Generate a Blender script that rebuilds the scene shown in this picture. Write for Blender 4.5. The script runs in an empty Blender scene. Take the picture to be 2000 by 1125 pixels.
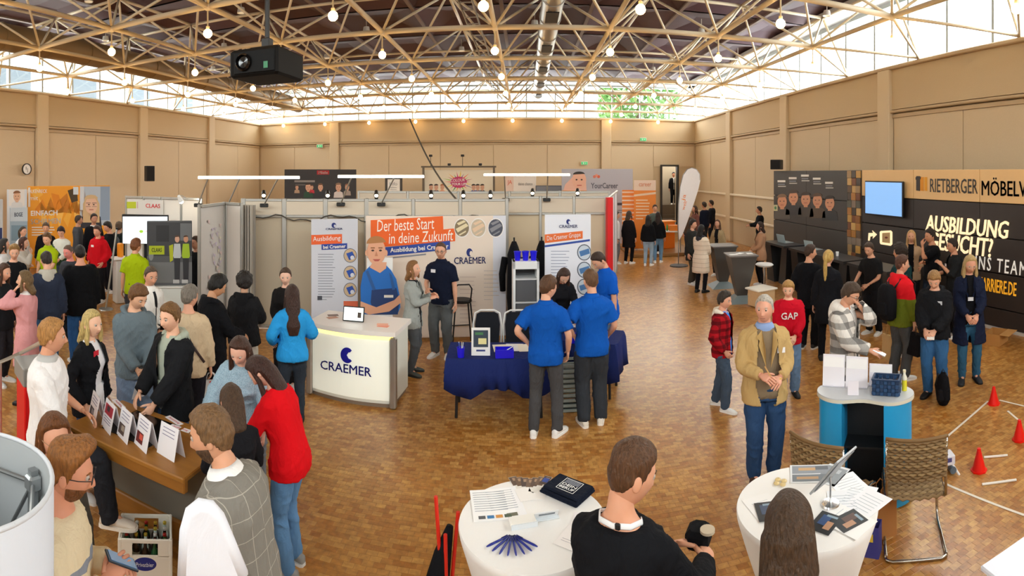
import bpy, math, random
import numpy as np
from mathutils import Vector, Matrix
random.seed(7); np.random.seed(7)
PI = math.pi
SC = bpy.context.scene
COL = SC.collection

# ---------------------------------------------------------------- camera, world, exposure
F, XC, YH, H = 1060.0, 1027.0, 337.0, 3.0      # cylindrical panorama: pixels per radian, forward column, horizon row, eye height
cam = bpy.data.cameras.new('camera'); cam_o = bpy.data.objects.new('camera', cam); COL.objects.link(cam_o)
cam.type = 'PANO'; cam.panorama_type = 'CENTRAL_CYLINDRICAL'
cam.central_cylindrical_range_u_min = (0-XC)/F; cam.central_cylindrical_range_u_max = (2000-XC)/F
cam.central_cylindrical_range_v_min = -(1125-YH)/F; cam.central_cylindrical_range_v_max = YH/F
cam.central_cylindrical_radius = 1.0
cam.clip_start = .05; cam.clip_end = 300
cam_o.location = (0, 0, H); cam_o.rotation_euler = (PI/2, 0, 0)
SC.camera = cam_o
SC.view_settings.view_transform = 'Standard'; SC.view_settings.look = 'None'
SC.view_settings.exposure = 0.45; SC.view_settings.gamma = 1.0; SC.view_settings.use_curve_mapping = False
SC.cycles.use_denoising = True
SC.cycles.max_bounces = 7; SC.cycles.diffuse_bounces = 4; SC.cycles.transparent_max_bounces = 12
SC.cycles.caustics_reflective = False; SC.cycles.caustics_refractive = False
SC.cycles.sample_clamp_indirect = 6.0
W = bpy.data.worlds.new('overcast_sky'); SC.world = W; W.use_nodes = True
W.node_tree.nodes['Background'].inputs[0].default_value = (.93, .97, 1, 1)
W.node_tree.nodes['Background'].inputs[1].default_value = 4.6
XL, XR, YB, YF = -14.5, 8.75, 27.2, -5.0       # inner faces of the four walls
ZW0, ZW1, ZR = 5.72, 7.42, 7.55                # window band and roof underside
def area_light(name, loc, rot, sx, sy, e, col=(1, .97, .93), portal=False):
    l = bpy.data.lights.new(name, 'AREA'); l.shape = 'RECTANGLE'; l.size = sx; l.size_y = sy; l.energy = e; l.color = col
    l.cycles.is_portal = portal
    o = bpy.data.objects.new(name, l); COL.objects.link(o); o.location = loc; o.rotation_euler = rot
    return o
zc, zh = (ZW0+ZW1)/2, ZW1-ZW0
# daylight falling in through the four clerestory bands
DAY = 1500
area_light('daylight_right', (XR+.6, (YB+YF)/2, zc+.25), (0, math.radians(62), 0), zh+.5, YB-YF, DAY*1.25)
area_light('daylight_left', (XL-.6, (YB+YF)/2, zc+.25), (0, math.radians(-62), 0), zh+.5, YB-YF, DAY)
area_light('daylight_back', ((XL+XR)/2, YB+.6, zc+.25), (math.radians(-62), 0, 0), XR-XL, zh+.5, DAY*.8)
area_light('daylight_front', ((XL+XR)/2, YF-.6, zc+.25), (math.radians(62), 0, 0), XR-XL, zh+.5, DAY*1.1)

# ---------------------------------------------------------------- pixel to world helpers
def th(x): return (x-XC)/F
def polar(x, d): t = th(x); return (d*math.sin(t), d*math.cos(t))
def at(x, y, d): X, Y = polar(x, d); return (X, Y, H-(y-YH)/F*d)     # point seen at a pixel, d metres out
def atz(x, y, z): return at(x, y, F*(H-z)/(y-YH))                    # the same, by its height
def dist(y, z=0.0): return F*(H-z)/(y-YH)

# ---------------------------------------------------------------- materials
def lin(c):
    if isinstance(c, str): c = tuple(int(c[i:i+2], 16)/255 for i in (0, 2, 4))
    return tuple(v/12.92 if v <= .04045 else ((v+.055)/1.055)**2.4 for v in c[:3])
MC = {}
def newmat(name):
    m = bpy.data.materials.new(name); m.use_nodes = True
    return m, m.node_tree.nodes, m.node_tree.links, m.node_tree.nodes['Principled BSDF']
def mat(c, rough=.55, metal=0., emit=0., spec=.5, bump=0., bscale=40., vary=0., coat=0., key=''):
    k = (c, rough, metal, emit, spec, bump, bscale, vary, coat, key)
    if k in MC: return MC[k]
    m, N, L, b = newmat('paint_%s' % (c if isinstance(c, str) else len(MC)))
    col = lin(c)
    b.inputs['Base Color'].default_value = (*col, 1); b.inputs['Roughness'].default_value = rough
    b.inputs['Metallic'].default_value = metal; b.inputs['Specular IOR Level'].default_value = spec
    if coat: b.inputs['Coat Weight'].default_value = coat
    if emit: b.inputs['Emission Color'].default_value = (*col, 1); b.inputs['Emission Strength'].default_value = emit
    if bump or vary:
        tc = N.new('ShaderNodeTexCoord'); n = N.new('ShaderNodeTexNoise'); n.inputs['Scale'].default_value = bscale; n.inputs['Detail'].default_value = 4
        L.new(tc.outputs['Object'], n.inputs['Vector'])
        if bump:
            bp = N.new('ShaderNodeBump'); bp.inputs['Strength'].default_value = bump; bp.inputs['Distance'].default_value = .02
            L.new(n.outputs['Fac'], bp.inputs['Height']); L.new(bp.outputs['Normal'], b.inputs['Normal'])
        if vary:
            mx = N.new('ShaderNodeMix'); mx.data_type = 'RGBA'; L.new(n.outputs['Fac'], mx.inputs[0])
            mx.inputs[6].default_value = (*[v*(1-vary) for v in col], 1); mx.inputs[7].default_value = (*[min(1, v*(1+vary)) for v in col], 1)
            L.new(mx.outputs[2], b.inputs['Base Color'])
    MC[k] = m; return m
def fabric(c, fold=.35, rough=.85, kind='', c2=None, c3=None, scale=1.):
    k = ('fab', c, fold, rough, kind, c2, c3, scale)
    if k in MC: return MC[k]
    m, N, L, b = newmat('cloth_%s' % c)
    b.inputs['Roughness'].default_value = rough; b.inputs['Specular IOR Level'].default_value = .12
    tc = N.new('ShaderNodeTexCoord')
    mp = N.new('ShaderNodeMapping'); mp.inputs['Scale'].default_value = (1, 1, .45); L.new(tc.outputs['Object'], mp.inputs[0])
    n = N.new('ShaderNodeTexNoise'); n.inputs['Scale'].default_value = 11; n.inputs['Detail'].default_value = 5; n.inputs['Distortion'].default_value = 1.6
    L.new(mp.outputs[0], n.inputs['Vector'])
    bp = N.new('ShaderNodeBump'); bp.inputs['Strength'].default_value = fold; bp.inputs['Distance'].default_value = .045
    L.new(n.outputs['Fac'], bp.inputs['Height']); L.new(bp.outputs['Normal'], b.inputs['Normal'])
    col = lin(c); src = None
    def mixn(fac, a, bb):
        x = N.new('ShaderNodeMix'); x.data_type = 'RGBA'
        if isinstance(fac, float): x.inputs[0].default_value = fac
        else: L.new(fac, x.inputs[0])
        for i, v in ((6, a), (7, bb)):
            if isinstance(v, tuple): x.inputs[i].default_value = (*v, 1)
            else: L.new(v, x.inputs[i])
        return x.outputs[2]
    if kind in ('plaid', 'windowpane'):
        sx = N.new('ShaderNodeSeparateXYZ'); L.new(tc.outputs['Object'], sx.inputs[0])
        def stripe(sock, freq, thr, off=0.):
            a = N.new('ShaderNodeMath'); a.operation = 'MULTIPLY_ADD'; L.new(sock, a.inputs[0]); a.inputs[1].default_value = freq; a.inputs[2].default_value = off
            f = N.new('ShaderNodeMath'); f.operation = 'FRACT'; L.new(a.outputs[0], f.inputs[0])
            g = N.new('ShaderNodeMath'); g.operation = 'LESS_THAN'; L.new(f.outputs[0], g.inputs[0]); g.inputs[1].default_value = thr
            return g.outputs[0]
        fr, t = ((7*scale, .45) if kind == 'plaid' else (14*scale, .035))
        s1 = stripe(sx.outputs[0], fr, t); s2 = stripe(sx.outputs[2], fr, t)
        c1, cc2 = col, lin(c2)
        a1 = mixn(s1, c1, mixn(.5, c1, cc2) if kind == 'plaid' else cc2)
        src = mixn(s2, a1, mixn(.55, a1, cc2) if kind == 'plaid' else cc2)
        if c3: src = mixn(stripe(sx.outputs[2], fr, .1, .7), src, lin(c3))
    elif kind == 'knit':
        n2 = N.new('ShaderNodeTexNoise'); n2.inputs['Scale'].default_value = 130; n2.inputs['Detail'].default_value = 3; L.new(tc.outputs['Object'], n2.inputs['Vector'])
        rp = N.new('ShaderNodeValToRGB'); rp.color_ramp.elements[0].position = .4; rp.color_ramp.elements[1].position = .6
        L.new(n2.outputs['Fac'], rp.inputs[0]); src = mixn(rp.outputs[0], col, lin(c2 or c))
    elif kind == 'bands':
        sx = N.new('ShaderNodeSeparateXYZ'); L.new(tc.outputs['Object'], sx.inputs[0])
        a = N.new('ShaderNodeMath'); a.operation = 'MULTIPLY'; L.new(sx.outputs[2], a.inputs[0]); a.inputs[1].default_value = 9*scale
        f = N.new('ShaderNodeMath'); f.operation = 'FRACT'; L.new(a.outputs[0], f.inputs[0])
        g = N.new('ShaderNodeMath'); g.operation = 'LESS_THAN'; L.new(f.outputs[0], g.inputs[0]); g.inputs[1].default_value = .12
        src = mixn(g.outputs[0], col, lin(c2))
    elif kind == 'denim':
        n2 = N.new('ShaderNodeTexNoise'); n2.inputs['Scale'].default_value = 5; n2.inputs['Detail'].default_value = 3; L.new(tc.outputs['Object'], n2.inputs['Vector'])
        src = mixn(n2.outputs['Fac'], tuple(v*.75 for v in col), tuple(min(1, v*1.35) for v in col))
    if src is None: b.inputs['Base Color'].default_value = (*col, 1)
    else: L.new(src, b.inputs['Base Color'])
    MC[k] = m; return m
def hairmat(c):
    k = ('hair', c)
    if k in MC: return MC[k]
    m, N, L, b = newmat('hair_%s' % c); col = lin(c)
    b.inputs['Roughness'].default_value = .5; b.inputs['Specular IOR Level'].default_value = .35
    tc = N.new('ShaderNodeTexCoord'); mp = N.new('ShaderNodeMapping'); mp.inputs['Scale'].default_value = (1, 1, .22); L.new(tc.outputs['Object'], mp.inputs[0])
    n = N.new('ShaderNodeTexNoise'); n.inputs['Scale'].default_value = 95; n.inputs['Detail'].default_value = 4; L.new(mp.outputs[0], n.inputs['Vector'])
    mx = N.new('ShaderNodeMix'); mx.data_type = 'RGBA'; L.new(n.outputs['Fac'], mx.inputs[0])
    mx.inputs[6].default_value = (*[v*.15 for v in col], 1); mx.inputs[7].default_value = (*[min(1, v*1.75) for v in col], 1)
    L.new(mx.outputs[2], b.inputs['Base Color'])
    bp = N.new('ShaderNodeBump'); bp.inputs['Strength'].default_value = .9; bp.inputs['Distance'].default_value = .02
    L.new(n.outputs['Fac'], bp.inputs['Height']); L.new(bp.outputs['Normal'], b.inputs['Normal'])
    MC[k] = m; return m
def skinmat(c):
    k = ('skin', c)
    if k in MC: return MC[k]
    m, N, L, b = newmat('skin_%s' % c); col = lin(c)
    b.inputs['Roughness'].default_value = .5; b.inputs['Specular IOR Level'].default_value = .35
    b.inputs['Subsurface Weight'].default_value = .12; b.inputs['Subsurface Radius'].default_value = (.02, .008, .004)
    tc = N.new('ShaderNodeTexCoord'); n = N.new('ShaderNodeTexNoise'); n.inputs['Scale'].default_value = 14; L.new(tc.outputs['Object'], n.inputs['Vector'])
    mx = N.new('ShaderNodeMix'); mx.data_type = 'RGBA'; L.new(n.outputs['Fac'], mx.inputs[0])
    mx.inputs[6].default_value = (*[v*.88 for v in col], 1); mx.inputs[7].default_value = (col[0]*1.1, col[1]*1.06, col[2]*1.06, 1)
    L.new(mx.outputs[2], b.inputs['Base Color'])
    MC[k] = m; return m
def wood(c1, c2, scale=1., rough=.4, axis=0):
    k = ('wood', c1, c2, scale, rough, axis)
    if k in MC: return MC[k]
    m, N, L, b = newmat('wood_%s' % c1)
    tc = N.new('ShaderNodeTexCoord'); mp = N.new('ShaderNodeMapping')
    s = [14*scale]*3; s[axis] = 1.2*scale; mp.inputs['Scale'].default_value = s; L.new(tc.outputs['Object'], mp.inputs[0])
    n = N.new('ShaderNodeTexNoise'); n.inputs['Scale'].default_value = 2; n.inputs['Detail'].default_value = 5; L.new(mp.outputs[0], n.inputs['Vector'])
    mx = N.new('ShaderNodeMix'); mx.data_type = 'RGBA'; L.new(n.outputs['Fac'], mx.inputs[0])
    mx.inputs[6].default_value = (*lin(c1), 1); mx.inputs[7].default_value = (*lin(c2), 1)
    L.new(mx.outputs[2], b.inputs['Base Color']); b.inputs['Roughness'].default_value = rough
    MC[k] = m; return m
def glassmat():
    if 'glass' in MC: return MC['glass']
    m, N, L, b = newmat('window_glass'); N.remove(b)
    t = N.new('ShaderNodeBsdfTransparent'); t.inputs[0].default_value = (.93, .96, .96, 1)
    g = N.new('ShaderNodeBsdfGlossy'); g.inputs['Roughness'].default_value = .02
    mx = N.new('ShaderNodeMixShader'); mx.inputs[0].default_value = .04; L.new(t.outputs[0], mx.inputs[1]); L.new(g.outputs[0], mx.inputs[2])
    L.new(mx.outputs[0], N['Material Output'].inputs[0]); MC['glass'] = m; return m
WHITE = mat('F2F2F0', .5); BLACK = mat('121214', .5); CHROME = mat('C8C8C8', .22, 1.); ALU = mat('B8B8B4', .38, .9); DARKMETAL = mat('202022', .4, .4)

# ---------------------------------------------------------------- mesh helpers
def norm(v): v = np.asarray(v, float); return v/(np.linalg.norm(v)+1e-12)
class MB:
    """collects simple shapes; build() links them as one mesh object"""
    def __init__(s): s.v = []; s.f = []; s.m = []; s.n = 0
    def add(s, v, f, mi=0):
        v = np.asarray(v, float).reshape(-1, 3); s.v.append(v)
        s.f += [tuple(i+s.n for i in q) for q in f]; s.m += [mi]*len(f); s.n += len(v); return s
    def box(s, c, size, rot=0., mi=0, ch=0.):
        sx, sy, sz = [q/2 for q in size]
        if ch:
            P = [(x, y) for x, y in ((sx-ch, -sy), (sx, -sy+ch), (sx, sy-ch), (sx-ch, sy), (-sx+ch, sy), (-sx, sy-ch), (-sx, -sy+ch), (-sx+ch, -sy))]
            Q = [(x*(sx-ch)/sx, y*(sy-ch)/sy) for x, y in P]
            v = [(x, y, -sz) for x, y in Q]+[(x, y, -sz+ch) for x, y in P]+[(x, y, sz-ch) for x, y in P]+[(x, y, sz) for x, y in Q]
            f = [tuple(range(7, -1, -1)), tuple(range(24, 32))]+[(r*8+i, r*8+(i+1) % 8, r*8+8+(i+1) % 8, r*8+8+i) for r in range(3) for i in range(8)]
        else:
            v = [(x, y, z) for z in (-sz, sz) for x, y in ((-sx, -sy), (sx, -sy), (sx, sy), (-sx, sy))]
            f = [(3, 2, 1, 0), (4, 5, 6, 7), (0, 1, 5, 4), (1, 2, 6, 5), (2, 3, 7, 6), (3, 0, 4, 7)]
        v = np.array(v)
        if isinstance(rot, (int, float)):
            if rot: ca, sa = math.cos(rot), math.sin(rot); v = v@np.array([[ca, sa, 0], [-sa, ca, 0], [0, 0, 1]])
        else: v = v@np.array(rot.to_3x3() if isinstance(rot, Matrix) else rot).T
        return s.add(v+np.array(c), f, mi)
    def tube(s, pts, r, n=8, mi=0, cap=True, up=(0, 0, 1), ry=None):
        pts = np.asarray(pts, float); k = len(pts)
        r = np.full(k, r) if np.isscalar(r) else np.asarray(r, float)
        ry = r if ry is None else (np.full(k, ry) if np.isscalar(ry) else np.asarray(ry, float))
        t = np.gradient(pts, axis=0); V = []
        u = None
        for i in range(k):
            d = norm(t[i])
            if u is None:
                a = np.array(up, float)
                if abs(d@norm(a)) > .95: a = np.array((1., 0, 0)) if abs(d[0]) < .9 else np.array((0, 1., 0))
                u = norm(np.cross(a, d))
            u = norm(u-(u@d)*d); w = np.cross(d, u)
            an = np.arange(n)*2*PI/n
            V.append(pts[i]+np.outer(np.cos(an)*r[i], u)+np.outer(np.sin(an)*ry[i], w))
        f = [(j*n+i, j*n+(i+1) % n, (j+1)*n+(i+1) % n, (j+1)*n+i) for j in range(k-1) for i in range(n)]
        if cap: f += [tuple(range(n-1, -1, -1)), tuple(range((k-1)*n, k*n))]
        return s.add(np.concatenate(V), f, mi)
    def cyl(s, p0, p1, r, n=12, mi=0, r1=None): return s.tube([p0, p1], [r, r if r1 is None else r1], n, mi)
    def lathe(s, prof, c=(0, 0, 0), n=24, mi=0, sy=1., cap=True):
        an = np.arange(n)*2*PI/n; V = np.concatenate([np.stack([np.cos(an)*r, np.sin(an)*r*sy, np.full(n, z)], 1) for r, z in prof])+np.array(c)
        k = len(prof); f = [(j*n+i, j*n+(i+1) % n, (j+1)*n+(i+1) % n, (j+1)*n+i) for j in range(k-1) for i in range(n)]
        if cap: f += [tuple(range(n-1, -1, -1)), tuple(range((k-1)*n, k*n))]
        return s.add(V, f, mi)
    def prism(s, poly, a, b, M=None, mi=0):
        """2-D outline extruded from a to b along local z; M places it"""
        n = len(poly); v = np.array([(x, y, a) for x, y in poly]+[(x, y, b) for x, y in poly], float)
        if M is not None: v = v@np.array(M)[:3, :3].T+np.array(M)[:3, 3]
        f = [tuple(range(n-1, -1, -1)), tuple(range(n, 2*n))]+[(i, (i+1) % n, n+(i+1) % n, n+i) for i in range(n)]
        return s.add(v, f, mi)
    def ball(s, c, r, n=10, mi=0, R=None):
        r = np.array([r]*3 if np.isscalar(r) else r, float); m = max(4, n*2//3)
        V = [(0, 0, -1)]
        for j in range(1, m):
            a = -PI/2+PI*j/m
            V += [(math.cos(a)*math.cos(2*PI*i/n), math.cos(a)*math.sin(2*PI*i/n), math.sin(a)) for i in range(n)]
        V.append((0, 0, 1)); V = np.array(V)*r
        if R is not None: V = V@np.array(R).T
        f = [(0, 1+(i+1) % n, 1+i) for i in range(n)]
        f += [(1+j*n+i, 1+j*n+(i+1) % n, 1+(j+1)*n+(i+1) % n, 1+(j+1)*n+i) for j in range(m-2) for i in range(n)]
        e = 1+(m-1)*n; f += [(e-n+i, e-n+(i+1) % n, e) for i in range(n)]
        return s.add(V+np.array(c), f, mi)
    def mesh(s, name):
        me = bpy.data.meshes.new(name)
        me.from_pydata(np.concatenate(s.v).tolist(), [], s.f); me.polygons.foreach_set('material_index', s.m); me.update(); return me
    def build(s, name, mats, parent=None, smooth=False):
        return link(name, s.mesh(name), mats, parent, smooth)
def link(name, me, mats, parent=None, smooth=False):
    if mats is not None:
        me.materials.clear()
        for m in (mats if isinstance(mats, (list, tuple)) else [mats]): me.materials.append(m)
    if smooth:
        if smooth is True: me.polygons.foreach_set('use_smooth', [True]*len(me.polygons))
        else:
            me.polygons.foreach_set('use_smooth', [True]*len(me.polygons)); me.set_sharp_from_angle(angle=math.radians(smooth))
    o = bpy.data.objects.new(name, me); COL.objects.link(o)
    if parent is not None: o.parent = parent
    return o
def tag(o, label=None, cat=None, group=None, kind=None):
    if label: o['label'] = label
    if cat: o['category'] = cat
    if group: o['group'] = group
    if kind: o['kind'] = kind
    return o
def thing(name, label, cat, loc=(0, 0, 0), rotz=0., group=None):
    o = bpy.data.objects.new(name, None); COL.objects.link(o); o.empty_display_size = .1
    o.location = loc; o.rotation_euler = (0, 0, rotz); return tag(o, label, cat, group)
def inst(name, me, parent, loc=(0, 0, 0), rot=(0, 0, 0), mtx=None):
    o = bpy.data.objects.new(name, me); COL.objects.link(o); o.parent = parent
    if mtx is not None: o.matrix_local = mtx
    else: o.location = loc; o.rotation_euler = rot
    return o
def facing(px, face):
    """heading of a thing at picture column px: 0 turns its front (+y) to the camera, 90 to the right, 180 away"""
    t = th(px); a = math.radians(face)
    fx = -math.cos(a)*math.sin(t)+math.sin(a)*math.cos(t); fy = -math.cos(a)*math.cos(t)-math.sin(a)*math.sin(t)
    return math.atan2(-fx, fy)
QUEUE = []     # meshes that get a voxel remesh, all evaluated in one pass at the end
TEXTQ = []
def remesh_later(o, voxel, smooth=4, post=None):
    m = o.modifiers.new('r', 'REMESH'); m.mode = 'VOXEL'; m.voxel_size = voxel; m.use_smooth_shade = True
    if smooth: q = o.modifiers.new('s', 'SMOOTH'); q.iterations = smooth; q.factor = .5
    QUEUE.append((o, post))
def text(body, parent, fit, mtx, m, name='lettering', depth=.004, shear=0., bold=0., spacing=1.):
    """raised lettering fitted to width x height; mtx is its frame in the parent's space (x along the line, z out of the surface)"""
    c = bpy.data.curves.new('txt', 'FONT'); c.body = body; c.size = 1.; c.extrude = .5; c.shear = shear; c.offset = 0. if 'M' in body else bold
    c.space_character = spacing; c.resolution_u = 2
    o = bpy.data.objects.new('txt', c); COL.objects.link(o); TEXTQ.append((o, parent, mtx, m, name, fit, depth, bold if 'M' in body else 0.))
def flush():
    bpy.context.view_layer.update(); dg = bpy.context.evaluated_depsgraph_get()
    for o, post in QUEUE:
        me = bpy.data.meshes.new_from_object(o.evaluated_get(dg)); mats = list(o.data.materials)
        o.modifiers.clear(); o.data = me
        me.materials.clear()
        for q in mats: me.materials.append(q)
        me.polygons.foreach_set('use_smooth', [True]*len(me.polygons))
        if post: post(o, me)
    for o, parent, mtx, m, name, fit, depth, fat in TEXTQ:
        me = bpy.data.meshes.new_from_object(o.evaluated_get(dg)); bpy.data.objects.remove(o)
        v = np.empty(len(me.vertices)*3); me.vertices.foreach_get('co', v); v = v.reshape(-1, 3); lo, hi = v.min(0), v.max(0); sz = np.maximum(hi-lo, 1e-6)
        v = (v-(lo+hi)/2)*np.array((fit[0]/sz[0], fit[1]/sz[1], depth/sz[2])); me.vertices.foreach_set('co', v.ravel()); me.update()
        if fat:   # letters whose inner corners cannot be swollen are thickened by shifted copies
            P = [tuple(f.vertices) for f in me.polygons]; n = len(v); q = fit[1]*.011; me = bpy.data.meshes.new('lettering')
            me.from_pydata(np.concatenate([v+np.array(s_) for s_ in ((-q, 0, 0), (q, 0, 0), (0, q*.8, 0), (0, -q*.8, 0))]).tolist(), [], [tuple(i+n*k for i in f) for k in range(4) for f in P])
        me.materials.clear(); me.materials.append(m); t = link(name, me, None, parent); t.matrix_local = mtx
    QUEUE.clear(); TEXTQ.clear()
def frame(o, x, y):
    """matrix with origin o, x axis along x, y axis along y, z out"""
    x = norm(x); z = norm(np.cross(x, y)); y = np.cross(z, x)
    return Matrix([[x[i], y[i], z[i], o[i]] for i in range(3)]+[[0, 0, 0, 1]])

# ================================================================ the hall
BW, BH = .092, .06     # parquet block size
def floor_material():
    m, N, L, b = newmat('end_grain_parquet')
    g = N.new('ShaderNodeNewGeometry')
    br = N.new('ShaderNodeTexBrick'); br.offset = .5; br.offset_frequency = 2; br.inputs['Scale'].default_value = 1.0
    br.inputs['Brick Width'].default_value = BW; br.inputs['Row Height'].default_value = BH; br.inputs['Mortar Size'].default_value = .0016
    br.inputs['Mortar Smooth'].default_value = .3; br.inputs['Bias'].default_value = 0.
    br.inputs['Color1'].default_value = (*lin('AC7030'), 1); br.inputs['Color2'].default_value = (*lin('CE9C58'), 1); br.inputs['Mortar'].default_value = (*lin('95642B'), 1)
    L.new(g.outputs['Position'], br.inputs['Vector'])
    n = N.new('ShaderNodeTexNoise'); n.inputs['Scale'].default_value = 1.1; n.inputs['Detail'].default_value = 5; n.inputs['Roughness'].default_value = .65; L.new(g.outputs['Position'], n.inputs['Vector'])
    rp = N.new('ShaderNodeValToRGB'); rp.color_ramp.elements[0].position = .3; rp.color_ramp.elements[0].color = (.8, .77, .72, 1); rp.color_ramp.elements[1].position = .7; rp.color_ramp.elements[1].color = (1.08, 1.05, 1., 1)
    L.new(n.outputs['Fac'], rp.inputs[0])
    mx = N.new('ShaderNodeMix'); mx.data_type = 'RGBA'; mx.blend_type = 'MULTIPLY'; mx.inputs[0].default_value = 1.; L.new(br.outputs['Color'], mx.inputs[6]); L.new(rp.outputs[0], mx.inputs[7])
    n2 = N.new('ShaderNodeTexNoise'); n2.inputs['Scale'].default_value = 19; n2.inputs['Detail'].default_value = 5; L.new(g.outputs['Position'], n2.inputs['Vector'])
    m2 = N.new('ShaderNodeMix'); m2.data_type = 'RGBA'; m2.blend_type = 'OVERLAY'; m2.inputs[0].default_value = .6; L.new(mx.outputs[2], m2.inputs[6]); L.new(n2.outputs['Fac'], m2.inputs[7])
    L.new(m2.outputs[2], b.inputs['Base Color'])
    b.inputs['Roughness'].default_value = .3; b.inputs['Specular IOR Level'].default_value = .62
    bp = N.new('ShaderNodeBump'); bp.inputs['Strength'].default_value = .08; bp.inputs['Distance'].default_value = .01
    L.new(n2.outputs['Fac'], bp.inputs['Height']); L.new(bp.outputs['Normal'], b.inputs['Normal'])
    return m
FLOORM = floor_material()
fl = tag(MB().box(((XL+XR)/2, (YB+YF)/2, -.1), (XR-XL+.6, YB-YF+.6, .2)).build('floor', FLOORM), kind='structure')
def parquet():
    bx = MB(); e = .0026
    bx.add([(-BW/2+e/2, -BH/2+e/2, 0), (BW/2-e/2, -BH/2+e/2, 0), (BW/2-e/2, BH/2-e/2, 0), (-BW/2+e/2, BH/2-e/2, 0),
            (-BW/2+e, -BH/2+e, .0012), (BW/2-e, -BH/2+e, .0012), (BW/2-e, BH/2-e, .0012), (-BW/2+e, BH/2-e, .0012)],
           [(4, 5, 6, 7), (0, 1, 5, 4), (1, 2, 6, 5), (2, 3, 7, 6), (3, 0, 4, 7)])
    me = bx.mesh('parquet_block'); me.materials.append(FLOORM); V0 = bx.v[0]; F0 = bx.f
    spots = []
    for r in range(int(2.0/BH), int(5.6/BH)):
        for c in range(int(-4.8/BW), int(4.6/BW)):
            x = (c+.5)*BW+(0. if r % 2 else BW*.5); y = (r+.5)*BH; d = math.hypot(x, y); t = math.atan2(x, y)
            if 4.0 < d < 5.6 and -.97 < t < .92: spots.append((d, x, y))
    # the largest ones that people and furniture leave in view: nearest first, bottom right and bottom middle
    def hid(x, y): px = XC+F*math.atan2(x, y); return px < 600 or 880 < px < 1330 or 1430 < px < 1730
    spots.sort(key=lambda s: (hid(s[1], s[2]), s[0]))
    for d, x, y in spots[:300]: inst('parquet_block', me, fl, (x, y, 0))
    st = MB()
    for d, x, y in spots[300:]: st.add(V0+np.array((x, y, 0)), F0)
    tag(st.build('parquet_blocks', FLOORM, fl), kind='stuff')
parquet()

WALLM = mat('C6B08E', .75, bump=.15, bscale=60, vary=.06); WALLP = mat('D2BE9E', .7, bump=.08, bscale=50, vary=.05); TRIMM = mat('BEA684', .6)
TH = .3
def wall(name, length, origin, rot, cols, door=None):
    """a wall of length L along its local x; its inner face looks along local -y; piers stand proud of the panels"""
    w = MB(); segs = [(-.45, length+.45)]
    if door: segs = [(-.45, door[0]), (door[1], length+.45)]
    for a, b in segs: w.box(((a+b)/2, .085+TH/2, ZW0/2), (b-a, TH, ZW0))
    if door: w.box(((door[0]+door[1])/2, .08+TH/2, (ZW0+door[2])/2), (door[1]-door[0], TH, ZW0-door[2]))
    o = tag(w.build(name, WALLM), kind='structure'); o.location = origin; o.rotation_euler = (0, 0, rot)
    MB().box((length/2, .04, (4.62+ZW0)/2), (length, .08, ZW0-4.62)).build('upper_band', WALLM, o)
    MB().box((length/2, .01, 4.56), (length, .14, .07), ch=.02).build('lintel_ledge', TRIMM, o)
    MB().box((length/2, .0, ZW0-.03), (length, .2, .1), ch=.02).build('coping', TRIMM, o)
    ed = [0]+[c for c in cols]+[length]
    for c in cols: MB().box((c, -.01, ZW0/2-.03), (.5, .18, ZW0-.06), ch=.02).build('pier', WALLP, o)
    for a, b in zip(ed[:-1], ed[1:]):
        a2, b2 = a+(.27 if a else 0.02), b-(.27 if b < length else .02); n = max(1, round((b2-a2)/2.6))
        for k in range(n):
            x0, x1 = a2+(b2-a2)*k/n+.012, a2+(b2-a2)*(k+1)/n-.012
            if door and x0 < door[1] and x1 > door[0]:
                MB().box(((x0+x1)/2, .065, (4.4+door[2])/2), (x1-x0, .03, 4.4-door[2])).build('panel', WALLP, o); continue
            MB().box(((x0+x1)/2, .065, 2.2), (x1-x0, .03, 4.4)).build('panel', WALLP, o)
        for z in (4.45,): MB().box(((a2+b2)/2, .045, z), (b2-a2, .07, .09)).build('panel_head', TRIMM, o)
    return o
LEN_Y = YB-YF
wl = wall('wall_left', LEN_Y, (XL, YF, 0), PI/2, [y-YF for y in (1.0, 6.3, 11.7, 17.0, 22.1)])
wr = wall('wall_right', LEN_Y, (XR, YB, 0), -PI/2, [YB-y for y in (22.2, 16.9, 11.2, 5.7, .2)])
DOOR = (at(1304, 400, 27)[0], at(1337, 400, 27)[0], 3.32)
wb = wall('wall_back', XR-XL, (XL, YB, 0), 0, [x-XL for x in (-10.0, 4.05)], (DOOR[0]-XL, DOOR[1]-XL, DOOR[2]))
wf = wall('wall_front', XR-XL, (XR, YF, 0), PI, [6, 12, 18])
# handrails along the right wall
for z in (2.05, 1.05):
    MB().box((4.9, -.06, z), (9.6, .06, .09), ch=.015).build('wall_rail', mat('E8DCC4', .5), wr)
# window bands above the walls
FRAMEM = mat('AEB6B8', .5); GL = glassmat()
def window_band(name, length, origin, rot):
    o = tag(MB().box((length/2, .15, ZW0+.03), (length, .16, .08)).box((length/2, .15, ZW1-.03), (length, .16, .1)).build(name, FRAMEM), kind='structure')
    o.location = origin; o.rotation_euler = (0, 0, rot)
    n = round(length/1.42); s = length/n
    pm = MB().box((0, 0, 0), (s-.07, .012, ZW1-ZW0-.14)).mesh('pane'); pm.materials.append(GL)
    mm = MB().box((0, 0, 0), (.07, .14, ZW1-ZW0-.12)).mesh('mullion'); mm.materials.append(FRAMEM)
    for k in range(n+1):
        inst('mullion', mm, o, (k*s, .15, zc))
        if k < n: inst('pane', pm, o, ((k+.5)*s, .15, zc))
window_band('window_1', LEN_Y, (XL, YF, 0), PI/2); window_band('window_2', LEN_Y, (XR, YB, 0), -PI/2)
window_band('window_3', XR-XL, (XL, YB, 0), 0); window_band('window_4', XR-XL, (XR, YF, 0), PI)
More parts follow.
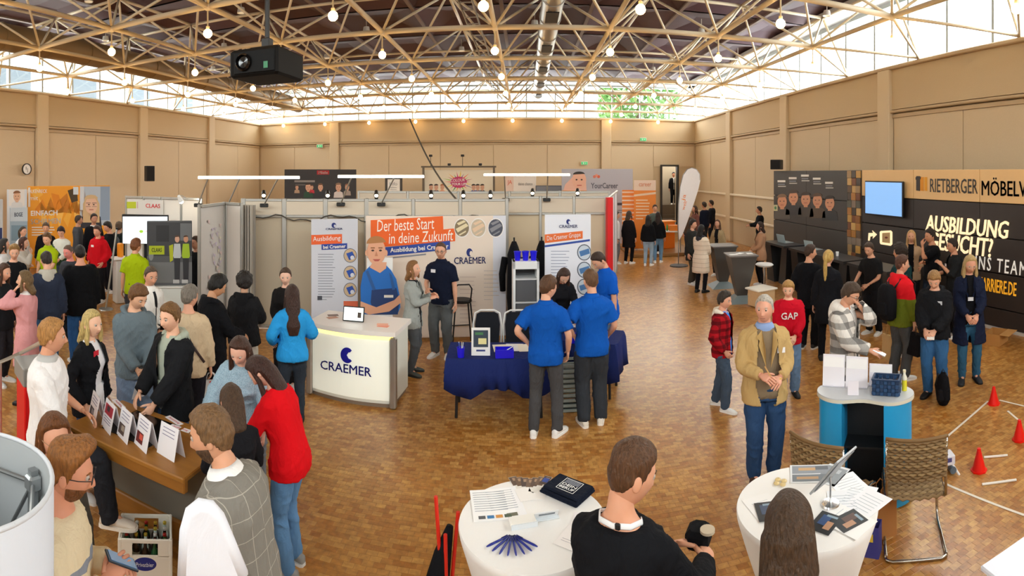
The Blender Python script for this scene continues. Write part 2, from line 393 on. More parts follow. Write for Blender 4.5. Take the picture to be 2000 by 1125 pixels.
# roof deck of dark plum panels between pale purlins, and an eave band
PLUM = mat('4A3038', .7, vary=.15, bscale=3); PLUM2 = mat('5C4350', .7, vary=.15, bscale=3)
MX, MY, NX0, NY0 = 2.43, 3.07, -.65, 8.3      # space frame module and its anchor node
JX, IY = range(-5, 4), range(-3, 7)
ZB, ZT = 6.05, 7.3
ce = tag(MB().box(((XL+XR)/2, (YB+YF)/2, ZR+.35), (XR-XL+2.4, YB-YF+2.4, .3)).build('ceiling', mat('3A2A30', .8)), kind='structure')
def roof():
    up = (ZR+.2)
    v = MB().add([(-MX/2+.05, -MY/2+.05, 0), (MX/2-.05, -MY/2+.05, 0), (MX/2-.05, MY/2-.05, 0), (-MX/2+.05, MY/2-.05, 0), (0, 0, .0)],
                 [(4, 1, 0), (4, 2, 1), (4, 3, 2), (4, 0, 3)])
    ms = []
    for q in (PLUM, PLUM2):
        b = MB(); s = .05
        b.add([(-MX/2+s, -MY/2+s, -.06), (MX/2-s, -MY/2+s, -.06), (MX/2-s, MY/2-s, -.06), (-MX/2+s, MY/2-s, -.06), (-.35, -.35, .16), (.35, -.35, .16), (.35, .35, .16), (-.35, .35, .16)],
              [(0, 4, 5, 1), (1, 5, 6, 2), (2, 6, 7, 3), (3, 7, 4, 0), (4, 7, 6, 5)])
        me = b.mesh('roof_panel'); me.materials.append(q); ms.append(me)
    for j in range(-6, 5):
        for i in range(-4, 7):
            x, y = NX0+j*MX+MX/2, NY0+i*MY+MY/2
            if XL+.3 < x < XR-.3 and y < YB-.2: inst('roof_panel', ms[(i*3+j) % 2], ce, (x, y, ZR))
    pu = mat('8A7A74', .6)
    for j in range(-6, 6):
        x = NX0+j*MX
        if XL < x < XR: MB().box((x, (YB+YF)/2, ZR-.04), (.1, YB-YF+1.6, .14)).build('purlin', pu, ce)
    for x in (XL-.1, XR+.1): MB().box((x, (YB+YF)/2, ZR-.02), (1.5, YB-YF+2.4, .12)).build('eave_soffit', mat('B9B7B6', .6), ce)
    for y in (YF-.1, YB+.1): MB().box(((XL+XR)/2, y, ZR-.02), (XR-XL-.2, 1.3, .12)).build('eave_soffit', mat('B9B7B6', .6), ce)
roof()
# ---------------------------------------------------------------- space frame under the roof
def space_frame():
    root = thing('space_frame', 'cream steel tube space frame roof truss spanning the whole hall', 'roof truss', (0, 0, 0))
    STEEL = mat('E6D8BC', .42, .0, spec=.5)
    def seg(name, p, q, r, n=8):
        b = MB().cyl((0, 0, 0), (0, 0, (Vector(q)-Vector(p)).length), r, n); me = b.mesh(name); me.materials.append(STEEL)
        me.polygons.foreach_set('use_smooth', [len(f.vertices) == 4 for f in me.polygons]); return me
    def place(me, name, p, q):
        d = Vector(q)-Vector(p); o = inst(name, me, root); o.matrix_local = Matrix.Translation(p)@d.to_track_quat('Z', 'Y').to_matrix().to_4x4()
    nb = lambda j, i: (NX0+j*MX, NY0+i*MY, ZB)
    nt = lambda j, i: (NX0+j*MX+MX/2, NY0+i*MY+MY/2, ZT)
    cx = seg('bottom_chord', nb(0, 0), nb(1, 0), .058, 10); cy = seg('bottom_chord', nb(0, 0), nb(0, 1), .05, 10)
    tx = seg('top_chord', nt(0, 0), nt(1, 0), .042); ty = seg('top_chord', nt(0, 0), nt(0, 1), .042)
    dg = seg('diagonal', nb(0, 0), nt(0, 0), .03)
    nd = MB().ball((0, 0, 0), .085, 10).mesh('node'); nd.materials.append(STEEL); nd.polygons.foreach_set('use_smooth', [True]*len(nd.polygons))
    J, I = list(JX), list(IY); diag = []
    for j in J:
        for i in I:
            if j < J[-1]: place(cx, 'bottom_chord', nb(j, i), nb(j+1, i))
            if i < I[-1]: place(cy, 'bottom_chord', nb(j, i), nb(j, i+1))
            if i >= -1: inst('node', nd, root, nb(j, i))
            for a in (-1, 0):
                for b in (-1, 0): diag.append((nb(j, i), nt(j+a, i+b)))
    JT, IT = [J[0]-1]+J, [I[0]-1]+I
    for j in JT:
        for i in IT:
            if j < JT[-1]: place(tx, 'top_chord', nt(j, i), nt(j+1, i))
            if i < IT[-1]: place(ty, 'top_chord', nt(j, i), nt(j, i+1))
    # struts from the edge nodes down to the wall heads
    es = []
    for i in I:
        es += [(nb(J[0], i), (XL+.05, NY0+i*MY+MY/2, ZW0+.05)), (nb(J[0], i), (XL+.05, NY0+i*MY-MY/2, ZW0+.05)),
               (nb(J[-1], i), (XR-.05, NY0+i*MY+MY/2, ZW0+.05)), (nb(J[-1], i), (XR-.05, NY0+i*MY-MY/2, ZW0+.05)),
               (nt(J[-1], i), (XR-.05, NY0+i*MY+MY/2, ZW0+.05)), (nt(J[0]-1, i), (XL+.05, NY0+i*MY+MY/2, ZW0+.05))]
    for p, q in es:
        if q[1] < YB: place(seg('edge_strut', p, q, .034), 'edge_strut', p, q)
    diag.sort(key=lambda s: math.hypot(s[0][0], s[0][1])+(50 if s[0][1] < 1 else 0))
    for p, q in diag[:300]: place(dg, 'diagonal', p, q)
    r = MB()
    for p, q in diag[300:]: r.cyl(p, q, .03, 6)
    tag(r.build('diagonals', STEEL, root), kind='stuff')
    # pendant globe lamps, one under every lower node
    GLOBE = mat('FFCE88', .3, emit=24., key='globe'); SOCK = mat('D8C49C', .4)
    rod = MB().cyl((0, 0, 0), (0, 0, -.30), .016, 8).lathe([(.02, -.36), (.034, -.35), (.034, -.28), (.02, -.27)], n=12).mesh('rod'); rod.materials.append(SOCK)
    gl = MB().ball((0, 0, -.41), .084, 10).mesh('globe'); gl.materials.append(GLOBE); gl.polygons.foreach_set('use_smooth', [True]*len(gl.polygons))
    for j in J:
        for i in I:
            if i < -2: continue
            p = nb(j, i); o = thing('pendant_lamp', 'glowing round bulb on a short rod under a roof truss node', 'lamp', (p[0], p[1], ZB-.088), 0, 'globe pendants under the space frame')
            inst('rod', rod, o); inst('globe', gl, o)
space_frame()
# ventilation ducts
def duct(name, label, x, y0, y1, z, r, m):
    o = thing(name, label, 'duct', (x, y0, z))
    n = int((y1-y0)/1.5)
    for k in range(n):
        a, b = (y1-y0)*k/n, (y1-y0)*(k+1)/n-.02
        MB().tube([(0, a, 0), (0, b, 0)], r, 20).build('duct_section', m, o, 40)
        MB().tube([(0, b-.03, 0), (0, b+.03, 0)], r+.02, 20).build('seam_ring', m, o, 40)
        if k % 2 == 0 and r < .35: MB().box((0, (a+b)/2, -r-.005), (.28, .8, .02)).build('air_grille', DARKMETAL, o)
duct('spiral_duct', 'silver round ventilation duct with dark grilles high in the middle of the roof', .565, 2.0, 26, 6.6, .24, mat('A8A49C', .35, .8))
duct('air_duct', 'broad brown painted ventilation duct along the left window band', -11.585, -4, 26, 6.52, .36, mat('8C7450', .5, .2))
ct = thing('cable_tray', 'narrow silver cable tray hung beside the spiral duct', 'cable tray', (-1.15, 2, 6.27))
for s in (-.13, .13): MB().box((s, 12, 0), (.02, 24, .08)).build('side_rail', ALU, ct)
rm = MB().box((0, 0, 0), (.26, .03, .015)).mesh('rung'); rm.materials.append(ALU)
for k in range(48): inst('rung', rm, ct, (0, .3+k*.5, -.02))
# recessed spots
sm = MB().lathe([(.0, 0), (.07, 0), (.1, -.12), (.11, -.12), (.085, .02), (0, .02)], n=14, cap=False).mesh('reflector'); sm.materials.append(mat('D8D2C8', .3, .3))
se = MB().lathe([(0, -.05), (.075, -.05), (.075, -.045), (0, -.045)], n=14, cap=False).mesh('lens'); se.materials.append(mat('FFF0D0', .3, emit=3., key='spot'))
for j in range(-5, 4):
    for i in range(-1, 6):
        if (i+j) % 2: continue
        o = thing('ceiling_spot', 'small white downlight between the roof truss tubes', 'lamp', (NX0+j*MX+.9, NY0+i*MY+.8, 7.25), 0, 'downlights under the plum roof deck')
        inst('reflector', sm, o); inst('lens', se, o); MB().cyl((0, 0, .02), (0, 0, .3), .012, 6).build('stem', mat('D8D2C8', .3, .3), o)
# projector
px0 = at(522, 130, 6.0)
o = thing('ceiling_projector', 'large black projector hanging from the roof on a black pole', 'projector', (px0[0], px0[1], px0[2]), facing(522, -30))
PB = mat('0B0908', .7, spec=.2); MB().box((0, 0, 0), (.60, .62, .30), ch=.025).build('casing', PB, o)
MB().box((-.02, .315, 0), (.5, .02, .24), ch=.008).build('front_panel', mat('040405', .6, spec=.2), o)
MB().lathe([(.0, 0), (.085, 0), (.095, .03), (.075, .05), (.06, .015), (0, .01)], n=20, cap=False).build('lens', mat('08080A', .1), o).matrix_local = Matrix.Translation((.1, .32, 0))@Matrix.Rotation(-PI/2, 4, 'X')
MB().box((-.17, .328, -.05), (.05, .006, .07)).build('badge', mat('2E7A52', .5), o)
MB().box((0, 0, .18), (.3, .3, .03), ch=.01).cyl((0, 0, .16), (0, 0, 1.75), .028, 10).box((0, 0, .26), (.1, .1, .1), ch=.01).build('ceiling_mount', BLACK, o)
for k in range(6): MB().box((.305, -.2+k*.07, 0), (.01, .035, .2)).build('vent_slot', BLACK, o)
# slim cable hanging across the hall
a, b = at(800, 232, 15), at(905, 405, 11.5)
tag(MB().tube([tuple(np.array(a)*(1-t)+np.array(b)*t+np.array((0, 0, -.25*math.sin(PI*t)))) for t in np.linspace(0, 1, 12)], .022, 6).build('hanging_cable', mat('4A443C', .6), None, True), 'thin dark cable slanting down from the roof truss to the stand frames', 'cable')
# wall furniture: clock, speakers, exit signs
def wall_clock():
    p = at(87, 330, 17.3); o = thing('wall_clock', 'round white wall clock with a black rim on the beige pier', 'clock', (XL+.13, p[1], p[2]), -PI/2)
    R = Matrix.Rotation(-PI/2, 4, 'X')
    for nm, pr, m in (('rim', [(.165, 0), (.19, 0), (.19, .05), (.165, .05)], BLACK), ('dial', [(0, .01), (.165, .01), (.165, .03), (0, .03)], WHITE)):
        MB().lathe(pr, n=28, cap=False).build(nm, m, o, 40).matrix_local = R
    MB().box((.03, .035, .03), (.012, .006, .1)).build('hour_hand', BLACK, o); MB().box((-.03, .037, -.04), (.008, .006, .14)).build('minute_hand', BLACK, o)
wall_clock()
def speaker(px, py0, py1, d, label, yaw, wpx):
    p = at(px, (py0+py1)/2, d); h = (py1-py0)/F*d; w = wpx/F*d
    o = thing('wall_speaker', label, 'speaker', p, yaw)
    MB().box((0, 0, 0), (w, w*.8, h), ch=.012).build('cabinet', mat('161618', .5), o); MB().box((0, w*.4+.004, 0), (w*.86, .01, h*.9)).build('grille', mat('0A0A0B', .8), o)
    MB().box((0, -w*.5-.05, 0), (.06, .25, .06)).build('bracket', DARKMETAL, o)
speaker(292, 324, 354, 20.6, 'black loudspeaker bracketed to the wall near the clock', facing(292, 20), 17)
speaker(1517, 312, 331, 17.6, 'black loudspeaker bracketed above the dark portrait wall', facing(1517, -20), 21)
for px, py, lb in ((572, 279, 'green exit sign near the corner above the black stand'), (1272, 268, 'green exit sign above the doorway by the beach flag'), (1147, 318, 'green exit sign above the grey career wall')):
    p = at(px, py, 26); o = thing('exit_sign', lb, 'exit sign', (p[0], YB-.08, p[2]))
    MB().box((0, 0, 0), (.34, .05, .18), ch=.01).build('housing', mat('DDE6DC', .5), o); MB().box((0, -.03, 0), (.3, .012, .13)).build('sign_face', mat('2FA45C', .4, emit=.6), o)
    MB().box((-.05, -.038, 0), (.05, .006, .08)).build('running_figure', WHITE, o); MB().box((.06, -.038, 0), (.08, .006, .02)).build('arrow', WHITE, o)
# doorway recess with a flight of steps behind
dw = DOOR[1]-DOOR[0]; dc = (DOOR[0]+DOOR[1])/2
o = tag(MB().box((dc-dw/2-.04, YB+.1, DOOR[2]/2), (.09, .3, DOOR[2])).box((dc+dw/2+.04, YB+.1, DOOR[2]/2), (.09, .3, DOOR[2])).box((dc, YB+.1, DOOR[2]+.04), (dw+.17, .3, .09)).build('door_1', mat('2A2624', .5)), kind='structure')
MB().box((dc+.35, YB+2.2, 1.66), (dw+1.3, .1, 3.4)).box((dc-dw/2-.25, YB+1.3, 1.66), (.08, 1.9, 3.4)).box((dc+dw/2+.95, YB+1.3, 1.66), (.08, 1.9, 3.4)).build('recess_wall', mat('B4A896', .8), o)
for k in range(7): MB().box((dc+.35, YB+.55+k*.2, (k+1)*.09), (dw+1.1, .2 if k < 6 else 1.2, (k+1)*.18)).build('stair_step', mat('6A5A48', .6), o)
# low platform in front of the back right corner
p0, p1 = at(1212, 510, 18.2), at(1340, 505, 18.6)
o = tag(MB().box((4.95, 20.2, .06), (2.5, 3.0, .12), ch=.02).build('low_platform', wood('A87B45', '8C6232', .6)), 'low wooden platform under the orange tables by the back wall', 'platform')
# pale house front and a tree outside the windows
ob = thing('neighbour_building', 'pale horizontal clad building outside the left windows', 'building', (XL-9, 12, 0))
for k in range(21): MB().box((0, 0, .28+k*.55), (.3, 46, .52), ch=.01).build('cladding_board', mat('F6F2E6', .8), ob)
for k in range(9):
    w_ = MB().box((.2, -20+k*5, 7.6), (.1, 2., 1.7)).build('window', mat('5E666C', .3), ob)
def tree(x, y):
    o = thing('garden_tree', 'leafy green tree outside the back right windows', 'tree', (x, y, 0))
    MB().tube([(0, 0, 0), (.1, 0, 3), (-.1, .1, 6), (0, 0, 9)], [.3, .24, .16, .05], 8).build('trunk', mat('5A4634', .9), o)
    rng = np.random.RandomState(5); b = MB()
    for k in range(2600):
        a = rng.normal(size=3); a = a/np.linalg.norm(a)*rng.uniform(.5, 1)**.5*np.array((2.7, 2.7, 2.6)); c = a+np.array((0, 0, 7.4)); q = norm(rng.normal(size=3)); r = norm(np.cross(q, rng.normal(size=3)))*.22; q = q*.12
        b.add([c-r, c-q, c+r, c+q], [(0, 1, 2, 3)])
    tag(b.build('foliage', mat('6E9A52', .7), o), kind='stuff')
tree(7.2, 34); 

# ================================================================ exhibition stands
OCC = [0]
class Board:
    """an upright panel between two picture columns at given distances; print is laid out on its own surface"""
    def __init__(s, name, label, cat, x0, d0, x1, d1, z0, z1, m, thick=.04, group=None, foot=True, base=0.):
        A, B = np.array(polar(x0, d0)), np.array(polar(x1, d1)); s.A, s.w = A, np.linalg.norm(B-A); s.e = (B-A)/s.w
        s.z0, s.z1 = z0, z1; s.o = thing(name, label, cat, (A[0], A[1], 0), math.atan2(s.e[1], s.e[0]), group); s.t = thick
        if m is not None: MB().box((s.w/2, thick/2, (z0+z1)/2), (s.w, thick, z1-z0), ch=min(.01, thick/4)).build('panel', m, s.o)
        if foot and z0 > .02:
            for q in (.12, .88): MB().box((s.w*q, thick/2, (z0+base)/2), (.06, .3, z0-base), ch=.005).build('foot', ALU, s.o)
    def uv(s, x, y):
        t = th(x); r = np.array((math.sin(t), math.cos(t)))
        M = np.array([[r[0], -s.e[0]], [r[1], -s.e[1]]]); d, u = np.linalg.solve(M, s.A); return u, H-(y-YH)/F*d
    def poly(s, pts, m, layer=1, name='print', px=True):
        P = [s.uv(*p) for p in pts] if px else pts
        P = [(min(max(u, 0), s.w), min(max(v, s.z0), s.z1)) for u, v in P] if px != 'free' else P
        ar = sum(P[i][0]*P[(i+1) % len(P)][1]-P[(i+1) % len(P)][0]*P[i][1] for i in range(len(P)))
        if ar < 0: P = P[::-1]
        M = np.array([[1, 0, 0, 0], [0, 0, -1, 0], [0, 1, 0, 0], [0, 0, 0, 1.]])
        return MB().prism(P, 0, .0025*layer, M).build(name, m, s.o)
    def rect(s, x0, y0, x1, y1, m, layer=1, name='print'): return s.poly([(x0, y0), (x1, y0), (x1, y1), (x0, y1)], m, layer, name)
    def disc(s, x, y, rx, ry, m, layer=1, name='print', n=20, a0=0, a1=2*PI):
        return s.poly([(x+rx*math.cos(a0+(a1-a0)*k/n), y+ry*math.sin(a0+(a1-a0)*k/n)) for k in range(n)], m, layer, name)
    def text(s, body, x0, y0, x1, y1, m, layer=2, shear=0., bold=.0, depth=.004, rot=None, name='lettering', spacing=1.):
        u0, v0 = s.uv(x0, (y0+y1)/2); u1, v1 = s.uv(x1, (y0+y1)/2); um = (u0+u1)/2; xm = (x0+x1)/2
        h = abs(s.uv(xm, y0)[1]-s.uv(xm, y1)[1]); v = (v0+v1)/2 if rot is None else s.uv(xm, (y0+y1)/2)[1]
        fr = Matrix.Translation((um, -.0025*layer-.001, v))@Matrix.Rotation(PI/2, 4, 'X')
        if rot: fr = fr@Matrix.Rotation(math.radians(rot), 4, 'Z')
        text(body, s.o, (abs(u1-u0), h), fr, m, name, depth, shear, bold, spacing)
    def lines(s, x0, y0, x1, n, step, m, hh=1.2, layer=1):
        for k in range(n):
            q = x1-(x1-x0)*(.5 if k == n-1 else random.uniform(0, .2)); s.rect(x0, y0+k*step, q, y0+k*step+hh, m, layer, 'text_line')
def face_print(b, x, y, r, skin, hair, layer=2, cloth=None, long=False):
    """a small printed portrait"""
    if cloth: b.poly([(x-r*1.5, y+r*3.2), (x-r*1.3, y+r*1.6), (x-r*.4, y+r*1.1), (x+r*.4, y+r*1.1), (x+r*1.3, y+r*1.6), (x+r*1.5, y+r*3.2)], mat(cloth), layer)
    if long: b.poly([(x-r*1.15, y+r*2.4), (x-r*1.15, y-r*.2), (x-r*.6, y-r*1.4), (x+r*.6, y-r*1.4), (x+r*1.15, y-r*.2), (x+r*1.15, y+r*2.4)], mat(hair), layer+1)
    b.rect(x-r*.35, y+r*.6, x+r*.35, y+r*1.4, mat(skin), layer+1, 'printed_neck')
    b.disc(x, y, r*.85, r*1.2, mat(skin), layer+2, 'printed_face')
    b.disc(x, y-r*.75, r*.92, r*.72, mat(hair), layer+3, 'printed_hair', 16, PI, 2*PI) if not long else b.disc(x, y-r*.85, r*.95, r*.62, mat(hair), layer+3, 'printed_hair', 16, PI, 2*PI)
    for sx in (-.34, .34): b.disc(x+sx*r, y-r*.1, r*.13, r*.09, mat('2A1E18'), layer+3, 'printed_eye', 8)
    b.rect(x-r*.3, y+r*.55, x+r*.3, y+r*.66, mat('B05A50'), layer+3, 'printed_mouth')

PANEL = mat('D9D2C6', .55); PANELG = mat('C6C2BE', .55); NAVY = mat('1A2E78', .5); ORANGE = mat('F0651A', .5); BLUEP = mat('2460B8', .5); CWHITE = mat('F0ECE8', .55); GREYT = mat('8A8E9A', .6)
def partition(label, x0, d0, x1, d1, n, z1=2.48, m=PANEL, header=0., post_w=.05, rail=True):
    b = Board('partition_wall', label, 'partition', x0, d0, x1, d1, 0, z1, None, foot=False); o = b.o; s = b.w/n
    for k in range(n+1): MB().box((k*s, .03, z1/2), (post_w, post_w, z1), ch=.008).build('post', ALU, o)
    for k in range(n):
        u0, u1 = k*s+post_w/2, (k+1)*s-post_w/2; c = (u0+u1)/2
        if header: 
            MB().box((c, .03, (z1-header+.05)/2), (u1-u0, .012, z1-header-.05)).build('panel', m, o); MB().box((c, .0, z1-header/2), (u1-u0, .012, header-.06)).build('header_panel', mat('D0C4B2', .5), o)
        else: MB().box((c, .03, z1/2), (u1-u0, .012, z1-.08)).build('panel', m, o)
        if rail:
            for z in ([z1-.03, .04]+([z1-header] if header else [])): MB().box((c, .01, z), (u1-u0, .055, .05), ch=.006).build('rail', ALU, o)
    return b
# ---- left stands
b = Board('display_wall', 'tall orange print wall with white slogan and portrait of a blonde woman', 'display wall', 54, 16.6, 215, 17.6, .06, 2.58, mat('F2A21E', .5))
for k in range(14): b.poly([(60+k*8, 372+(k*37) % 60), (75+k*8, 366+(k*23) % 50), (84+k*8, 380+(k*31) % 60), (68+k*8, 392+(k*29) % 60)], mat(['F7B63C', 'E58A12', 'FFC65A', 'C97A10'][k % 4]), 1)
b.poly([(132, 372), (150, 366), (152, 392), (140, 396)], mat('4A3A20'), 2); b.rect(143, 365, 153, 380, mat('DCE6EE'), 3)
b.rect(156, 364, 215, 440, mat('B8C6D6'), 1); b.rect(196, 364, 214, 430, mat('8FA4BE'), 2); b.rect(156, 364, 164, 410, mat('D8DEE6'), 2)
face_print(b, 178, 401, 14, 'E8C0A4', 'D8B88A', 3, '2A2A34', True)
for sx in (-6, 6): b.rect(178+sx-4.5, 396, 178+sx+4.5, 397, mat('5A3A44'), 8, 'printed_glasses'); b.rect(178+sx-4.5, 403, 178+sx+4.5, 403.8, mat('8A6A6A'), 8, 'printed_glasses')
b.text('EINFACH', 60, 411, 112, 421, CWHITE, 3, bold=.02); b.text('SCHIRMEN', 60, 427, 118, 437, CWHITE, 3, bold=.02); b.text('FALKENRECK', 52+2, 370, 92, 377, CWHITE, 3); b.text('mit', 58, 383, 74, 391, CWHITE, 3)
b.lines(62, 443, 108, 4, 5, CWHITE, 2, 2)
b.rect(55, 366, 59, 404, mat('E9E2DC'), 2)
b = Board('portrait_banner', 'white roll-up banner with a small portrait left of the orange print wall', 'banner', 14, 16.0, 53, 16.2, .06, 2.5, mat('D6DCE2', .5))
b.rect(17, 368, 48, 402, mat('E6E0DA'), 1); face_print(b, 33, 384, 8, 'E0B090', '8A5A38', 2, 'D8D8D8')
b = Board('grey_banner', 'grey blue roll-up banner with a dark logo at the left wall', 'banner', 20, 14.6, 54, 14.8, .05, 2.05, mat('9FB2C0', .5))
b.rect(20, 404, 54, 432, mat('C6D0D8'), 1); b.text('BOGE', 28, 415, 44, 423, mat('1A2448'), 3, bold=.005); b.rect(22, 440, 52, 470, mat('7A94A4'), 1)
b = Board('side_banner', 'narrow dark blue and white banner at the far left wall', 'banner', -14, 14.0, 6, 14.2, .05, 2.3, mat('C9CDD2', .5)); b.rect(-10, 445, 4, 480, mat('22306A'), 1)
# CLAAS stand
cl = partition('white partition wall with green and red logos and a screen', 245, 12.2, 392, 11.2, 4, 2.48, mat('E6DFD6', .5))
cl.rect(249, 391, 319, 423, mat('D9D4CE'), 1); cl.rect(248, 394, 266, 407, mat('B9C21E'), 2); cl.rect(268, 394, 269.5, 407, mat('C8A0A0'), 2); cl.text('CLAAS', 285, 398, 313, 406, mat('D8202A'), 3, bold=.006)
sp = thing('spot_lamp', 'small clip-on spot shining on the white logo partition', 'lamp', at(366, 386, 11.1), 0)
MB().tube([(0, 0, -.02), (0, -.2, .05), (0, -.3, .03)], .012, 8).build('arm', ALU, sp); MB().tube([(0, -.3, .05), (0, -.22, -.06)], [.03, .055], 12).build('lamp_head', WHITE, sp); MB().ball((0, -.215, -.068), .045, 10).build('bulb', mat('FFF2D8', emit=30, key='sp'), sp)
tv = Board('flat_screen', 'white lit flat screen standing behind the tractor poster', 'screen', 238, 11.35, 329, 11.1, 1.52, 2.13, mat('1A1C20', .3), .05, foot=False)
tv.rect(240, 423, 327, 476, mat('E4F0F8', .3, emit=.9, key='tv1'), 2, 'screen'); tv.disc(276, 452, 4, 3, mat('9AC83A', emit=.5, key='g'), 3); tv.text('CLAAS', 281, 449, 290, 453, mat('D83A3A'), 4)
MB().box((tv.w/2, .12, .78), (.08, .05, 1.56)).box((tv.w/2, .12, .02), (.7, .5, .04), ch=.01).build('stand', DARKMETAL, tv.o)
pc = Board('poster_counter', 'white glossy counter base carrying the tractor poster', 'counter', 292, 10.05, 372, 10.05, 0, .86, None, foot=False)
MB().box((pc.w/2, .22, .43), (pc.w, .4, .86), ch=.02).build('body', mat('E4EAE6', .25), pc.o); MB().box((pc.w/2, .21, .875), (pc.w+.04, .46, .03), ch=.01).build('top', WHITE, pc.o)
b = Board('tractor_poster', 'grey photo poster of two young workers before a lime green tractor', 'poster', 287, 10.1, 375, 10.15, .895, 2.1, mat('5A5C60', .4), .03, foot=False)
b.rect(287, 434, 375, 500, mat('3E4044'), 1); b.rect(291, 480, 321, 497, mat('B8C81E'), 3); b.text('CLAAS', 296, 484, 316, 492, mat('2A2C1E'), 5, bold=.006); b.poly([(330, 480), (338, 477), (338, 508), (332, 512)], mat('B8C020'), 2)
b.rect(288, 512, 375, 552, mat('77797C'), 2); b.disc(295, 497, 5, 12, mat('8A8C90'), 2); b.rect(305, 440, 330, 472, mat('2A2C30'), 2); b.rect(352, 436, 374, 470, mat('707478'), 2)
for x, c, q in ((346, 'C8CDD0', 'D8A890'), (363, 'A8C82E', 'D09878')):
    b.poly([(x-6, 476), (x+6, 476), (x+8, 500), (x+6, 504), (x-6, 504), (x-8, 500)], mat(c), 4, 'printed_shirt'); b.poly([(x-6, 504), (x+6, 504), (x+5, 548), (x-5, 550)], mat('33343A'), 4, 'printed_trousers'); b.disc(x, 467, 4.5, 6.5, mat(q), 5, 'printed_face'); b.disc(x, 463, 4.8, 3.6, mat('5A4030'), 6, 'printed_hair', 12, PI, 2*PI)
    b.rect(x-8, 546, x+4, 553, mat('C8C8C8'), 5, 'printed_shoes')
lc = thing('white_lectern', 'narrow white lectern counter beside the ladder leg', 'counter', atz(237, 590, 0), facing(237, 20))
MB().box((0, 0, .5), (.34, .3, 1.0), ch=.02).build('body', mat('DCD8D2', .5), lc); MB().box((0, 0, 1.02), (.48, .4, .04), ch=.015).build('top', WHITE, lc)
sb = atz(231, 500, 1.045); o = tag(MB().box((0, 0, .16), (.15, .1, .32), ch=.02).build('orange_box', mat('F0981E', .5)), 'upright orange box on the narrow white lectern', 'box'); o.location = (lc.location[0]-.05, lc.location[1]+.02, 1.04)
# grey angled partition with faint map print
b = partition('pale grey angled partition panels with a faint map print', 392, 9.3, 440, 10.2, 1, 2.45, PANELG)
for k in range(40): b.poly([(x, y) for x, y in [(404+random.uniform(0, 26), 430+k*3.4)] for x, y in ((x, y), (x+random.uniform(2, 6), y+random.uniform(-3, 3)), (x+random.uniform(1, 5), y+random.uniform(4, 9)))], mat(random.choice(['D8C2C0', 'B8AEB8', 'D6D2B8', 'C0B4C8'])), 1)
partition('pale grey partition panel lit warm from above', 440, 10.2, 470, 9.9, 1, 2.45, mat('D6CEC6', .5))
# ---- central stand
partition('grey stand wall with silver header frames behind the round logo counter', 475, 10.5, 716, 10.45, 3, 2.5, mat('B9AC96', .6), .34, .09)
partition('low-lit stand wall section with silver header frames behind the slogan print', 716, 10.45, 990, 10.45, 3, 2.5, PANEL, .34, .07)
partition('beige stand wall section behind the white shelf cabinet', 990, 11.6, 1186, 11.7, 3, 2.5, mat('CDBFA4', .6), .38, .06)
partition('side partition running back from the red post', 1186, 11.7, 1206, 17.0, 3, 2.45, mat('D8D2D8', .5))
partition('rear partition of the central stand block', 700, 13.2, 1190, 13.2, 5, 2.56, PANEL, .3, .06)
rp = thing('red_post', 'tall bright red square post at the stand corner', 'post', (*polar(1190, 11.4), 0), .2); MB().box((0, 0, 1.24), (.13, .13, 2.48), ch=.01).build('shaft', mat('D8141C', .45), rp); MB().box((0, 0, .01), (.2, .2, .02)).build('base_plate', ALU, rp)
cz = thing('corrugated_post', 'ribbed grey tall column at the corner of the stand', 'column', (*polar(482, 10.05), 0), 0)
for k in range(5): MB().box((-.11+k*.055, 0, 1.2), (.035, .12, 2.4), ch=.008).build('rib', mat('A39C92', .5), cz)
MB().box((0, .04, 1.2), (.3, .06, 2.4)).build('backing', mat('8A847C', .5), cz)
# LED tube lamps on slanting arms
for k, (x0, x1, y, arms) in enumerate(((387, 585, 347, (408, 470, 545)), (660, 828, 345, (688, 772)), (945, 1113, 341.5, (985, 1070)))):
    d = 9.68 if k < 2 else 10.88; A = np.array(at(x0, y, d)); B = np.array(at(x1, y, d)); mid = (A+B)/2
    o = thing('tube_lamp', ['long glowing tube lamp over the partition by the tractor poster', 'long glowing tube lamp over the left part of the slogan wall', 'long glowing tube lamp over the white shelf cabinet'][k], 'lamp', tuple(mid), math.atan2(B[1]-A[1], B[0]-A[0])); L = np.linalg.norm(B-A)
    MB().tube([(-L/2, 0, 0), (L/2, 0, 0)], .022, 10).build('glowing_tube', mat('FFF6E0', emit=5., key='led'), o); MB().box((0, .012, .026), (L, .04, .014)).build('housing', WHITE, o)
    for ax in arms:
        u = ((ax-x0)/(x1-x0)-.5)*L; MB().cyl((u, 0, .02), (u-.25*(1 if k < 2 else .0), .62, -.52), .014, 8).build('arm', ALU, o)
        MB().box((u-.25*(1 if k < 2 else .0), .64, -.53), (.16, .1, .07), ch=.01).build('clamp', BLACK, o)
# roll-up left
b = Board('roll_up_banner', 'white roll-up banner with orange and blue headline and four round photos', 'banner', 608, 9.3, 699, 9.4, .08, 2.2, mat('CDD0DA', .55), .02)
MB().box((b.w/2, .02, .05), (b.w+.04, .2, .1), ch=.02).build('base_cassette', ALU, b.o)
b.disc(652, 440, 4.5, 5, NAVY, 2); b.disc(654, 441, 2, 2.5, mat('CDD0DA'), 3); b.text('CRAEMER', 636, 445, 669, 449, NAVY, 2, bold=.005)
b.poly([(608, 459), (668, 457), (668, 476), (608, 478)], mat('E8622A'), 1); b.text('Ausbildung', 611, 461, 665, 473, CWHITE, 2, rot=2); b.poly([(628, 477), (678, 475), (678, 486), (628, 488)], mat('24429A'), 2); b.text('bei Craemer', 631, 478, 675, 485, CWHITE, 4, rot=2, bold=.02)
b.lines(621, 496, 655, 18, 5.2, GREYT, 1.3)
